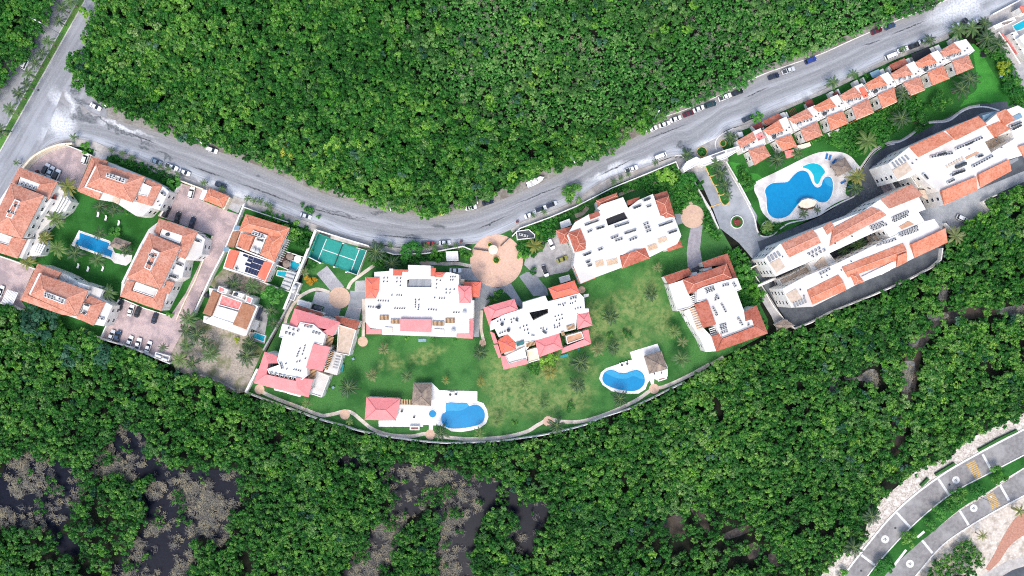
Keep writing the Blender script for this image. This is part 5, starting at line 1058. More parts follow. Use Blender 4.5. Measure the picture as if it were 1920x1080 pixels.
wall('white wall below the car park of parked cars', 'p', '168,629 190,636 240,650 318,682', 2.2, .4); wall('white wall beside the lower car park', 'p', '222,562 205,597 188,634', 1.6, .35); wall('white edge wall above the lower car park', 'p', '232,562 270,578 312,591', .6, .3)
wall('white wall by the slatted carport at the forest', 'p', '-30,560 25,575 50,586', 2.0, .4); wall('white wall of the car park at the picture edge', 'p', '-20,474 33,492 66,505', 1.2, .35)
wall('white wall between the solar panel house and the waste ground', 'p', '418,502 470,520 520,540 560,552', 2.0, .4); wall('white wall at the top of the patio', 'p', '537,472 568,482', 2.2, .3); wall('white wall between the two patios', 'p', '513,495 556,512', 2.2, .3)
wall('broken grey wall along the bottom of the waste lot', 'p', '375,703 410,716 440,732', 1.6, .3, 'conc')
wall('white wall between the driveway and the large pool lawn', 'p', '1362,303 1385,342 1408,385', 2.0, .4); wall('low white wall beside the driveway hedge', 'p', '1302,340 1322,378 1348,428', 1.0, .35)
wall('white wall along the service lane and forest', 'p', '1475,600 1491,617 1522,605 1560,585 1640,553 1700,527 1748,502 1765,487 1768,465', 2.2, .35); wall('cream arm wall beside the long block', 'p', '1408,503 1432,490', 2.2, .4, 'cream'); wall('long white wall bridging to the double winged block', 'p', '1420,537 1455,522', 3.0, .8)
wall('white wall beside the parking bays at the forest', 'p', '1773,418 1786,432 1803,427', 2.0, .35); wall('white bent wall at the end of the parking bays', 'p', '1857,398 1844,378 1870,365', 2.0, .35); wall('curved white wall beside the service yard', 'p', '1408,505 1428,535 1448,570 1470,598', 1.4, .3, curve=True)
wall('white courtyard wall beside the ring drive', 'R', '1690,360 1800,310 1920,520', 1.6, .5); wall('white wall of the neighbouring compound drive', 'y', '1195,540 1350,750 1560,1080', 1.2, .5); wall('pink edged wall of the neighbouring compound', 'y', '1255,570 1420,770 1600,1010', 1.6, .3, 'redpaint'); wall('white street wall at the upper corner', 'y', '1100,240 1560,0', 1.8, .5)
wall('white street wall with a driveway gap by the compound corner', 'B', '1310,790 1300,830 1500,900 1800,1000', 2.0, .35)
for k, t in enumerate(['1175,390 1400,265 1610,165', '525,790 610,705', '690,665 905,535']): 
    r = wall(['low clipped hedge along the top of the boulevard', 'short clipped hedge at the sandy verge', 'clipped hedge with a gap along the boulevard verge'][k], 'p', SS([(1640 + float(a.split(',')[0]) / 6, 780 + float(a.split(',')[1]) / 6) for a in t.split()]), .9, .9, 'hedge', False, 'hedge', 'hedge', 'clipped boulevard hedges')

# gate arms, fountain, tree beds on the plaza
for t, l in [('165,580 340,605', 'dark sliding gate on the left of the guard booth'), ('470,550 570,455', 'dark sliding gate between the guard booth and the shrubs')]:
    wall(l, 'L', t, 1.2, .2, 'dark', name='gate', cat='gate', group='plaza gates')
def ringbed(name, label, px, py, r, h, soil='lawn2', n=24, cat='planter', mat='kerby'):
    cx, cy, _ = W(px, py); e = tag(empty(name, (cx, cy, 0)), label, cat); m = MB(); o = disc(0, 0, r, n); i_ = disc(0, 0, r - .3, n)
    v = [(x, y, 0) for x, y in o] + [(x, y, h) for x, y in o] + [(x, y, h) for x, y in i_] + [(x, y, 0) for x, y in i_]; f = []
    for k in range(n):
        l = (k + 1) % n; f += [(k, l, n + l, n + k), (n + k, n + l, 2 * n + l, 2 * n + k), (2 * n + k, 2 * n + l, 3 * n + l, 3 * n + k)]
    obj('rim', mesh('rim', v, f, M[mat]), e); obj('soil', mesh('soil', [(x, y, h * .7) for x, y in i_], [tuple(range(n))], M[soil]), e); return e
ringbed('tree_planter', 'hexagonal planter in the middle of the pink plaza', 930.5, 487.5, 1.5, .45, n=6); ringbed('tree_planter', 'small ring planter above the guard booth', 918.5, 459, 1.0, .4)
e = ringbed('fountain', 'round white fountain on the turning circle', 1381, 416.5, 2.5, .6, 'lawn2', 32, 'fountain', 'kerbw'); MB().cyl(0, 0, .3, .7, 1.35, 1.35, 20).cyl(0, 0, .7, 1.6, .3, .2, 10).cyl(0, 0, 1.5, 1.7, .7, .8, 14).obj('basin', M['maroon'], e)
ringbed('tree_planter', 'curved kerb bed at the street corner of the gate', 1355, 269, 1.3, .3); ringbed('tree_planter', 'pale ring bed round a palm at the large pool corner', 1440, 427, 2.6, .25, mat='kerbw'); ringbed('tree_planter', 'oval kerb bed in the gateway lane', 1316, 285, 2.0, .25)
for (x, y) in [(1555, 980), (1670, 990)]: pass

# carport of white slats, tanks, small street things
b = Building('slatted_carport', 'C', '110,830', 'white slatted carport roof against the forest wall', 'carport'); b.perg('C', '85,735 210,775 145,915 15,880', 2.6, 1, 'whitep', .2)
b.perg('C', '85,735 15,880 145,915 212,775', 2.62, 9, 'whitep', .3)
for q in b.loc(P2('C', '85,735 210,775 145,915 15,880', 2.6)): obj('post', MB().cyl(0, 0, 0, 2.6, .08, n=6).mesh('post', M['whitep']), b.r, (q[0], q[1], 0))
b = Building('tank_enclosure', 'D', '1830,660', 'white gas tanks in a walled pen beside the lower car park', 'gas tank pen'); b.body('D', '1755,600 1920,645 1900,705 1735,660', 1.2, para=.3, top='conc', win=False)
for q in b.loc(P2('D', '1790,645 1860,680', 1.4)):
    m = MB(); m.tube([(-1.1, 0, .7), (-1, 0, .7), (1, 0, .7), (1.1, 0, .7)], [.3, .5, .5, .3], 10); obj('gas_tank', m.mesh('gas_tank', M['whitep'], True), b.r, (q[0], q[1], 1.2), math.radians(-20))

def lounger(px, py, a, mat, label, group):
    x, y, _ = W(px, py); r = tag(empty('sun_lounger', (x, y, .14), math.radians(a)), label, 'sun lounger', group)
    if mat not in LG:
        LG[mat] = (MB().box(-.35, -.95, .28, .35, .35, .38).mesh('seat', M[mat]), mesh('backrest', [(-.35, .35, .28), (.35, .35, .28), (.35, 1.0, .72), (-.35, 1.0, .72), (-.35, .35, .38), (.35, .35, .38), (.35, .95, .8), (-.35, .95, .8)], [(0, 1, 2, 3), (4, 7, 6, 5), (0, 4, 5, 1), (1, 5, 6, 2), (2, 6, 7, 3), (3, 7, 4, 0)], M[mat]), MB().box(-.04, -.04, 0, .04, .04, .28).mesh('leg', M['whitep']))
    s, bk, lg = LG[mat]; obj('seat', s, r); obj('backrest', bk, r)
    for lx in (-.3, .3):
        for ly in (-.85, .3): obj('leg', lg, r, (lx, ly, 0))
LG = {}
for k, (x, y) in enumerate([(185.5, 402.5), (200, 409), (224, 418.5)]): lounger(x, y, -15, 'whitep', f'{ORD[k]} white lounger of the row above the rectangular pool, counted from the avenue side', 'white loungers on the dark lawn')
for k, (x, y) in enumerate([(148, 498.5), (166.5, 504.5), (194, 504)]): lounger(x, y, -20, 'whitep', f'{ORD[k]} white lounger of the row below the rectangular pool, counted from the avenue side', 'white loungers on the dark lawn')
for k, (x, y, a) in enumerate([(1549, 294, -10), (1555, 296.5, -15), (1563, 303, -40), (1579.5, 342, -60), (1592, 349.5, -60)]): lounger(x, y, a, 'bluecloth', ['blue lounger furthest from the square thatched shelter on the stone deck', 'blue lounger in the middle of the three above the thatched shelter', 'blue lounger touching the square thatched shelter', 'blue lounger on the deck below the thatched shelter', 'blue lounger under the yellowish palm'][k], 'blue loungers by the large pool')
for k, (x, y, a) in enumerate([(842, 738, 0), (846, 739, 0), (850, 739, 0), (855, 738, 0)]): lounger(x, y, a, 'whitep', f'{ORD[k]} lounger from the thatched pavilion in the row on the kidney pool deck', 'loungers on the kidney pool decks')
for k, (x, y, a) in enumerate([(1161, 685, -15), (1165.5, 683.5, -15), (1172, 681.5, -15), (1178, 680, -15)]): lounger(x, y, a, 'whitep', f'{ORD[k]} lounger from the tip in the row above the smaller kidney pool', 'loungers on the kidney pool decks')
DARKTAB = MB().cyl(0, 0, .68, .74, .45, n=14).cyl(0, 0, 0, .7, .05, n=6).mesh('tabletop', M['dark'])
for k, (x, y, l) in enumerate([(844.5, 739.5, 'dark round table among the loungers above the bigger kidney pool'), (855.5, 738.5, 'second dark round table above the bigger kidney pool'), (1165.5, 684, 'dark round table above the smaller kidney pool'), (1175.5, 681.5, 'second dark round table above the smaller kidney pool'), (777, 781.5, 'dark table on the white terrace of the pink pavilion'), (754, 770.5, 'blue grey table on the white terrace beside the pink roof')]):
    a, c, _ = W(x, y); r = tag(empty('round_table', (a, c, .12)), l, 'table', 'poolside tables'); obj('tabletop', DARKTAB, r); obj('leg', MB().cyl(0, 0, 0, .68, .06, n=6).mesh('leg', M['dark']), r)
# teal play and garden furniture on the lawn
def slab_thing(name, label, cat, px, py, w, d, h, a, mat):
    x, y, _ = W(px, py); r = tag(empty(name, (x, y, 0), math.radians(a)), label, cat)
    MB().box(-w / 2, -d / 2, h - .12, w / 2, d / 2, h).obj('top', M[mat], r)
    for sx in (-1, 1):
        for sy in (-1, 1): MB().cyl(sx * (w / 2 - .15), sy * (d / 2 - .15), 0, h - .12, .06, n=6).obj('leg', M['whitep'], r)
slab_thing('trampoline', 'long teal trampoline beside the corner pink block', 'trampoline', 642, 690, 1.1, 3.0, .8, -15, 'teal'); slab_thing('garden_table', 'pale blue garden table near the corner pink block', 'table', 663, 672.5, .9, .9, .7, 20, 'bluegrey'); slab_thing('garden_table', 'pale blue garden table beside the round bush', 'table', 625.5, 726, .9, .9, .7, 30, 'bluegrey')
slab_thing('garden_bench', 'long teal bench below the tilted pink block', 'bench', 1058, 667, 3.0, 1.0, .6, 15, 'teal'); slab_thing('garden_table', 'small teal table above the big dark palm', 'table', 1085, 655, 1.0, .7, .6, 10, 'teal'); slab_thing('garden_table', 'blue garden table on the grass below the white balcony', 'table', 990, 692, .9, .9, .7, 0, 'bluegrey')
slab_thing('garden_mat', 'faded blue mat on the grass below the widest block', 'mat', 792, 638, 3.0, 1.2, .3, 0, 'bluegrey'); slab_thing('garden_table', 'teal table beside the curving brick drive', 'table', 354, 517, .9, .9, .6, 20, 'teal'); slab_thing('garden_umbrella', 'teal shade on the terrace of the long block', 'umbrella', 374, 477, 1.4, 1.4, 2.1, 30, 'teal')
slab_thing('garden_table', 'pale blue table on the bright lawn behind the villas', 'table', 1875, 143, 1.1, 1.1, .7, 0, 'bluegrey'); slab_thing('trampoline', 'black trampoline in the shade of the palms', 'trampoline', 1842, 103, 2.0, 2.0, .7, 10, 'black')

# street lamps: pole with a long arm over the carriageway
def lamp(px, py, a, label):
    x, y, _ = W(px, py); r = tag(empty('street_lamp', (x, y, 0), math.radians(a)), label, 'street lamp', 'street lamps'); MB().cyl(0, 0, 0, 8.4, .13, .08, 8).obj('pole', M['metal'], r)
    MB().tube([(0, 0, 8.3), (1.2, 0, 8.7), (2.6, 0, 8.8)], [.07, .06, .05], 6).obj('arm', M['metal'], r); MB().box(2.4, -.16, 8.72, 3.2, .16, 8.86).obj('lamp_head', M['whitep'], r)
for x, y, a, l in [(84, 48, -28, 'street lamp reaching over the far carriageway of the avenue'), (117, 66, 150, 'street lamp on the avenue median'), (212, 202, -35, 'street lamp in the forest edge by the junction'), (386, 268, -40, 'street lamp above the lone white car by the forest'), (735, 385, -70, 'street lamp in the forest edge where the street bends'), (895, 372, -80, 'street lamp behind the dark car parked by the forest'), (1219, 232, 60, 'street lamp behind the line of white cars'), (1066, 300, -60, 'street lamp in the forest edge near the boats')]: lamp(x, y, a, l)
lamp(1915, 872, 200, 'street lamp on the boulevard median near the picture edge'); lamp(1834, 930, 120, 'street lamp in the boulevard median trees')
MAN = MB().cyl(0, 0, 0, .02, .42, n=16).mesh('manhole_cover', M['dark'])
for k, (x, y) in enumerate([(1780, 908.5), (1678.5, 990), (1614.5, 1070), (918, 421.5), (153, 68), (72, 169)]):
    a, c, _ = W(x, y); tag(obj('manhole_cover', MAN, None, (a, c, .07)), ['round manhole cover beside an emblem on the upper carriageway', 'round manhole cover in the middle of the upper carriageway', 'round manhole cover at the bottom edge of the boulevard', 'dark manhole cover on the street above the plaza', 'manhole cover at the forest edge of the avenue', 'manhole cover beside the avenue median'][k], 'manhole', 'manhole covers')

# bus shelters / small paved stops beside the street with rubbish bins
BIN = MB().box(-.5, -.35, 0, .5, .35, 1.0).box(-.52, -.37, 1.0, .52, .37, 1.08, mi=1).mesh('bin', [M['dark'], M['maroon']])
for k, (x, y) in enumerate([(865, 453), (970, 416), (72, 322)]):
    a, c, _ = W(x, y); tag(obj('rubbish_bin', BIN, None, (a, c, .02), .3), ['dark bin on the kerb just before the plaza', 'dark bin on the kerb just after the plaza', 'dark bin beside the three cars in the curved car park'][k], 'bin', 'street bins')

# ================================================================ VEHICLES
CARPAINT = {}
def paint(c):
    if c not in CARPAINT:
        nb = NB('car_paint_' + c.strip('#')); nb.b.inputs['Coat Weight'].default_value = .6; nb.b.inputs['Coat Roughness'].default_value = .08
        CARPAINT[c] = nb.done(lin(c), .35, spec=.5)
    return CARPAINT[c]
SHAPES = {}
def car_meshes(kind):
    if kind in SHAPES: return SHAPES[kind]
    L, Wd, H, belt = dict(sedan=(4.5, 1.78, 1.45, .92), suv=(4.6, 1.86, 1.7, 1.05), pickup=(5.2, 1.86, 1.75, 1.05), van=(5.0, 1.92, 2.0, 1.2))[kind]
    hl, hw = L / 2, Wd / 2
    st = [(-hl, .72, .55, .72), (-hl + .18, .93, .35, belt - .06), (-hl * .5, 1, .3, belt), (0, 1, .3, belt), (hl * .45, 1, .3, belt - .02), (hl - .35, .94, .33, belt - .18), (hl - .05, .76, .42, belt - .3)]
    v = []; f = []
    for x, w, zb, zt in st:
        w *= hw
        v += [(x, -w * .92, zb), (x, -w, zb + .2), (x, -w, zt - .12), (x, -w * .9, zt), (x, w * .9, zt), (x, w, zt - .12), (x, w, zb + .2), (x, w * .92, zb)]
    for k in range(len(st) - 1):
        for j in range(8): a = k * 8 + j; b = k * 8 + (j + 1) % 8; f.append((a, b, b + 8, a + 8))
    f.append(tuple(range(7, -1, -1))); n = (len(st) - 1) * 8; f.append(tuple(range(n, n + 8)))
    body = mesh('body', v, f, [paint('#e8e8e8')], None, False)
    # greenhouse: belt stations and roof stations
    rb, rr, rf, wf = dict(sedan=(-hl + .75, -hl + 1.35, hl - 1.95, hl - 1.2), suv=(-hl + .25, -hl + .6, hl - 1.85, hl - 1.15), pickup=(-.55, -.35, hl - 1.9, hl - 1.3), van=(-hl + .12, -hl + .25, hl - 1.2, hl - .6))[kind]
    bw, tw = hw * .9, hw * .72
    B0, B1, R0, R1 = rb, wf, rr, rf
    roof = MB().add(([(R0, -tw, H - .03), (R1, -tw, H - .03), (R1, tw, H - .03), (R0, tw, H - .03), (R0 + .15, -tw * .85, H + .02), (R1 - .15, -tw * .85, H + .02), (R1 - .15, tw * .85, H + .02), (R0 + .15, tw * .85, H + .02), (R0, -tw, H - .12), (R1, -tw, H - .12), (R1, tw, H - .12), (R0, tw, H - .12)],
                     [(4, 5, 6, 7), (0, 1, 5, 4), (1, 2, 6, 5), (2, 3, 7, 6), (3, 0, 4, 7), (8, 9, 1, 0), (9, 10, 2, 1), (10, 11, 3, 2), (11, 8, 0, 3)])).mesh('roof', [paint('#e8e8e8')])
    zt = H - .1; zb = belt - .03
    ws = mesh('windshield', [(B1, -bw * .96, zb), (B1, bw * .96, zb), (R1, tw, zt), (R1, -tw, zt)], [(0, 1, 2, 3)], M['glass'])
    rw = mesh('rear_window', [(B0, bw * .96, zb), (B0, -bw * .96, zb), (R0, -tw, zt), (R0, tw, zt)], [(0, 1, 2, 3)], M['glass'])
    sw = [mesh('side_window', [(B0, s * bw, zb), (B1, s * bw, zb), (R1, s * tw, zt), (R0, s * tw, zt)], [(0, 1, 2, 3)], M['glass']) for s in (-1, 1)]
    wheel = MB(); wheel.tube([(0, -.11, 0), (0, .11, 0)], [.33, .33], 14); wheel.tube([(0, -.115, 0), (0, .115, 0)], [.2, .2], 10, mi=1); wheel = wheel.mesh('wheel', [M['rubber'], M['metal']])
    hlm = MB().box(-.06, -.16, 0, .12, .16, .13).mesh('headlight', M['lamp']); tlm = MB().box(-.05, -.15, 0, .05, .15, .14).mesh('taillight', M['tail'])
    bed = MB().box(-hl + .3, -hw * .78, belt - .02, -.75, hw * .78, belt + .012).mesh('cargo_bed', M['dark']) if kind == 'pickup' else None
    SHAPES[kind] = dict(body=body, roof=roof, ws=ws, rw=rw, sw=sw, wheel=wheel, hl=hlm, tl=tlm, bed=bed, L=L, W=Wd, belt=belt); return SHAPES[kind]
TINT = {}
def tinted(me, c):
    k = (me.name, c)
    if k not in TINT:
        m2 = me.copy(); m2.materials[0] = paint(c); TINT[k] = m2
    return TINT[k]
CN = {'#e9e9e7': 'white', '#c9ccce': 'silver', '#1b1c1f': 'black', '#1c2338': 'navy', '#2f3b4a': 'slate', '#5b1420': 'dark red', '#26405e': 'blue', '#183a3c': 'dark teal', '#d8d21e': 'yellow', '#b52530': 'red', '#8a8a3c': 'olive', '#223a8a': 'blue', '#6f8798': 'blue grey'}
def car(px, py, a, kind, col, label, group, roofcol=None):
    S = car_meshes(kind); x, y, _ = W(px, py, .8); r = tag(empty({'sedan': 'car', 'suv': 'car', 'pickup': 'pickup_truck', 'van': 'van'}[kind], (x, y, .07), math.radians(a)), label, {'sedan': 'car', 'suv': 'car', 'pickup': 'pickup truck', 'van': 'van'}[kind], group)
    obj('body', tinted(S['body'], col), r); obj('roof', tinted(S['roof'], roofcol or col), r); obj('windshield', S['ws'], r); obj('rear_window', S['rw'], r)
    for s in S['sw']: obj('side_window', s, r)
    hl, hw = S['L'] / 2, S['W'] / 2
    for wx in (-hl + .85, hl - .85):
        for wy in (-hw + .1, hw - .1): obj('wheel', S['wheel'], r, (wx, wy, .33))
    for s in (-1, 1): obj('headlight', S['hl'], r, (hl - .2, s * hw * .58, S['belt'] - .38)); obj('taillight', S['tl'], r, (-hl + .06, s * hw * .55, .62))
    if S['bed']: obj('cargo_bed', S['bed'], r)
    return r
WH, SI, BK, NV, SL, DR, BL, TL_, YE, RD, OL, BB, BG = '#e9e9e7', '#c9ccce', '#1b1c1f', '#1c2338', '#2f3b4a', '#5b1420', '#26405e', '#183a3c', '#d8d21e', '#b52530', '#8a8a3c', '#223a8a', '#6f8798'
g1, g2, g3, g4 = 'cars parked along the street', 'cars in the terracotta compound', 'cars in the garden compound', 'cars on the avenue and side lanes'
for a in [(179, 200, -27, 'sedan', WH, 'white car parked nose out at the junction beside the forest', g1), (47, 119, 65, 'suv', WH, 'white car driving on the far carriageway of the avenue', g4), (397, 281, -20, 'suv', WH, 'lone white car parked against the forest under a lamp', g1),
          (293, 303, -22, 'sedan', BG, 'blue grey car at the kerb ahead of a white pickup', g1), (321.7, 313, -20, 'pickup', WH, 'white pickup at the kerb between two parked cars', g1), (346, 323, -22, 'sedan', WH, 'white car at the kerb behind the white pickup', g1), (414, 347, -18, 'sedan', SL, 'dark slate car parked beside the gatehouse', g1), (573, 405, -18, 'sedan', SI, 'silver car half under leaves by the tennis court corner', g1),
          (821, 400.5, 2, 'sedan', YE, 'yellow car half hidden under the forest edge', g1), (883, 389, 12, 'sedan', WH, 'white car against the forest behind the yellow one', g1), (915, 379, 18, 'sedan', NV, 'dark navy car against the forest at the bend', g1), (774, 459, 0, 'sedan', BB, 'blue car at the kerb below the bend', g1), (803, 457, 0, 'pickup', RD, 'red pickup with a dark bed at the kerb', g1), (834, 455, 3, 'sedan', SI, 'silver car at the kerb nearest the plaza', g1),
          (994, 403, 20, 'sedan', WH, 'white car first after the plaza at the kerb', g1), (1014, 392, 20, 'suv', WH, 'white car with a dark roof in the middle of three', g1, NV), (1034, 384, 22, 'suv', SI, 'silver car with a dark roof last of three after the plaza', g1, NV),
          (1184, 317, 20, 'pickup', WH, 'white pickup parked at the dusty kerb before the gateway', g1), (1238, 293, 22, 'van', WH, 'white van parked just before the gateway', g1), (1222, 242, 22, 'sedan', WH, 'white car at the forest kerb at the head of the line', g1), (1246, 233, 20, 'sedan', WH, 'white car second in the forest kerb line', g1), (1267, 223, 20, 'sedan', WH, 'white car right behind the dark red one', g1), (1291, 213, 20, 'sedan', DR, 'dark red car in the forest kerb line', g1), (1310, 204, 22, 'sedan', WH, 'white car just ahead of the dark red one', g1), (1332, 196, 18, 'suv', TL_, 'dark teal car in the forest kerb line', g1), (1359, 182, 22, 'pickup', WH, 'long white pickup in the forest kerb line', g1), (1383, 173, 20, 'sedan', BK, 'black car partly under the forest edge', g1), (1402, 222, 25, 'sedan', SL, 'slate car beside the round street tree', g1),
          (1451, 143, 18, 'sedan', NV, 'dark navy car at the forest kerb opposite the villas', g1), (1478, 132, 20, 'pickup', SI, 'pale pickup at the forest kerb opposite the villas', g1), (1520, 113, 22, 'suv', BB, 'deep blue car at the forest kerb alone', g1), (1644, 58, 22, 'sedan', DR, 'dark red car at the upper forest kerb', g1), (1669, 49, 22, 'sedan', BL, 'blue car ahead of the upper dark red car', g1),
          (1671, 105, 22, 'van', WH, 'white van at the villa kerb', g1), (1693, 93, 20, 'sedan', WH, 'white car behind a small palm at the villa kerb', g1), (1715, 85, 20, 'sedan', BK, 'black car at the villa kerb', g1), (1733, 76, 20, 'sedan', SI, 'silver car beside the palm at the villa kerb', g1), (1796, 47, 20, 'sedan', WH, 'white car half under the corner palms', g1), (1806, 42, 40, 'sedan', BK, 'black car beside the corner palms', g1), (1825, 42, 25, 'sedan', WH, 'white car nearest the upper corner gate', g1),
          (86, 317, 65, 'suv', SI, 'silver car with a dark roof first of three in the curved car park', g2, BK), (95, 322, 65, 'sedan', SI, 'silver car in the middle of three in the curved car park', g2), (106, 328, 65, 'suv', WH, 'white car with a dark roof last of three in the curved car park', g2, BK), (160, 297, 72, 'suv', WH, 'white car beside the yellow green bush in the curved car park', g2),
          (359, 361, 75, 'suv', WH, 'white car alone by the gatehouse wall', g2), (312, 397, 65, 'suv', BK, 'large black car in the corner of the upper brick car park', g2), (332.5, 408, 75, 'sedan', BK, 'black car in the middle of the upper brick car park', g2), (360, 417, 72, 'sedan', NV, 'navy car in the upper brick car park', g2), (388, 553, -20, 'sedan', BK, 'black car under the edge of the brown roof', g2),
          (225, 571, 75, 'sedan', BK, 'black car in the corner of the lower car park', g2), (245, 582, 72, 'sedan', WH, 'white car in the upper row of the lower car park', g2), (258, 584, 70, 'sedan', BK, 'black car next to the white one in the upper row', g2), (290, 596, 72, 'sedan', NV, 'navy car alone at the end of the upper row', g2), (209, 629, 70, 'sedan', SI, 'silver car at the start of the lower row', g2), (220, 632, 72, 'pickup', BL, 'blue pickup in the lower row', g2), (243, 640, 70, 'sedan', WH, 'white car in the middle of the lower row', g2), (259, 646, 75, 'pickup', WH, 'white pickup in the lower row', g2), (278, 650, 70, 'sedan', WH, 'white car at the end of the lower row', g2), (1, 546, 70, 'sedan', WH, 'white car cut by the picture edge', g2),
          (593, 577, -15, 'sedan', NV, 'navy car beside the white hut and small round plaza', g3), (854, 507, 0, 'sedan', WH, 'white car beside the widest block near the plaza', g3), (1033, 457, -65, 'suv', WH, 'white car in the grey car park beside the brown roof', g3), (1054, 486, 20, 'sedan', OL, 'olive car in the grey car park', g3), (1022, 508, -70, 'suv', WH, 'white car with a black roof in the grey car park', g3, BK), (1804, 410, -25, 'suv', SI, 'pale car in the bays against the forest wall', g4)]:
    car(*a[:7], roofcol=a[7] if len(a) > 7 else None)
# boats on trailers
def boat(px, py, a, L, label):
    x, y, _ = W(px, py, 1); r = tag(empty('motor_boat', (x, y, .05), math.radians(a)), label, 'boat', 'boats parked on trailers'); st = [(-.5, .85, .75), (-.2, 1, .7), (.15, .98, .7), (.35, .7, .75), (.5, .04, .95)]; w = L * .17; v = []; f = []
    for t, s, zb in st: X = t * L; v += [(X, 0, zb - .25), (X, -w * s * .75, zb), (X, -w * s, 1.5), (X, -w * s * .86, 1.55), (X, -w * s * .8, 1.15), (X, w * s * .8, 1.15), (X, w * s * .86, 1.55), (X, w * s, 1.5), (X, w * s * .75, zb)]
    for k in range(4):
        for j in range(9): p = k * 9 + j; q = k * 9 + (j + 1) % 9; f.append((p, q, q + 9, p + 9))
    f += [tuple(range(8, -1, -1)), tuple(36 + i for i in range(9))]
    obj('hull', mesh('hull', v, f, M['whitep']), r); MB().box(-L * .1, -w * .45, 1.15, L * .1, w * .45, 1.75).obj('console', M['whitep'], r); MB().box(L * .08, -w * .4, 1.75, L * .1, w * .4, 2.05).obj('windscreen', M['glass'], r); MB().box(-L * .3, -w * .6, 1.15, -L * .2, w * .6, 1.4).obj('seat', M['acgrey'], r)
    MB().box(-L * .56, -.2, .9, -L * .5, .2, 1.7).obj('outboard_motor', M['dark'], r); MB().box(-L * .45, -.6, .3, L * .62, -.5, .45).box(-L * .45, .5, .3, L * .62, .6, .45).obj('trailer_frame', M['metal'], r)
    for s in (-1, 1): obj('wheel', car_meshes('sedan')['wheel'], r, (-.4, s * .95, .33))
boat(1004, 340, 25, 7.0, 'white motor boat on a trailer at the bend of the street'); boat(1103, 296, 12, 4.6, 'small white boat half under the forest edge')
for t, s in [('-.25', 1)]: pass
# ================================================================ VEGETATION
def leaf_mat(name, dark, mid, light, hue=0.0, rough=0.55):
    nb = NB(name); at = nb.n('ShaderNodeAttribute'); at.attribute_name = 'tint'; oi = nb.n('ShaderNodeObjectInfo'); geo = nb.n('ShaderNodeNewGeometry')
    slow = nb.noise(0.018, geo.outputs['Position'], 3); 
    t = nb.math('ADD', nb.math('MULTIPLY', at.outputs['Fac'], 0.55), nb.math('MULTIPLY', oi.outputs['Random'], 0.45))
    t = nb.math('ADD', t, nb.math('MULTIPLY', nb.math('SUBTRACT', slow, .5), .7))
    col = nb.ramp(t, [(0.12, dark), (0.55, mid), (0.98, light)])
    nb.done(col, rough, spec=.25)
    tr = nb.n('ShaderNodeBsdfTranslucent'); nb.l(col, tr.inputs['Color']); mx = nb.n('ShaderNodeMixShader'); mx.inputs[0].default_value = .2
    nb.l(nb.b.outputs[0], mx.inputs[1]); nb.l(tr.outputs[0], mx.inputs[2]); nb.l(mx.outputs[0], nb.out.inputs[0]); return nb.m
LM = dict(forest=leaf_mat('forest_leaves', '#133f10', '#2f7224', '#7cb046'), mangrove=leaf_mat('mangrove_leaves', '#1b501b', '#458c38', '#9ac872'), dark=leaf_mat('dark_mangrove_leaves', '#0f350f', '#2f7026', '#88b650'), lime=leaf_mat('lime_leaves', '#336f1e', '#5a9a30', '#98c04e'),
          teal=leaf_mat('blue_green_leaves', '#1a412c', '#2f6244', '#74987e'), yellow=leaf_mat('yellow_leaves', '#6c8a22', '#98a832', '#c4c456'), orange=leaf_mat('orange_flowers', '#7a6a14', '#c08a1c', '#e0b034'), pale=leaf_mat('pale_olive_leaves', '#274f24', '#4f823c', '#98b56c'), mid=leaf_mat('garden_leaves', '#1c531c', '#347a2c', '#6aa845'))

def crown_mesh(name, mat, R, H, nclump, nleaf, lsz, seed, zb=2.5, flat=.55, trunk=True):
    """leaf-sized quads spread over many clumps of one crown"""
    g = np.random.default_rng(seed); V = []; tint = []
    a = g.uniform(0, 2 * math.pi, nclump); rr = R * np.sqrt(g.uniform(0, 1, nclump)) * .85; cz = zb + H * (1 - (rr / R) ** 2 * flat) * g.uniform(.55, 1.0, nclump); cr = R * g.uniform(.22, .42, nclump) * (1.25 if nclump < 8 else .9)
    for k in range(nclump):
        c = np.array([rr[k] * math.cos(a[k]), rr[k] * math.sin(a[k]), cz[k]]); ct = g.uniform(.1, .9)
        n = nleaf; u = g.uniform(-.25, 1, n); ph = g.uniform(0, 2 * math.pi, n); s = np.sqrt(np.clip(1 - u * u, 0, 1)); d = np.stack([s * np.cos(ph), s * np.sin(ph), u], 1)
        p = c + d * cr[k] * g.uniform(.55, 1.05, (n, 1)) * np.array([1, 1, .75]); nr = d + g.normal(0, .45, (n, 3)) + np.array([0, 0, .5]); nr /= np.linalg.norm(nr, axis=1)[:, None]
        t1 = np.cross(nr, g.normal(0, 1, (n, 3))); t1 /= np.linalg.norm(t1, axis=1)[:, None]; t2 = np.cross(nr, t1); sz = lsz * g.uniform(.6, 1.25, (n, 1))
        q = np.stack([p - t1 * sz, p - t2 * sz * .5, p + t1 * sz, p + t2 * sz * .5], 1); V.append(q.reshape(-1, 3)); tint.append(np.clip(ct * .6 + g.uniform(0, .55, n), 0, 1))
    V = np.concatenate(V); nf = len(V) // 4; F = np.arange(nf * 4).reshape(-1, 4); tint = np.concatenate(tint)
    me = bpy.data.meshes.new(name); me.from_pydata(V.tolist(), [], F.tolist()); me.materials.append(mat)
    at = me.attributes.new('tint', 'FLOAT', 'FACE'); at.data.foreach_set('value', tint.astype(np.float32)); me.update(); return me

def library(name, meshes):
    c = bpy.data.collections.new(name)
    for k, me in enumerate(meshes): c.objects.link(bpy.data.objects.new(f'{name}_{k:02d}', me))
    return c

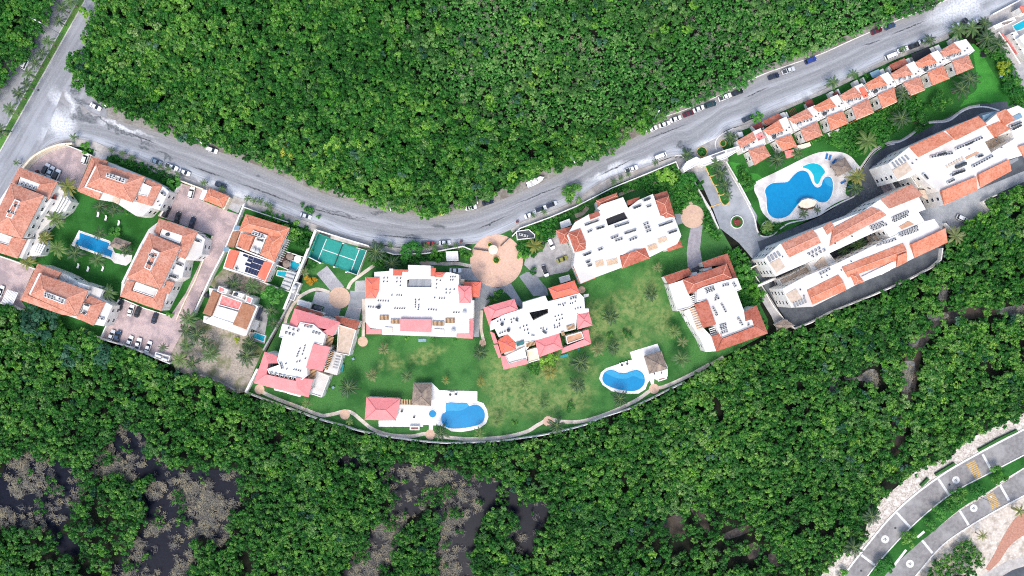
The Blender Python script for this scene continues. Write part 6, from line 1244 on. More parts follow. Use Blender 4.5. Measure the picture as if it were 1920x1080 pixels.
def scatter(name, label, pts, scl, idx, coll, z):
    """one mass: instances of the crown shapes on the points of a mesh"""
    n = len(pts); me = bpy.data.meshes.new(name); co = np.zeros((n, 3), np.float32); co[:, :2] = pts; co[:, 2] = z; me.vertices.add(n); me.vertices.foreach_set('co', co.ravel())
    for nm, ty, val in (('scl', 'FLOAT', scl), ('rot', 'FLOAT', RNG.uniform(0, 6.28, n)), ('idx', 'INT', idx)):
        at = me.attributes.new(nm, ty, 'POINT'); at.data.foreach_set('value', np.asarray(val, np.float32 if ty == 'FLOAT' else np.int32))
    me.update(); o = obj(name, me); o['kind'] = 'stuff'; o['label'] = label
    ng = bpy.data.node_groups.new(name, 'GeometryNodeTree'); ng.interface.new_socket('Geometry', in_out='INPUT', socket_type='NodeSocketGeometry'); ng.interface.new_socket('Geometry', in_out='OUTPUT', socket_type='NodeSocketGeometry')
    N = ng.nodes; gi = N.new('NodeGroupInput'); go = N.new('NodeGroupOutput'); ip = N.new('GeometryNodeInstanceOnPoints'); ci = N.new('GeometryNodeCollectionInfo'); ci.inputs['Collection'].default_value = coll; ci.inputs['Separate Children'].default_value = True; ci.inputs['Reset Children'].default_value = True
    def na(nm, ty):
        a = N.new('GeometryNodeInputNamedAttribute'); a.data_type = ty; a.inputs['Name'].default_value = nm; return a.outputs['Attribute']
    cx = N.new('ShaderNodeCombineXYZ'); l = ng.links.new; l(na('rot', 'FLOAT'), cx.inputs['Z']); l(gi.outputs[0], ip.inputs['Points']); l(ci.outputs[0], ip.inputs['Instance']); ip.inputs['Pick Instance'].default_value = True; l(na('idx', 'INT'), ip.inputs['Instance Index'])
    er = N.new('FunctionNodeEulerToRotation'); l(cx.outputs[0], er.inputs[0]); l(er.outputs[0], ip.inputs['Rotation']); l(na('scl', 'FLOAT'), ip.inputs['Scale']); l(ip.outputs[0], go.inputs[0])
    md = o.modifiers.new('scatter', 'NODES'); md.node_group = ng; return o

def vnoise(p, cell, seed):
    """smooth value noise 0..1 at 2-D points"""
    g = np.random.default_rng(1000 + seed); T = g.uniform(0, 1, (128, 128)); q = p / cell; i = np.floor(q).astype(int); f = q - i; f = f * f * (3 - 2 * f)
    t = lambda a, b: T[(i[:, 0] + a) % 128, (i[:, 1] + b) % 128]
    return (t(0, 0) * (1 - f[:, 0]) + t(1, 0) * f[:, 0]) * (1 - f[:, 1]) + (t(0, 1) * (1 - f[:, 0]) + t(1, 1) * f[:, 0]) * f[:, 1]

def grid_points(poly_px, spacing, zc, holes=(), jitter=.45):
    """jittered points inside a photograph polygon, seen at canopy height zc"""
    P = [W(x, y, zc)[:2] for x, y in poly_px]; xs = [p[0] for p in P]; ys = [p[1] for p in P]; X, Y = np.meshgrid(np.arange(min(xs), max(xs), spacing), np.arange(min(ys), max(ys), spacing * .87)); X = X + (np.arange(X.shape[0])[:, None] % 2) * spacing / 2
    x = (X + RNG.uniform(-jitter, jitter, X.shape) * spacing).ravel(); y = (Y + RNG.uniform(-jitter, jitter, Y.shape) * spacing).ravel(); m = inside(P, x, y)
    if holes:
        pp = np.stack([x, y], 1); jx = x + (vnoise(pp, 3.0, 21) - .5) * 4; jy = y + (vnoise(pp, 3.0, 22) - .5) * 4
    for h in holes: m &= ~inside([W(a, b, zc * .5)[:2] for a, b in h], jx, jy)
    return np.stack([x[m], y[m]], 1)

TALL = library('tall_crowns', [crown_mesh(f'tall_crown_{k}', LM['forest'], 2.5, 3.2, 12, 40, .38, 100 + k, 2.8) for k in range(8)])
LOW = library('low_crowns', [crown_mesh(f'low_crown_{k}', LM['mangrove'], 1.15, 1.5, 5, 26, .27, 200 + k, 1.6) for k in range(8)])
DRK = library('mangrove_crowns', [crown_mesh(f'mangrove_crown_{k}', LM['dark'], 1.25, 1.7, 5, 24, .32, 300 + k, 1.8) for k in range(8)])
SHR = library('shrub_crowns', [crown_mesh(f'shrub_crown_{k}', LM['mid'], 1.1, 1.1, 6, 30, .24, 400 + k, .5) for k in range(6)])
def brush_mesh(seed):
    g = np.random.default_rng(seed); m = MB()
    for k in range(18):
        a = g.uniform(0, 6.28); x, y = g.normal(0, .5, 2); l = g.uniform(.4, 1.3); z = g.uniform(.1, .9); w = g.uniform(.02, .045); dz = g.uniform(-.2, .45); dx, dy = math.cos(a) * l / 2, math.sin(a) * l / 2; nx, ny = -math.sin(a) * w, math.cos(a) * w
        m.add(([(x - dx - nx, y - dy - ny, z), (x + dx - nx, y + dy - ny, z + dz), (x + dx + nx, y + dy + ny, z + dz), (x - dx + nx, y - dy + ny, z)], [(0, 1, 2, 3)]))
    return m.mesh('dead_brush', M['deadwood'])
def dead_mat():
    nb = NB('bleached_twigs'); oi = nb.n('ShaderNodeObjectInfo'); return nb.done(nb.ramp(oi.outputs['Random'], [(0, '#615f5c'), (.5, '#7d7a70'), (1, '#a39a7c')]), .9)
M['deadwood'] = dead_mat()
BRU = library('dead_brush', [brush_mesh(500 + k) for k in range(6)])

LIT = library('pale_crowns', [crown_mesh(f'pale_crown_{k}', LM[m], 1.5, 1.9, 7, 28, .32, 600 + k, 2.0) for k, m in enumerate(('pale', 'pale', 'lime', 'pale', 'teal', 'pale'))])
poly = lambda s: [tuple(float(q) for q in t.split(',')) for t in s.split()]
F_N = poly('182,-90 175,0 162,35 152,62 148,80 135,105 130,130 138,160 160,168 172,188 200,195 225,213 245,220 268,217 290,238 320,247 337,258 345,264 367,267 387,271 410,274 428,288 448,292 473,302 500,308 523,315 557,335 600,352 640,368 692,382 722,388 780,400 807,405 835,396 872,387 897,375 930,362 960,354 985,338 1017,322 1050,315 1095,302 1120,292 1150,284 1162,273 1178,263 1198,250 1213,242 1236,225 1243,216 1267,203 1280,202 1303,196 1333,180 1377,165 1408,157 1423,140 1443,128 1477,112 1507,104 1540,92 1600,66 1630,52 1650,46 1675,38 1695,28 1740,18 1800,-20 1850,-90')
F_NW = poly('-90,-90 105,-90 104,0 88,30 72,60 56,82 40,110 20,140 0,165 -90,260')
F_S = poly('-90,566 20,578 45,585 110,606 130,622 165,617 185,642 240,655 300,682 330,697 376,708 440,737 465,740 501,756 560,777 599,792 644,804 676,814 743,827 827,836 893,835 943,832 980,827 1029,819 1095,803 1127,789 1180,771 1207,758 1253,737 1285,720 1330,690 1363,668 1405,657 1440,636 1462,622 1492,622 1522,610 1560,590 1640,558 1700,532 1750,507 1770,490 1772,450 1797,436 1808,424 1828,408 1848,400 1860,400 1850,380 1872,369 1925,346 2010,310 2010,745 1960,760 1898,788 1837,816 1797,838 1787,855 1725,880 1684,913 1647,947 1640,968 1625,985 1618,1008 1610,1030 1570,1041 1553,1066 1530,1100 1490,1170 -90,1170')
def grow(q, k):
    cx, cy = sum(a for a, _ in q) / len(q), sum(b for _, b in q) / len(q); return [(cx + (a - cx) * k, cy + (b - cy) * k) for a, b in q]
holes = [poly(s) for s in SW.values()] + [grow(poly(s), 1.5) for s in GLADE]
# north forest: tall rounded crowns to the left and along the street, fine low mangrove towards the middle
pn = grid_points(F_N, 1.5, 4.5); px_, py_ = pn[:, 0] / MPP + 960, 540 - pn[:, 1] / MPP
lowness = np.clip((px_ - 620) / 300, 0, 1) * np.clip((330 - py_ - np.abs(px_ - 1050) * .12) / 140, 0, 1) + RNG.normal(0, .12, len(pn))
dl = lowness > .5; tallsel = ~dl & (RNG.uniform(0, 1, len(pn)) < .36)
def put_forest(name, label, p, coll, nvar, s0, s1, z=-.2, zvar=.6):
    n = len(p); return scatter(name, label, p, RNG.uniform(s0, s1, n), RNG.integers(0, nvar, n), coll, z + RNG.uniform(-zvar, zvar, n) - .2)
put_forest('forest_canopy', 'dense green forest of rounded crowns above the street', pn[tallsel], TALL, 8, .45, 1.0, .6, 1.2)
us = ~dl & (RNG.uniform(0, 1, len(pn)) < .55); put_forest('forest_understorey', 'lower leafy layer of the forest above the street', pn[us], DRK, 8, .9, 1.6, .6, .6)
put_forest('mangrove_thicket', 'fine textured low mangrove thicket in the upper middle', pn[dl], LOW, 8, .7, 1.15, 0, .4)
p2 = grid_points(F_NW, 2.2, 4.5); put_forest('forest_canopy', 'forest beyond the avenue in the upper corner', p2, TALL, 8, .5, 1.05, .4, 1.0)
ps = grid_points(F_S, 1.5, 3.4, holes); px_, py_ = ps[:, 0] / MPP + 960, 540 - ps[:, 1] / MPP
tl = ((px_ < 560 + RNG.normal(0, 40, len(ps))) & (py_ < 800 + RNG.normal(0, 30, len(ps)))) | ((px_ > 1480) & (py_ < 640 - (1900 - px_) * .12 + RNG.normal(0, 25, len(ps))))
mudp = [poly('1655,850 1670,800 1690,740 1700,660 1730,610 1790,580 1870,570 1870,590 1790,605 1740,640 1722,700 1712,760 1700,800 1690,850'), poly('60,880 130,900 200,930 270,1000 250,1080 150,1080 40,1050'), poly('1200,960 1320,940 1430,1000 1470,1060 1380,1075 1180,1050')]
thin = np.zeros(len(ps), bool)
for mp in mudp: thin |= inside([W(a, b)[:2] for a, b in mp], ps[:, 0], ps[:, 1])
keep = ~thin | (RNG.uniform(0, 1, len(ps)) < .45)
ti = tl & (RNG.uniform(0, 1, len(ps)) < .27)
put_forest('forest_canopy', 'tall forest edge below the terracotta compound and beside the forest wall', ps[(ti | (RNG.uniform(0, 1, len(ps)) < .035)) & keep], TALL, 8, .45, .95, .2, .8)
put_forest('mangrove_canopy', 'dense dark mangrove filling the lower part of the picture', ps[((RNG.uniform(0, 1, len(ps)) < .5) | ~tl) & keep & (vnoise(ps, 2.6, 5) + .5 * vnoise(ps, 7, 6) > .42)], DRK, 8, .7, 1.45, 0, .7)
pl = ((vnoise(ps, 11, 31) > .6) & (RNG.uniform(0, 1, len(ps)) < .3) | (RNG.uniform(0, 1, len(ps)) < .03)) & keep
put_forest('pale_mangrove', 'paler yellowish crowns mixed through the lower forest', ps[pl], LIT, 6, .55, 1.25, .3, .5)
pl = ((vnoise(pn, 13, 33) > .62) & (RNG.uniform(0, 1, len(pn)) < .16) | (RNG.uniform(0, 1, len(pn)) < .02))
put_forest('pale_forest_trees', 'paler yellowish crowns mixed through the upper forest', pn[pl], LIT, 6, .6, 1.4, 1.2, .7)
sn = dl & (vnoise(pn, 9, 35) > .6) & (RNG.uniform(0, 1, len(pn)) < .25); n = sn.sum()
scatter('dead_branches', 'bare grey branches poking through the upper thicket', pn[sn], RNG.uniform(.5, .9, n), RNG.integers(0, 6, n), BRU, np.full(n, 2.6) + RNG.uniform(-.3, .4, n))
F_E = poly('1734,1080 1753,1058 1781,1036 1800,1022 1818,1013 1834,1030 1848,1050 1835,1062 1815,1082 1800,1100 1720,1100')
put_forest('thicket', 'olive thicket beside the brick walk', grid_points(F_E, 1.5, 2.5), DRK, 8, .7, 1.1)
# garden shrub masses
SHRUB = ['963,440 985,428 1030,411 1080,392 1145,357 1210,331 1265,308 1285,330 1300,350 1290,378 1270,365 1235,368 1205,355 1160,360 1110,375 1085,395 1060,410 1040,430 1020,450 1000,440 985,445 965,450', '1000,442 1040,432 1038,445 1012,465 1000,480 975,475 970,455', '1255,395 1265,370 1300,360 1312,370 1330,400 1345,430 1350,455 1335,440 1320,420', '1370,470 1390,468 1410,498 1425,530 1430,560 1420,575 1400,590 1385,575 1395,540 1385,510', '690,465 730,478 795,476 870,466 880,478 862,485 800,487 770,492 720,500 690,495',
         '1515,268 1560,245 1600,230 1650,205 1720,175 1740,205 1700,235 1650,255 1620,280 1600,290 1580,275 1540,262', '1830,75 1850,60 1880,80 1890,110 1915,150 1925,195 1905,200 1890,165 1870,120 1850,95', '545,432 575,425 592,440 585,470 565,462 548,445', '470,395 500,398 560,420 540,432 505,412', '200,288 245,300 300,318 335,335 330,350 310,345 290,330 250,315 210,300', '1350,470 1368,465 1400,525 1430,600 1445,618 1425,615 1405,590', '1425,440 1462,432 1470,420 1440,415', '1380,300 1395,318 1412,345 1405,360 1395,345', '560,380 590,395 600,410 575,400']
sp = np.concatenate([grid_points(poly(s), 1.25, 1.0) for s in SHRUB]); c_ = W(1298.3, 405.8); sp = sp[np.hypot(sp[:, 0] - c_[0], sp[:, 1] - c_[1]) > 25 * MPP]; put_forest('garden_shrubbery', 'mixed shrubs filling the garden beds', sp, SHR, 6, .6, 1.35, 0, .15)
# dead brush on the swamp
bp = np.concatenate([grid_points(poly(SW[k]), .85, 0) for k in 'abc']); nz = vnoise(bp, 1.5, 1) * .9 + vnoise(bp, 5.0, 2) * .7 + vnoise(bp, 14.0, 3) * .6 - 1.2 + RNG.normal(0, .08, len(bp))
wet = np.zeros(len(bp), bool)
for mp in ('455,885 460,915 445,960 430,900', '940,925 985,930 1027,945 1027,975 1005,1035 985,1047 960,1000 960,960', '590,849 640,855 690,862 660,880 630,868', '770,925 800,945 760,970 745,945', '265,855 345,880 340,895 290,905', '860,1040 890,1020 885,1080 865,1080'):
    wet |= inside([W(a, b)[:2] for a, b in poly(mp)], bp[:, 0], bp[:, 1])
sel = (nz > .0) & (~wet | (RNG.uniform(0, 1, len(bp)) < .12)); n = sel.sum()
scatter('dead_brush', 'bleached dead mangrove brush standing in dark water', bp[sel], RNG.uniform(.7, 1.3, n), RNG.integers(0, 6, n), BRU, np.full(n, -.2) + RNG.uniform(0, .15, n))
gp = np.concatenate([grid_points(poly(s), 1.3, 0) for s in GLADE]); n = len(gp); isl = grid_points(poly(SW['a']), 1.5, 1), grid_points(poly(SW['b']), 1.5, 1), grid_points(poly(SW['c']), 1.5, 1); isl = np.concatenate(isl); q = vnoise(isl, 4.0, 9); put_forest('mangrove_shrubs', 'low green mangrove clumps standing in the swamp', isl[q > .72], DRK, 8, .5, 1.0, -.3, .2)
gp = gp; scatter('dead_brush', 'pale dead brush in the forest clearings', gp, RNG.uniform(.6, 1.1, n), RNG.integers(0, 6, n), BRU, np.full(n, -.2))

# ---- single trees and shrubs one can pick out
TREE_M = {}
def tree(px, py, d, kind, label, group='single trees', h=None, name='tree'):
    R = d * MPP / 2; h = h or max(1.2, R * 1.5); k = (kind, round(R, 0) > 2)
    if k not in TREE_M: TREE_M[k] = [crown_mesh(f'crown_{kind}_{j}', LM[kind], 2.5, 2.4, 14 if k[1] else 10, 60 if k[1] else 42, .3 if k[1] else .4, 700 + 10 * len(TREE_M) + j, 0.0) for j in range(2)]
    x, y, _ = W(px, py, h * .8); r = tag(empty(name, (x, y, 0), random.uniform(0, 6)), label, 'tree' if name == 'tree' else 'shrub', group); s = R / 2.5
    obj('crown', random.choice(TREE_M[k]), r, (0, 0, h * .32), 0, (s, s, s * min(1.2, h * .55 / (2.4 * s)))); MB().tube([(0, 0, -.1), (.05 * R, 0, h * .3), (0, .06 * R, h * .75)], [.05 * R + .06, .04 * R + .05, .03], 6).obj('trunk', M['trunk'], r)
for a in [(534, 285, 34, 'yellow', 'yellow flowering tree at the forest edge above the street', None, 6), (70, 602, 74, 'teal', 'big blue green tree against the terracotta block', None, 8), (128, 668, 46, 'teal', 'blue green tree in the forest below the big one', None, 6.5), (190, 672, 56, 'teal', 'broad grey green tree below the corner of the lower car park', None, 6.5), (165, 640, 34, 'mid', 'pale leafed tree between the two blue green ones', None, 6),
          (624, 178, 40, 'lime', 'bright lime crown inside the forest', None, 8), (625, 270, 44, 'lime', 'broad lime crown in the lower forest', None, 7.5), (795, 262, 24, 'lime', 'pale yellowish crown in the forest middle', None, 5.5), (700, 310, 42, 'mid', 'round bright green crown above the bend', None, 7), (415, 130, 30, 'lime', 'yellow green crown in the upper forest', None, 7), (150, 128, 26, 'teal', 'pale grey green crown at the junction corner of the forest', None, 6), (155, 20, 24, 'lime', 'lime crown at the top of the avenue', None, 6),
          (1421, 218, 24, 'mid', 'round clipped street tree beside the slate car', None, 4.5), (510, 556, 46, 'mid', 'dense dark green tree behind the brown winged house', None, 6), (158, 278, 22, 'lime', 'bright green round bush by the curved car park', None, 3), (322, 342, 30, 'mid', 'leafy tree between the terracotta block and the brick car park', None, 4.5), (241, 393, 22, 'dark', 'dark bushy tree at the garden end of the north block', None, 4),
          (770, 476, 46, 'mid', 'broad tree behind the street wall near the plaza', None, 5.5), (817, 481, 24, 'lime', 'young pale tree beside the white hut', None, 4), (933, 553, 24, 'dark', 'dark conifer between the two pink blocks', None, 5.5), (919, 563, 18, 'dark', 'dark bush beside the conifer', None, 3), (1030, 677, 36, 'lime', 'yellow green tree below the white balcony', None, 4.5), (1000, 692, 26, 'dark', 'dark round bush on the lawn below the tilted block', None, 2.5),
          (1000, 508, 16, 'mid', 'round bright bush at the corner of the grey car park', None, 2.5), (878, 480, 18, 'lime', 'bright bushes beside the plaza edge', None, 2.5), (565, 455, 28, 'dark', 'leafy tree in the walled garden by the tennis court', None, 4.5), (550, 430, 38, 'dark', 'dark tree behind the large orange house', None, 6), (1075, 365, 40, 'dark', 'dark spreading tree in the garden beside the street', None, 5), (1290, 340, 36, 'mid', 'dense tree at the gateway corner of the shrub garden', None, 5), (1312, 348, 24, 'dark', 'dark tree overhanging the driveway', None, 4.5), (1250, 330, 40, 'lime', 'bright green thicket tree behind the gateway', None, 4.5),
          (1397, 508, 36, 'mid', 'leafy tree between the lone block and the service yard', None, 5), (1420, 545, 30, 'lime', 'pale leafed tree on the bank beside the service yard', None, 4.5), (1397, 335, 26, 'dark', 'dark tree below the first villa', None, 4), (1625, 143, 18, 'dark', 'dark bush in the front garden of the sixth villa', None, 3), (1725, 225, 36, 'dark', 'dark tree on the slope behind the sixth villa', None, 5), (1770, 190, 40, 'dark', 'dark spreading tree behind the eighth villa', None, 5.5), (1660, 260, 30, 'mid', 'bushy tree beside the ring drive', None, 4), (1885, 125, 30, 'yellow', 'yellowish crown on the bank beside the neighbouring drive', None, 4.5), (1905, 165, 36, 'mid', 'green crown on the bank below the yellowish one', None, 5),
          (1876, 892, 36, 'lime', 'bright tree on the boulevard median beside the white crossing', None, 4.5), (1838, 922, 36, 'mid', 'tree over the lower carriageway beside the crossing', None, 4.5), (1800, 932, 34, 'dark', 'dark tree on the median before the crossing', None, 4.5), (1786, 950, 28, 'dark', 'median tree beside the lower stop line', None, 4), (1762, 964, 30, 'mid', 'median tree in the middle of the boulevard', None, 4), (1744, 986, 28, 'mid', 'median tree above the square kerb', None, 4), (1706, 1014, 32, 'dark', 'median tree beside the manhole', None, 4), (1660, 1068, 40, 'mid', 'median tree at the bottom edge', None, 4.5), (1580, 1078, 22, 'lime', 'lime bush at the bottom of the sandy verge', None, 2.5), (930.5, 487.5, 12, 'dark', 'clipped bush in the hexagonal plaza planter', None, 2), (1604, 830, 22, 'lime', 'pale tree crown in the dark mangrove', None, 5)]:
    tree(a[0], a[1], a[2], a[3], a[4], 'single trees', a[6])
for x, y, d, k, l in [(581, 526, 24, 'orange', 'orange flowering bush on the lawn below the tennis court'), (582, 498, 20, 'mid', 'round green bush below the tennis court'), (444, 637, 14, 'yellow', 'yellow bush in the waste lot'), (617, 726, 8, 'lime', 'small lime ball bush beside the corner block'), (763, 635, 9, 'lime', 'lime ball bush below the widest block'), (812, 636, 9, 'mid', 'second ball bush below the widest block'), (853, 637, 8, 'mid', 'third ball bush below the widest block'), (1070, 763, 22, 'dark', 'dark bush above the garden path'), (964, 793, 14, 'dark', 'small dark shrub near the curving path'), (1177, 627, 20, 'dark', 'dark round shrub on the worn lawn'), (1145, 630, 16, 'dark', 'small dark shrub beside the pole'), (1605, 143, 12, 'dark', 'small shrub at the villa kerb'), (215, 436, 26, 'mid', 'leafy shrubs above the thatched pool shelter'), (318, 590, 14, 'lime', 'round lime bush at the corner of the lower car park'), (1381, 416.5, 7, 'yellow', 'low plants in the fountain ring'), (1316, 284, 16, 'mid', 'bush in the gateway kerb bed'), (1005, 445, 26, 'lime', 'bright bush beside the white enclosure'), (980, 480, 22, 'lime', 'lime bush between plaza and car park'), (375, 470, 16, 'mid', 'bush on the terrace of the long block'), (345, 505, 20, 'dark', 'dark shrub beside the curving drive')]:
    tree(x, y, d, k, l, 'single shrubs', max(1.0, d * .09), 'shrub')

# ---- palms: trunk and single fronds
def frond_mat():
    nb = NB('palm_frond'); oi = nb.n('ShaderNodeObjectInfo'); n = nb.noise(1.5, nb.pos(), 2); col = nb.mix(nb.rng(n, .3, .7, 0, .5), oi.outputs['Color'], nb.mix(1.0, oi.outputs['Color'], (.55, .6, .5, 1), 'MULTIPLY')); col = nb.mix(nb.math('MULTIPLY', oi.outputs['Random'], .35), col, nb.mix(1.0, oi.outputs['Color'], (1.5, 1.35, 1.0, 1), 'MULTIPLY'))
    return nb.done(col, .5, spec=.3)
M['frond'] = frond_mat()
M['rib'] = plain('frond_midrib', '#5f7640', '#536a38', 3.0, .6)
def frond_mesh(L, lift, droop, w):
    v = []; f = []; n = 9; P = []
    for i in range(n + 1):
        t = i / n; P.append((L * (t - .12 * t * t), lift * t - droop * t * t))
    for i in range(n):
        (x0, z0), (x1, z1) = P[i], P[i + 1]; t = (i + .5) / n; ww = w * (math.sin(math.pi * min(1, t * .85 + .12)) ** .7)
        for s in (-1, 1):
            o = len(v); dx = ww * .45; v += [(x0, 0, z0), (x0 + (x1 - x0) * .8, 0, z0 + (z1 - z0) * .8), (x1 + dx, s * ww, z1 - ww * .45), (x0 + dx + .05, s * ww * .96, z0 - ww * .45)]; f.append((o, o + 1, o + 2, o + 3) if s > 0 else (o, o + 3, o + 2, o + 1))
        o = len(v); r = .06 * (1 - t) + .015; v += [(x0, -r, z0 + .03), (x1, -r, z1 + .03), (x1, r, z1 + .03), (x0, r, z0 + .03)]; f.append((o, o + 1, o + 2, o + 3))
    return mesh('frond', v, f, [M['frond'], M['rib']], [1 if k % 3 == 2 else 0 for k in range(len(f))])
FR = [frond_mesh(3.1, 1.5, 1.7, .36), frond_mesh(3.3, .6, 1.7, .38), frond_mesh(2.6, 2.2, 1.6, .32)]
PC = dict(g=(.06, .13, .04), d=(.022, .058, .024), y=(.2, .2, .04), l=(.11, .185, .045), b=(.17, .19, .08))
def palm(px, py, d, col, label, group, h=None, base=None, nf=None):
    R = d * MPP / 2; s = R / 2.6 * random.uniform(.88, 1.12); h = h or (2.2 + 2.3 * s); tx, ty, _ = W(px, py, h); bx, by = (W(*base)[:2] if base else (tx + random.uniform(-.4, .4), ty + random.uniform(-.4, .4)))
    r = tag(empty('palm_tree', (bx, by, 0)), label, 'palm', group); dx, dy = tx - bx, ty - by
    MB().tube([(0, 0, -.1), (dx * .25, dy * .25, h * .35), (dx * .6, dy * .6, h * .7), (dx, dy, h)], [.2 * s + .08, .13 * s + .05, .11 * s + .04, .1 * s + .03], 7).obj('trunk', M['palmtrunk'], r)
    nf = nf or (14 if d > 22 else 10); c = PC[col]; a0 = random.uniform(0, 6.28)
    for k in range(nf):
        me = FR[2] if k % 4 == 3 else FR[k % 2]; o = obj('frond', me, r, (dx, dy, h), a0 + 6.2832 * k / nf * (1 if True else 0) + random.uniform(-.16, .16)); q = s * random.uniform(.82, 1.12); o.scale = (q, q, q); o.color = (c[0], c[1], c[2], 1)
gA, gS, gL, gG, gR = 'palms down the avenue median', 'small palms along the street', 'palms of the terracotta compound', 'palms on the garden lawn', 'palms of the right-hand complex'
for k, (x, y) in enumerate([(132, 3), (116, 15), (110, 39), (90, 78), (79, 100), (66, 116), (54, 138), (50, 158), (35, 176), (20, 205), (0, 245)]): palm(x, y, 27 if k < 9 else 30, 'd' if k % 3 else 'g', f'{ORD[k]} palm from the top along the avenue median', gA, 5.5, (x + 14, y + 10))
for k, (x, y) in enumerate([(30, 305), (138, 257), (209, 282), (229, 287), (246, 295), (300, 312), (315, 317), (333, 326), (382, 342), (417, 355), (464, 372), (477, 376), (488, 377), (500, 383), (507, 388)]): palm(x, y, 15, 'g', f'{ORD[k]} small palm of the street row starting at the avenue corner', gS, 2.6)
for k, (x, y) in enumerate([(714, 459), (732, 460), (799, 462), (814, 461), (835, 461), (854, 459), (1000, 404), (1020, 397), (1069, 376), (1150, 340), (1164, 334), (1178, 327), (1229, 305)]): palm(x, y, 14, 'g', f'{ORD[k]} small kerb palm counted from the tennis court towards the gateway', gS, 2.4)
for x, y, d, c, l in [(127, 350, 32, 'y', 'yellowing palm at the corner of the curved car park'), (103, 410, 38, 'l', 'large pale palm beside the far edge block'), (67, 412, 26, 'd', 'dark palm against the far edge block'), (187, 387, 30, 'd', 'dark palm beside the upper loungers'), (215, 393, 32, 'd', 'dark palm between the upper loungers and the north block'), (107, 465, 36, 'l', 'pale palm at the avenue end of the rectangular pool'), (141, 475, 38, 'd', 'palm below the middle of the rectangular pool'), (182, 487, 36, 'g', 'palm leaning over the lower loungers'), (188, 438, 28, 'd', 'dark palm beside the long edge of the rectangular pool'), (237, 470, 28, 'd', 'dark palm beside the thatched pool shelter'), (83, 445, 28, 'y', 'yellow green palm beside the far edge block terrace'), (52, 492, 26, 'y', 'yellowing palm at the lower corner of the far edge block'), (203, 548, 30, 'g', 'palm at the end of the lower block'),
                      (354, 598, 34, 'g', 'palm at the corner of the white house beside the drive'), (349, 621, 30, 'd', 'dark palm beside the drive below the first'), (368, 628, 32, 'd', 'dark palm in the middle of the waste lot clump'), (386, 643, 32, 'd', 'dark palm on the rubble side of the clump'), (394, 664, 38, 'g', 'bright palm at the rubble edge'), (337, 674, 36, 'l', 'pale palm at the bottom of the clump near the gas tanks'), (361, 681, 32, 'd', 'palm at the bottom middle of the clump'), (463, 667, 40, 'd', 'broad dark palm beside the corner pink block'), (468, 645, 32, 'd', 'dark palm beside the turquoise pool wall'), (350, 648, 30, 'g', 'leafy green palm in the heart of the clump'), (438, 533, 34, 'd', 'dark palm below the solar panel house'), (473, 537, 32, 'g', 'spiky palm below the solar panel house'), (508, 582, 30, 'd', 'palm beside the compound wall'), (513, 606, 24, 'd', 'dark palm below it at the compound wall'), (305, 651, 20, 'd', 'small palm beside the gas tanks'), (571, 509, 20, 'b', 'pale dry palm beside the orange bush')]: palm(x, y, d, c, l, gL)
for x, y, d, c, l in [(705, 472, 38, 'd', 'palm cluster beside the tennis court corner'), (735, 495, 32, 'd', 'dark palm behind the widest block'), (1002, 460, 28, 'y', 'palm with yellow fronds beside the grey car park'), (720, 655, 24, 'b', 'pale palm on the lawn near the small round plaza'), (697, 703, 26, 'b', 'pale palm in the middle of the lawn'), (762, 705, 26, 'g', 'palm above the thatched pavilion'), (653, 727, 38, 'd', 'broad dark palm beside the corner pink block lawn'), (835, 713, 18, 'y', 'small yellow palm above the kidney pool deck'), (902, 717, 20, 'y', 'yellowish palm at the edge of the worn lawn'), (827, 812, 32, 'd', 'dark palm between the round paving and the kidney pool'), (900, 812, 22, 'l', 'bright palm at the lower end of the kidney pool'), (933, 790, 22, 'l', 'slim palm on the worn lawn beyond the kidney pool'), (900, 662, 30, 'd', 'dark palm at the corner of the tilted block'), (981, 720, 22, 'l', 'pale palm in the middle of the worn lawn'), (1031, 698, 30, 'y', 'yellow palm below the yellow green tree'), (1088, 680, 38, 'd', 'big dark star shaped palm below the tilted block'), (1083, 722, 34, 'd', 'dark palm below the star shaped palm'), (1020, 758, 24, 'g', 'palm above the round paving on the path'), (1044, 798, 32, 'd', 'dark palm beside the round paving on the path'), (1121, 654, 30, 'b', 'grey palm beside the white pole'), (1150, 653, 24, 'd', 'dark palm next to the grey one'), (1163, 748, 32, 'd', 'dark palm below the smaller kidney pool'), (1145, 595, 26, 'd', 'dark palm on the worn lawn beside the tilted block'), (1221, 552, 24, 'd', 'dark low palm in front of the lone block'), (1233, 502, 20, 'b', 'dry pale palm between the two brown roofed blocks'), (1265, 622, 28, 'l', 'pale palm beside the terrace of the lone block'), (1280, 641, 20, 'b', 'dry small palm below the pale one'), (1278, 673, 34, 'g', 'palm beside the thatched pool bar'), (575, 756, 18, 'l', 'small palm on the path below the corner block'), (655, 790, 16, 'l', 'small palm behind the round paving')]: palm(x, y, d, c, l, gG)
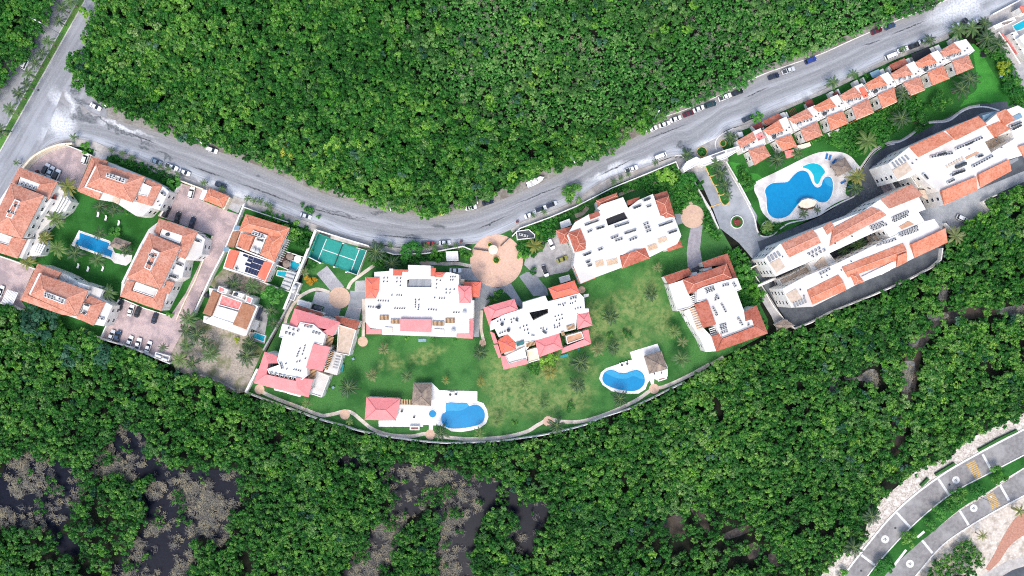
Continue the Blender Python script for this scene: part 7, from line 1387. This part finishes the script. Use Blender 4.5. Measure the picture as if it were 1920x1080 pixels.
for x, y, d, c, l in [(1370, 258, 26, 'd', 'palm in the street corner bed by the first villa'), (1288, 290, 26, 'd', 'palm beside the end of the gateway'), (1343, 307, 24, 'g', 'first palm behind the gateway in the driveway bed'), (1352, 325, 28, 'd', 'second palm in the driveway bed'), (1360, 347, 30, 'd', 'third palm in the driveway bed'), (1365, 367, 22, 'g', 'fourth palm in the driveway bed near the turning circle'), (1458, 300, 36, 'd', 'broad palm below the second villa'), (1497, 288, 24, 'g', 'palm beside the pink terrace of the second villa'), (1607, 331, 34, 'y', 'yellow palm beside the square thatched shelter'), (1604, 352, 32, 'd', 'dark palm below the yellow one'), (1507, 400, 20, 'd', 'small palm below the round pool bar'), (1533, 393, 18, 'd', 'second small palm below the round pool bar'), (1440, 424, 26, 'l', 'palm in the pale ring bed'), (1562, 155, 28, 'g', 'palm at the kerb before the fifth villa'), (1600, 140, 22, 'g', 'palm at the kerb before the sixth villa'), (1627, 265, 40, 'l', 'large pale palm beside the bend of the ring drive'), (1743, 75, 24, 'd', 'palm at the kerb of the eighth villa'), (1693, 177, 34, 'd', 'palm between the sixth and seventh villas'), (1690, 222, 40, 'd', 'broad leafed palm beside the ring drive'), (1797, 56, 34, 'g', 'first of the corner palms beside the ninth villa'), (1823, 52, 36, 'g', 'second of the corner palms'), (1846, 44, 30, 'd', 'third of the corner palms beside the gate'), (1818, 148, 40, 'd', 'palm beside the ninth villa on the bright lawn'), (1803, 168, 36, 'd', 'dark palm behind the eighth and ninth villas'), (1850, 72, 38, 'd', 'dark palm over the black trampoline'), (1872, 84, 34, 'd', 'palm on the bank by the neighbouring drive'), (1792, 442, 34, 'b', 'dry palm at the end of the long block'), (1612, 458, 30, 'g', 'bright palm in the dark courtyard'), (1583, 470, 24, 'd', 'dark palm in the dark courtyard'), (1600, 1026, 40, 'd', 'dark palm leaning over the sandy verge'), (1634, 969, 38, 'd', 'dark palm at the forest edge above the sandy verge'), (1912, 958, 26, 'y', 'dry palm at the right end of the white sand'), (1842, 1005, 22, 'y', 'small dry palm on the white sand'), (1693, 92, 16, 'g', 'small palm over the white car at the villa kerb')]: palm(x, y, d, c, l, gR)
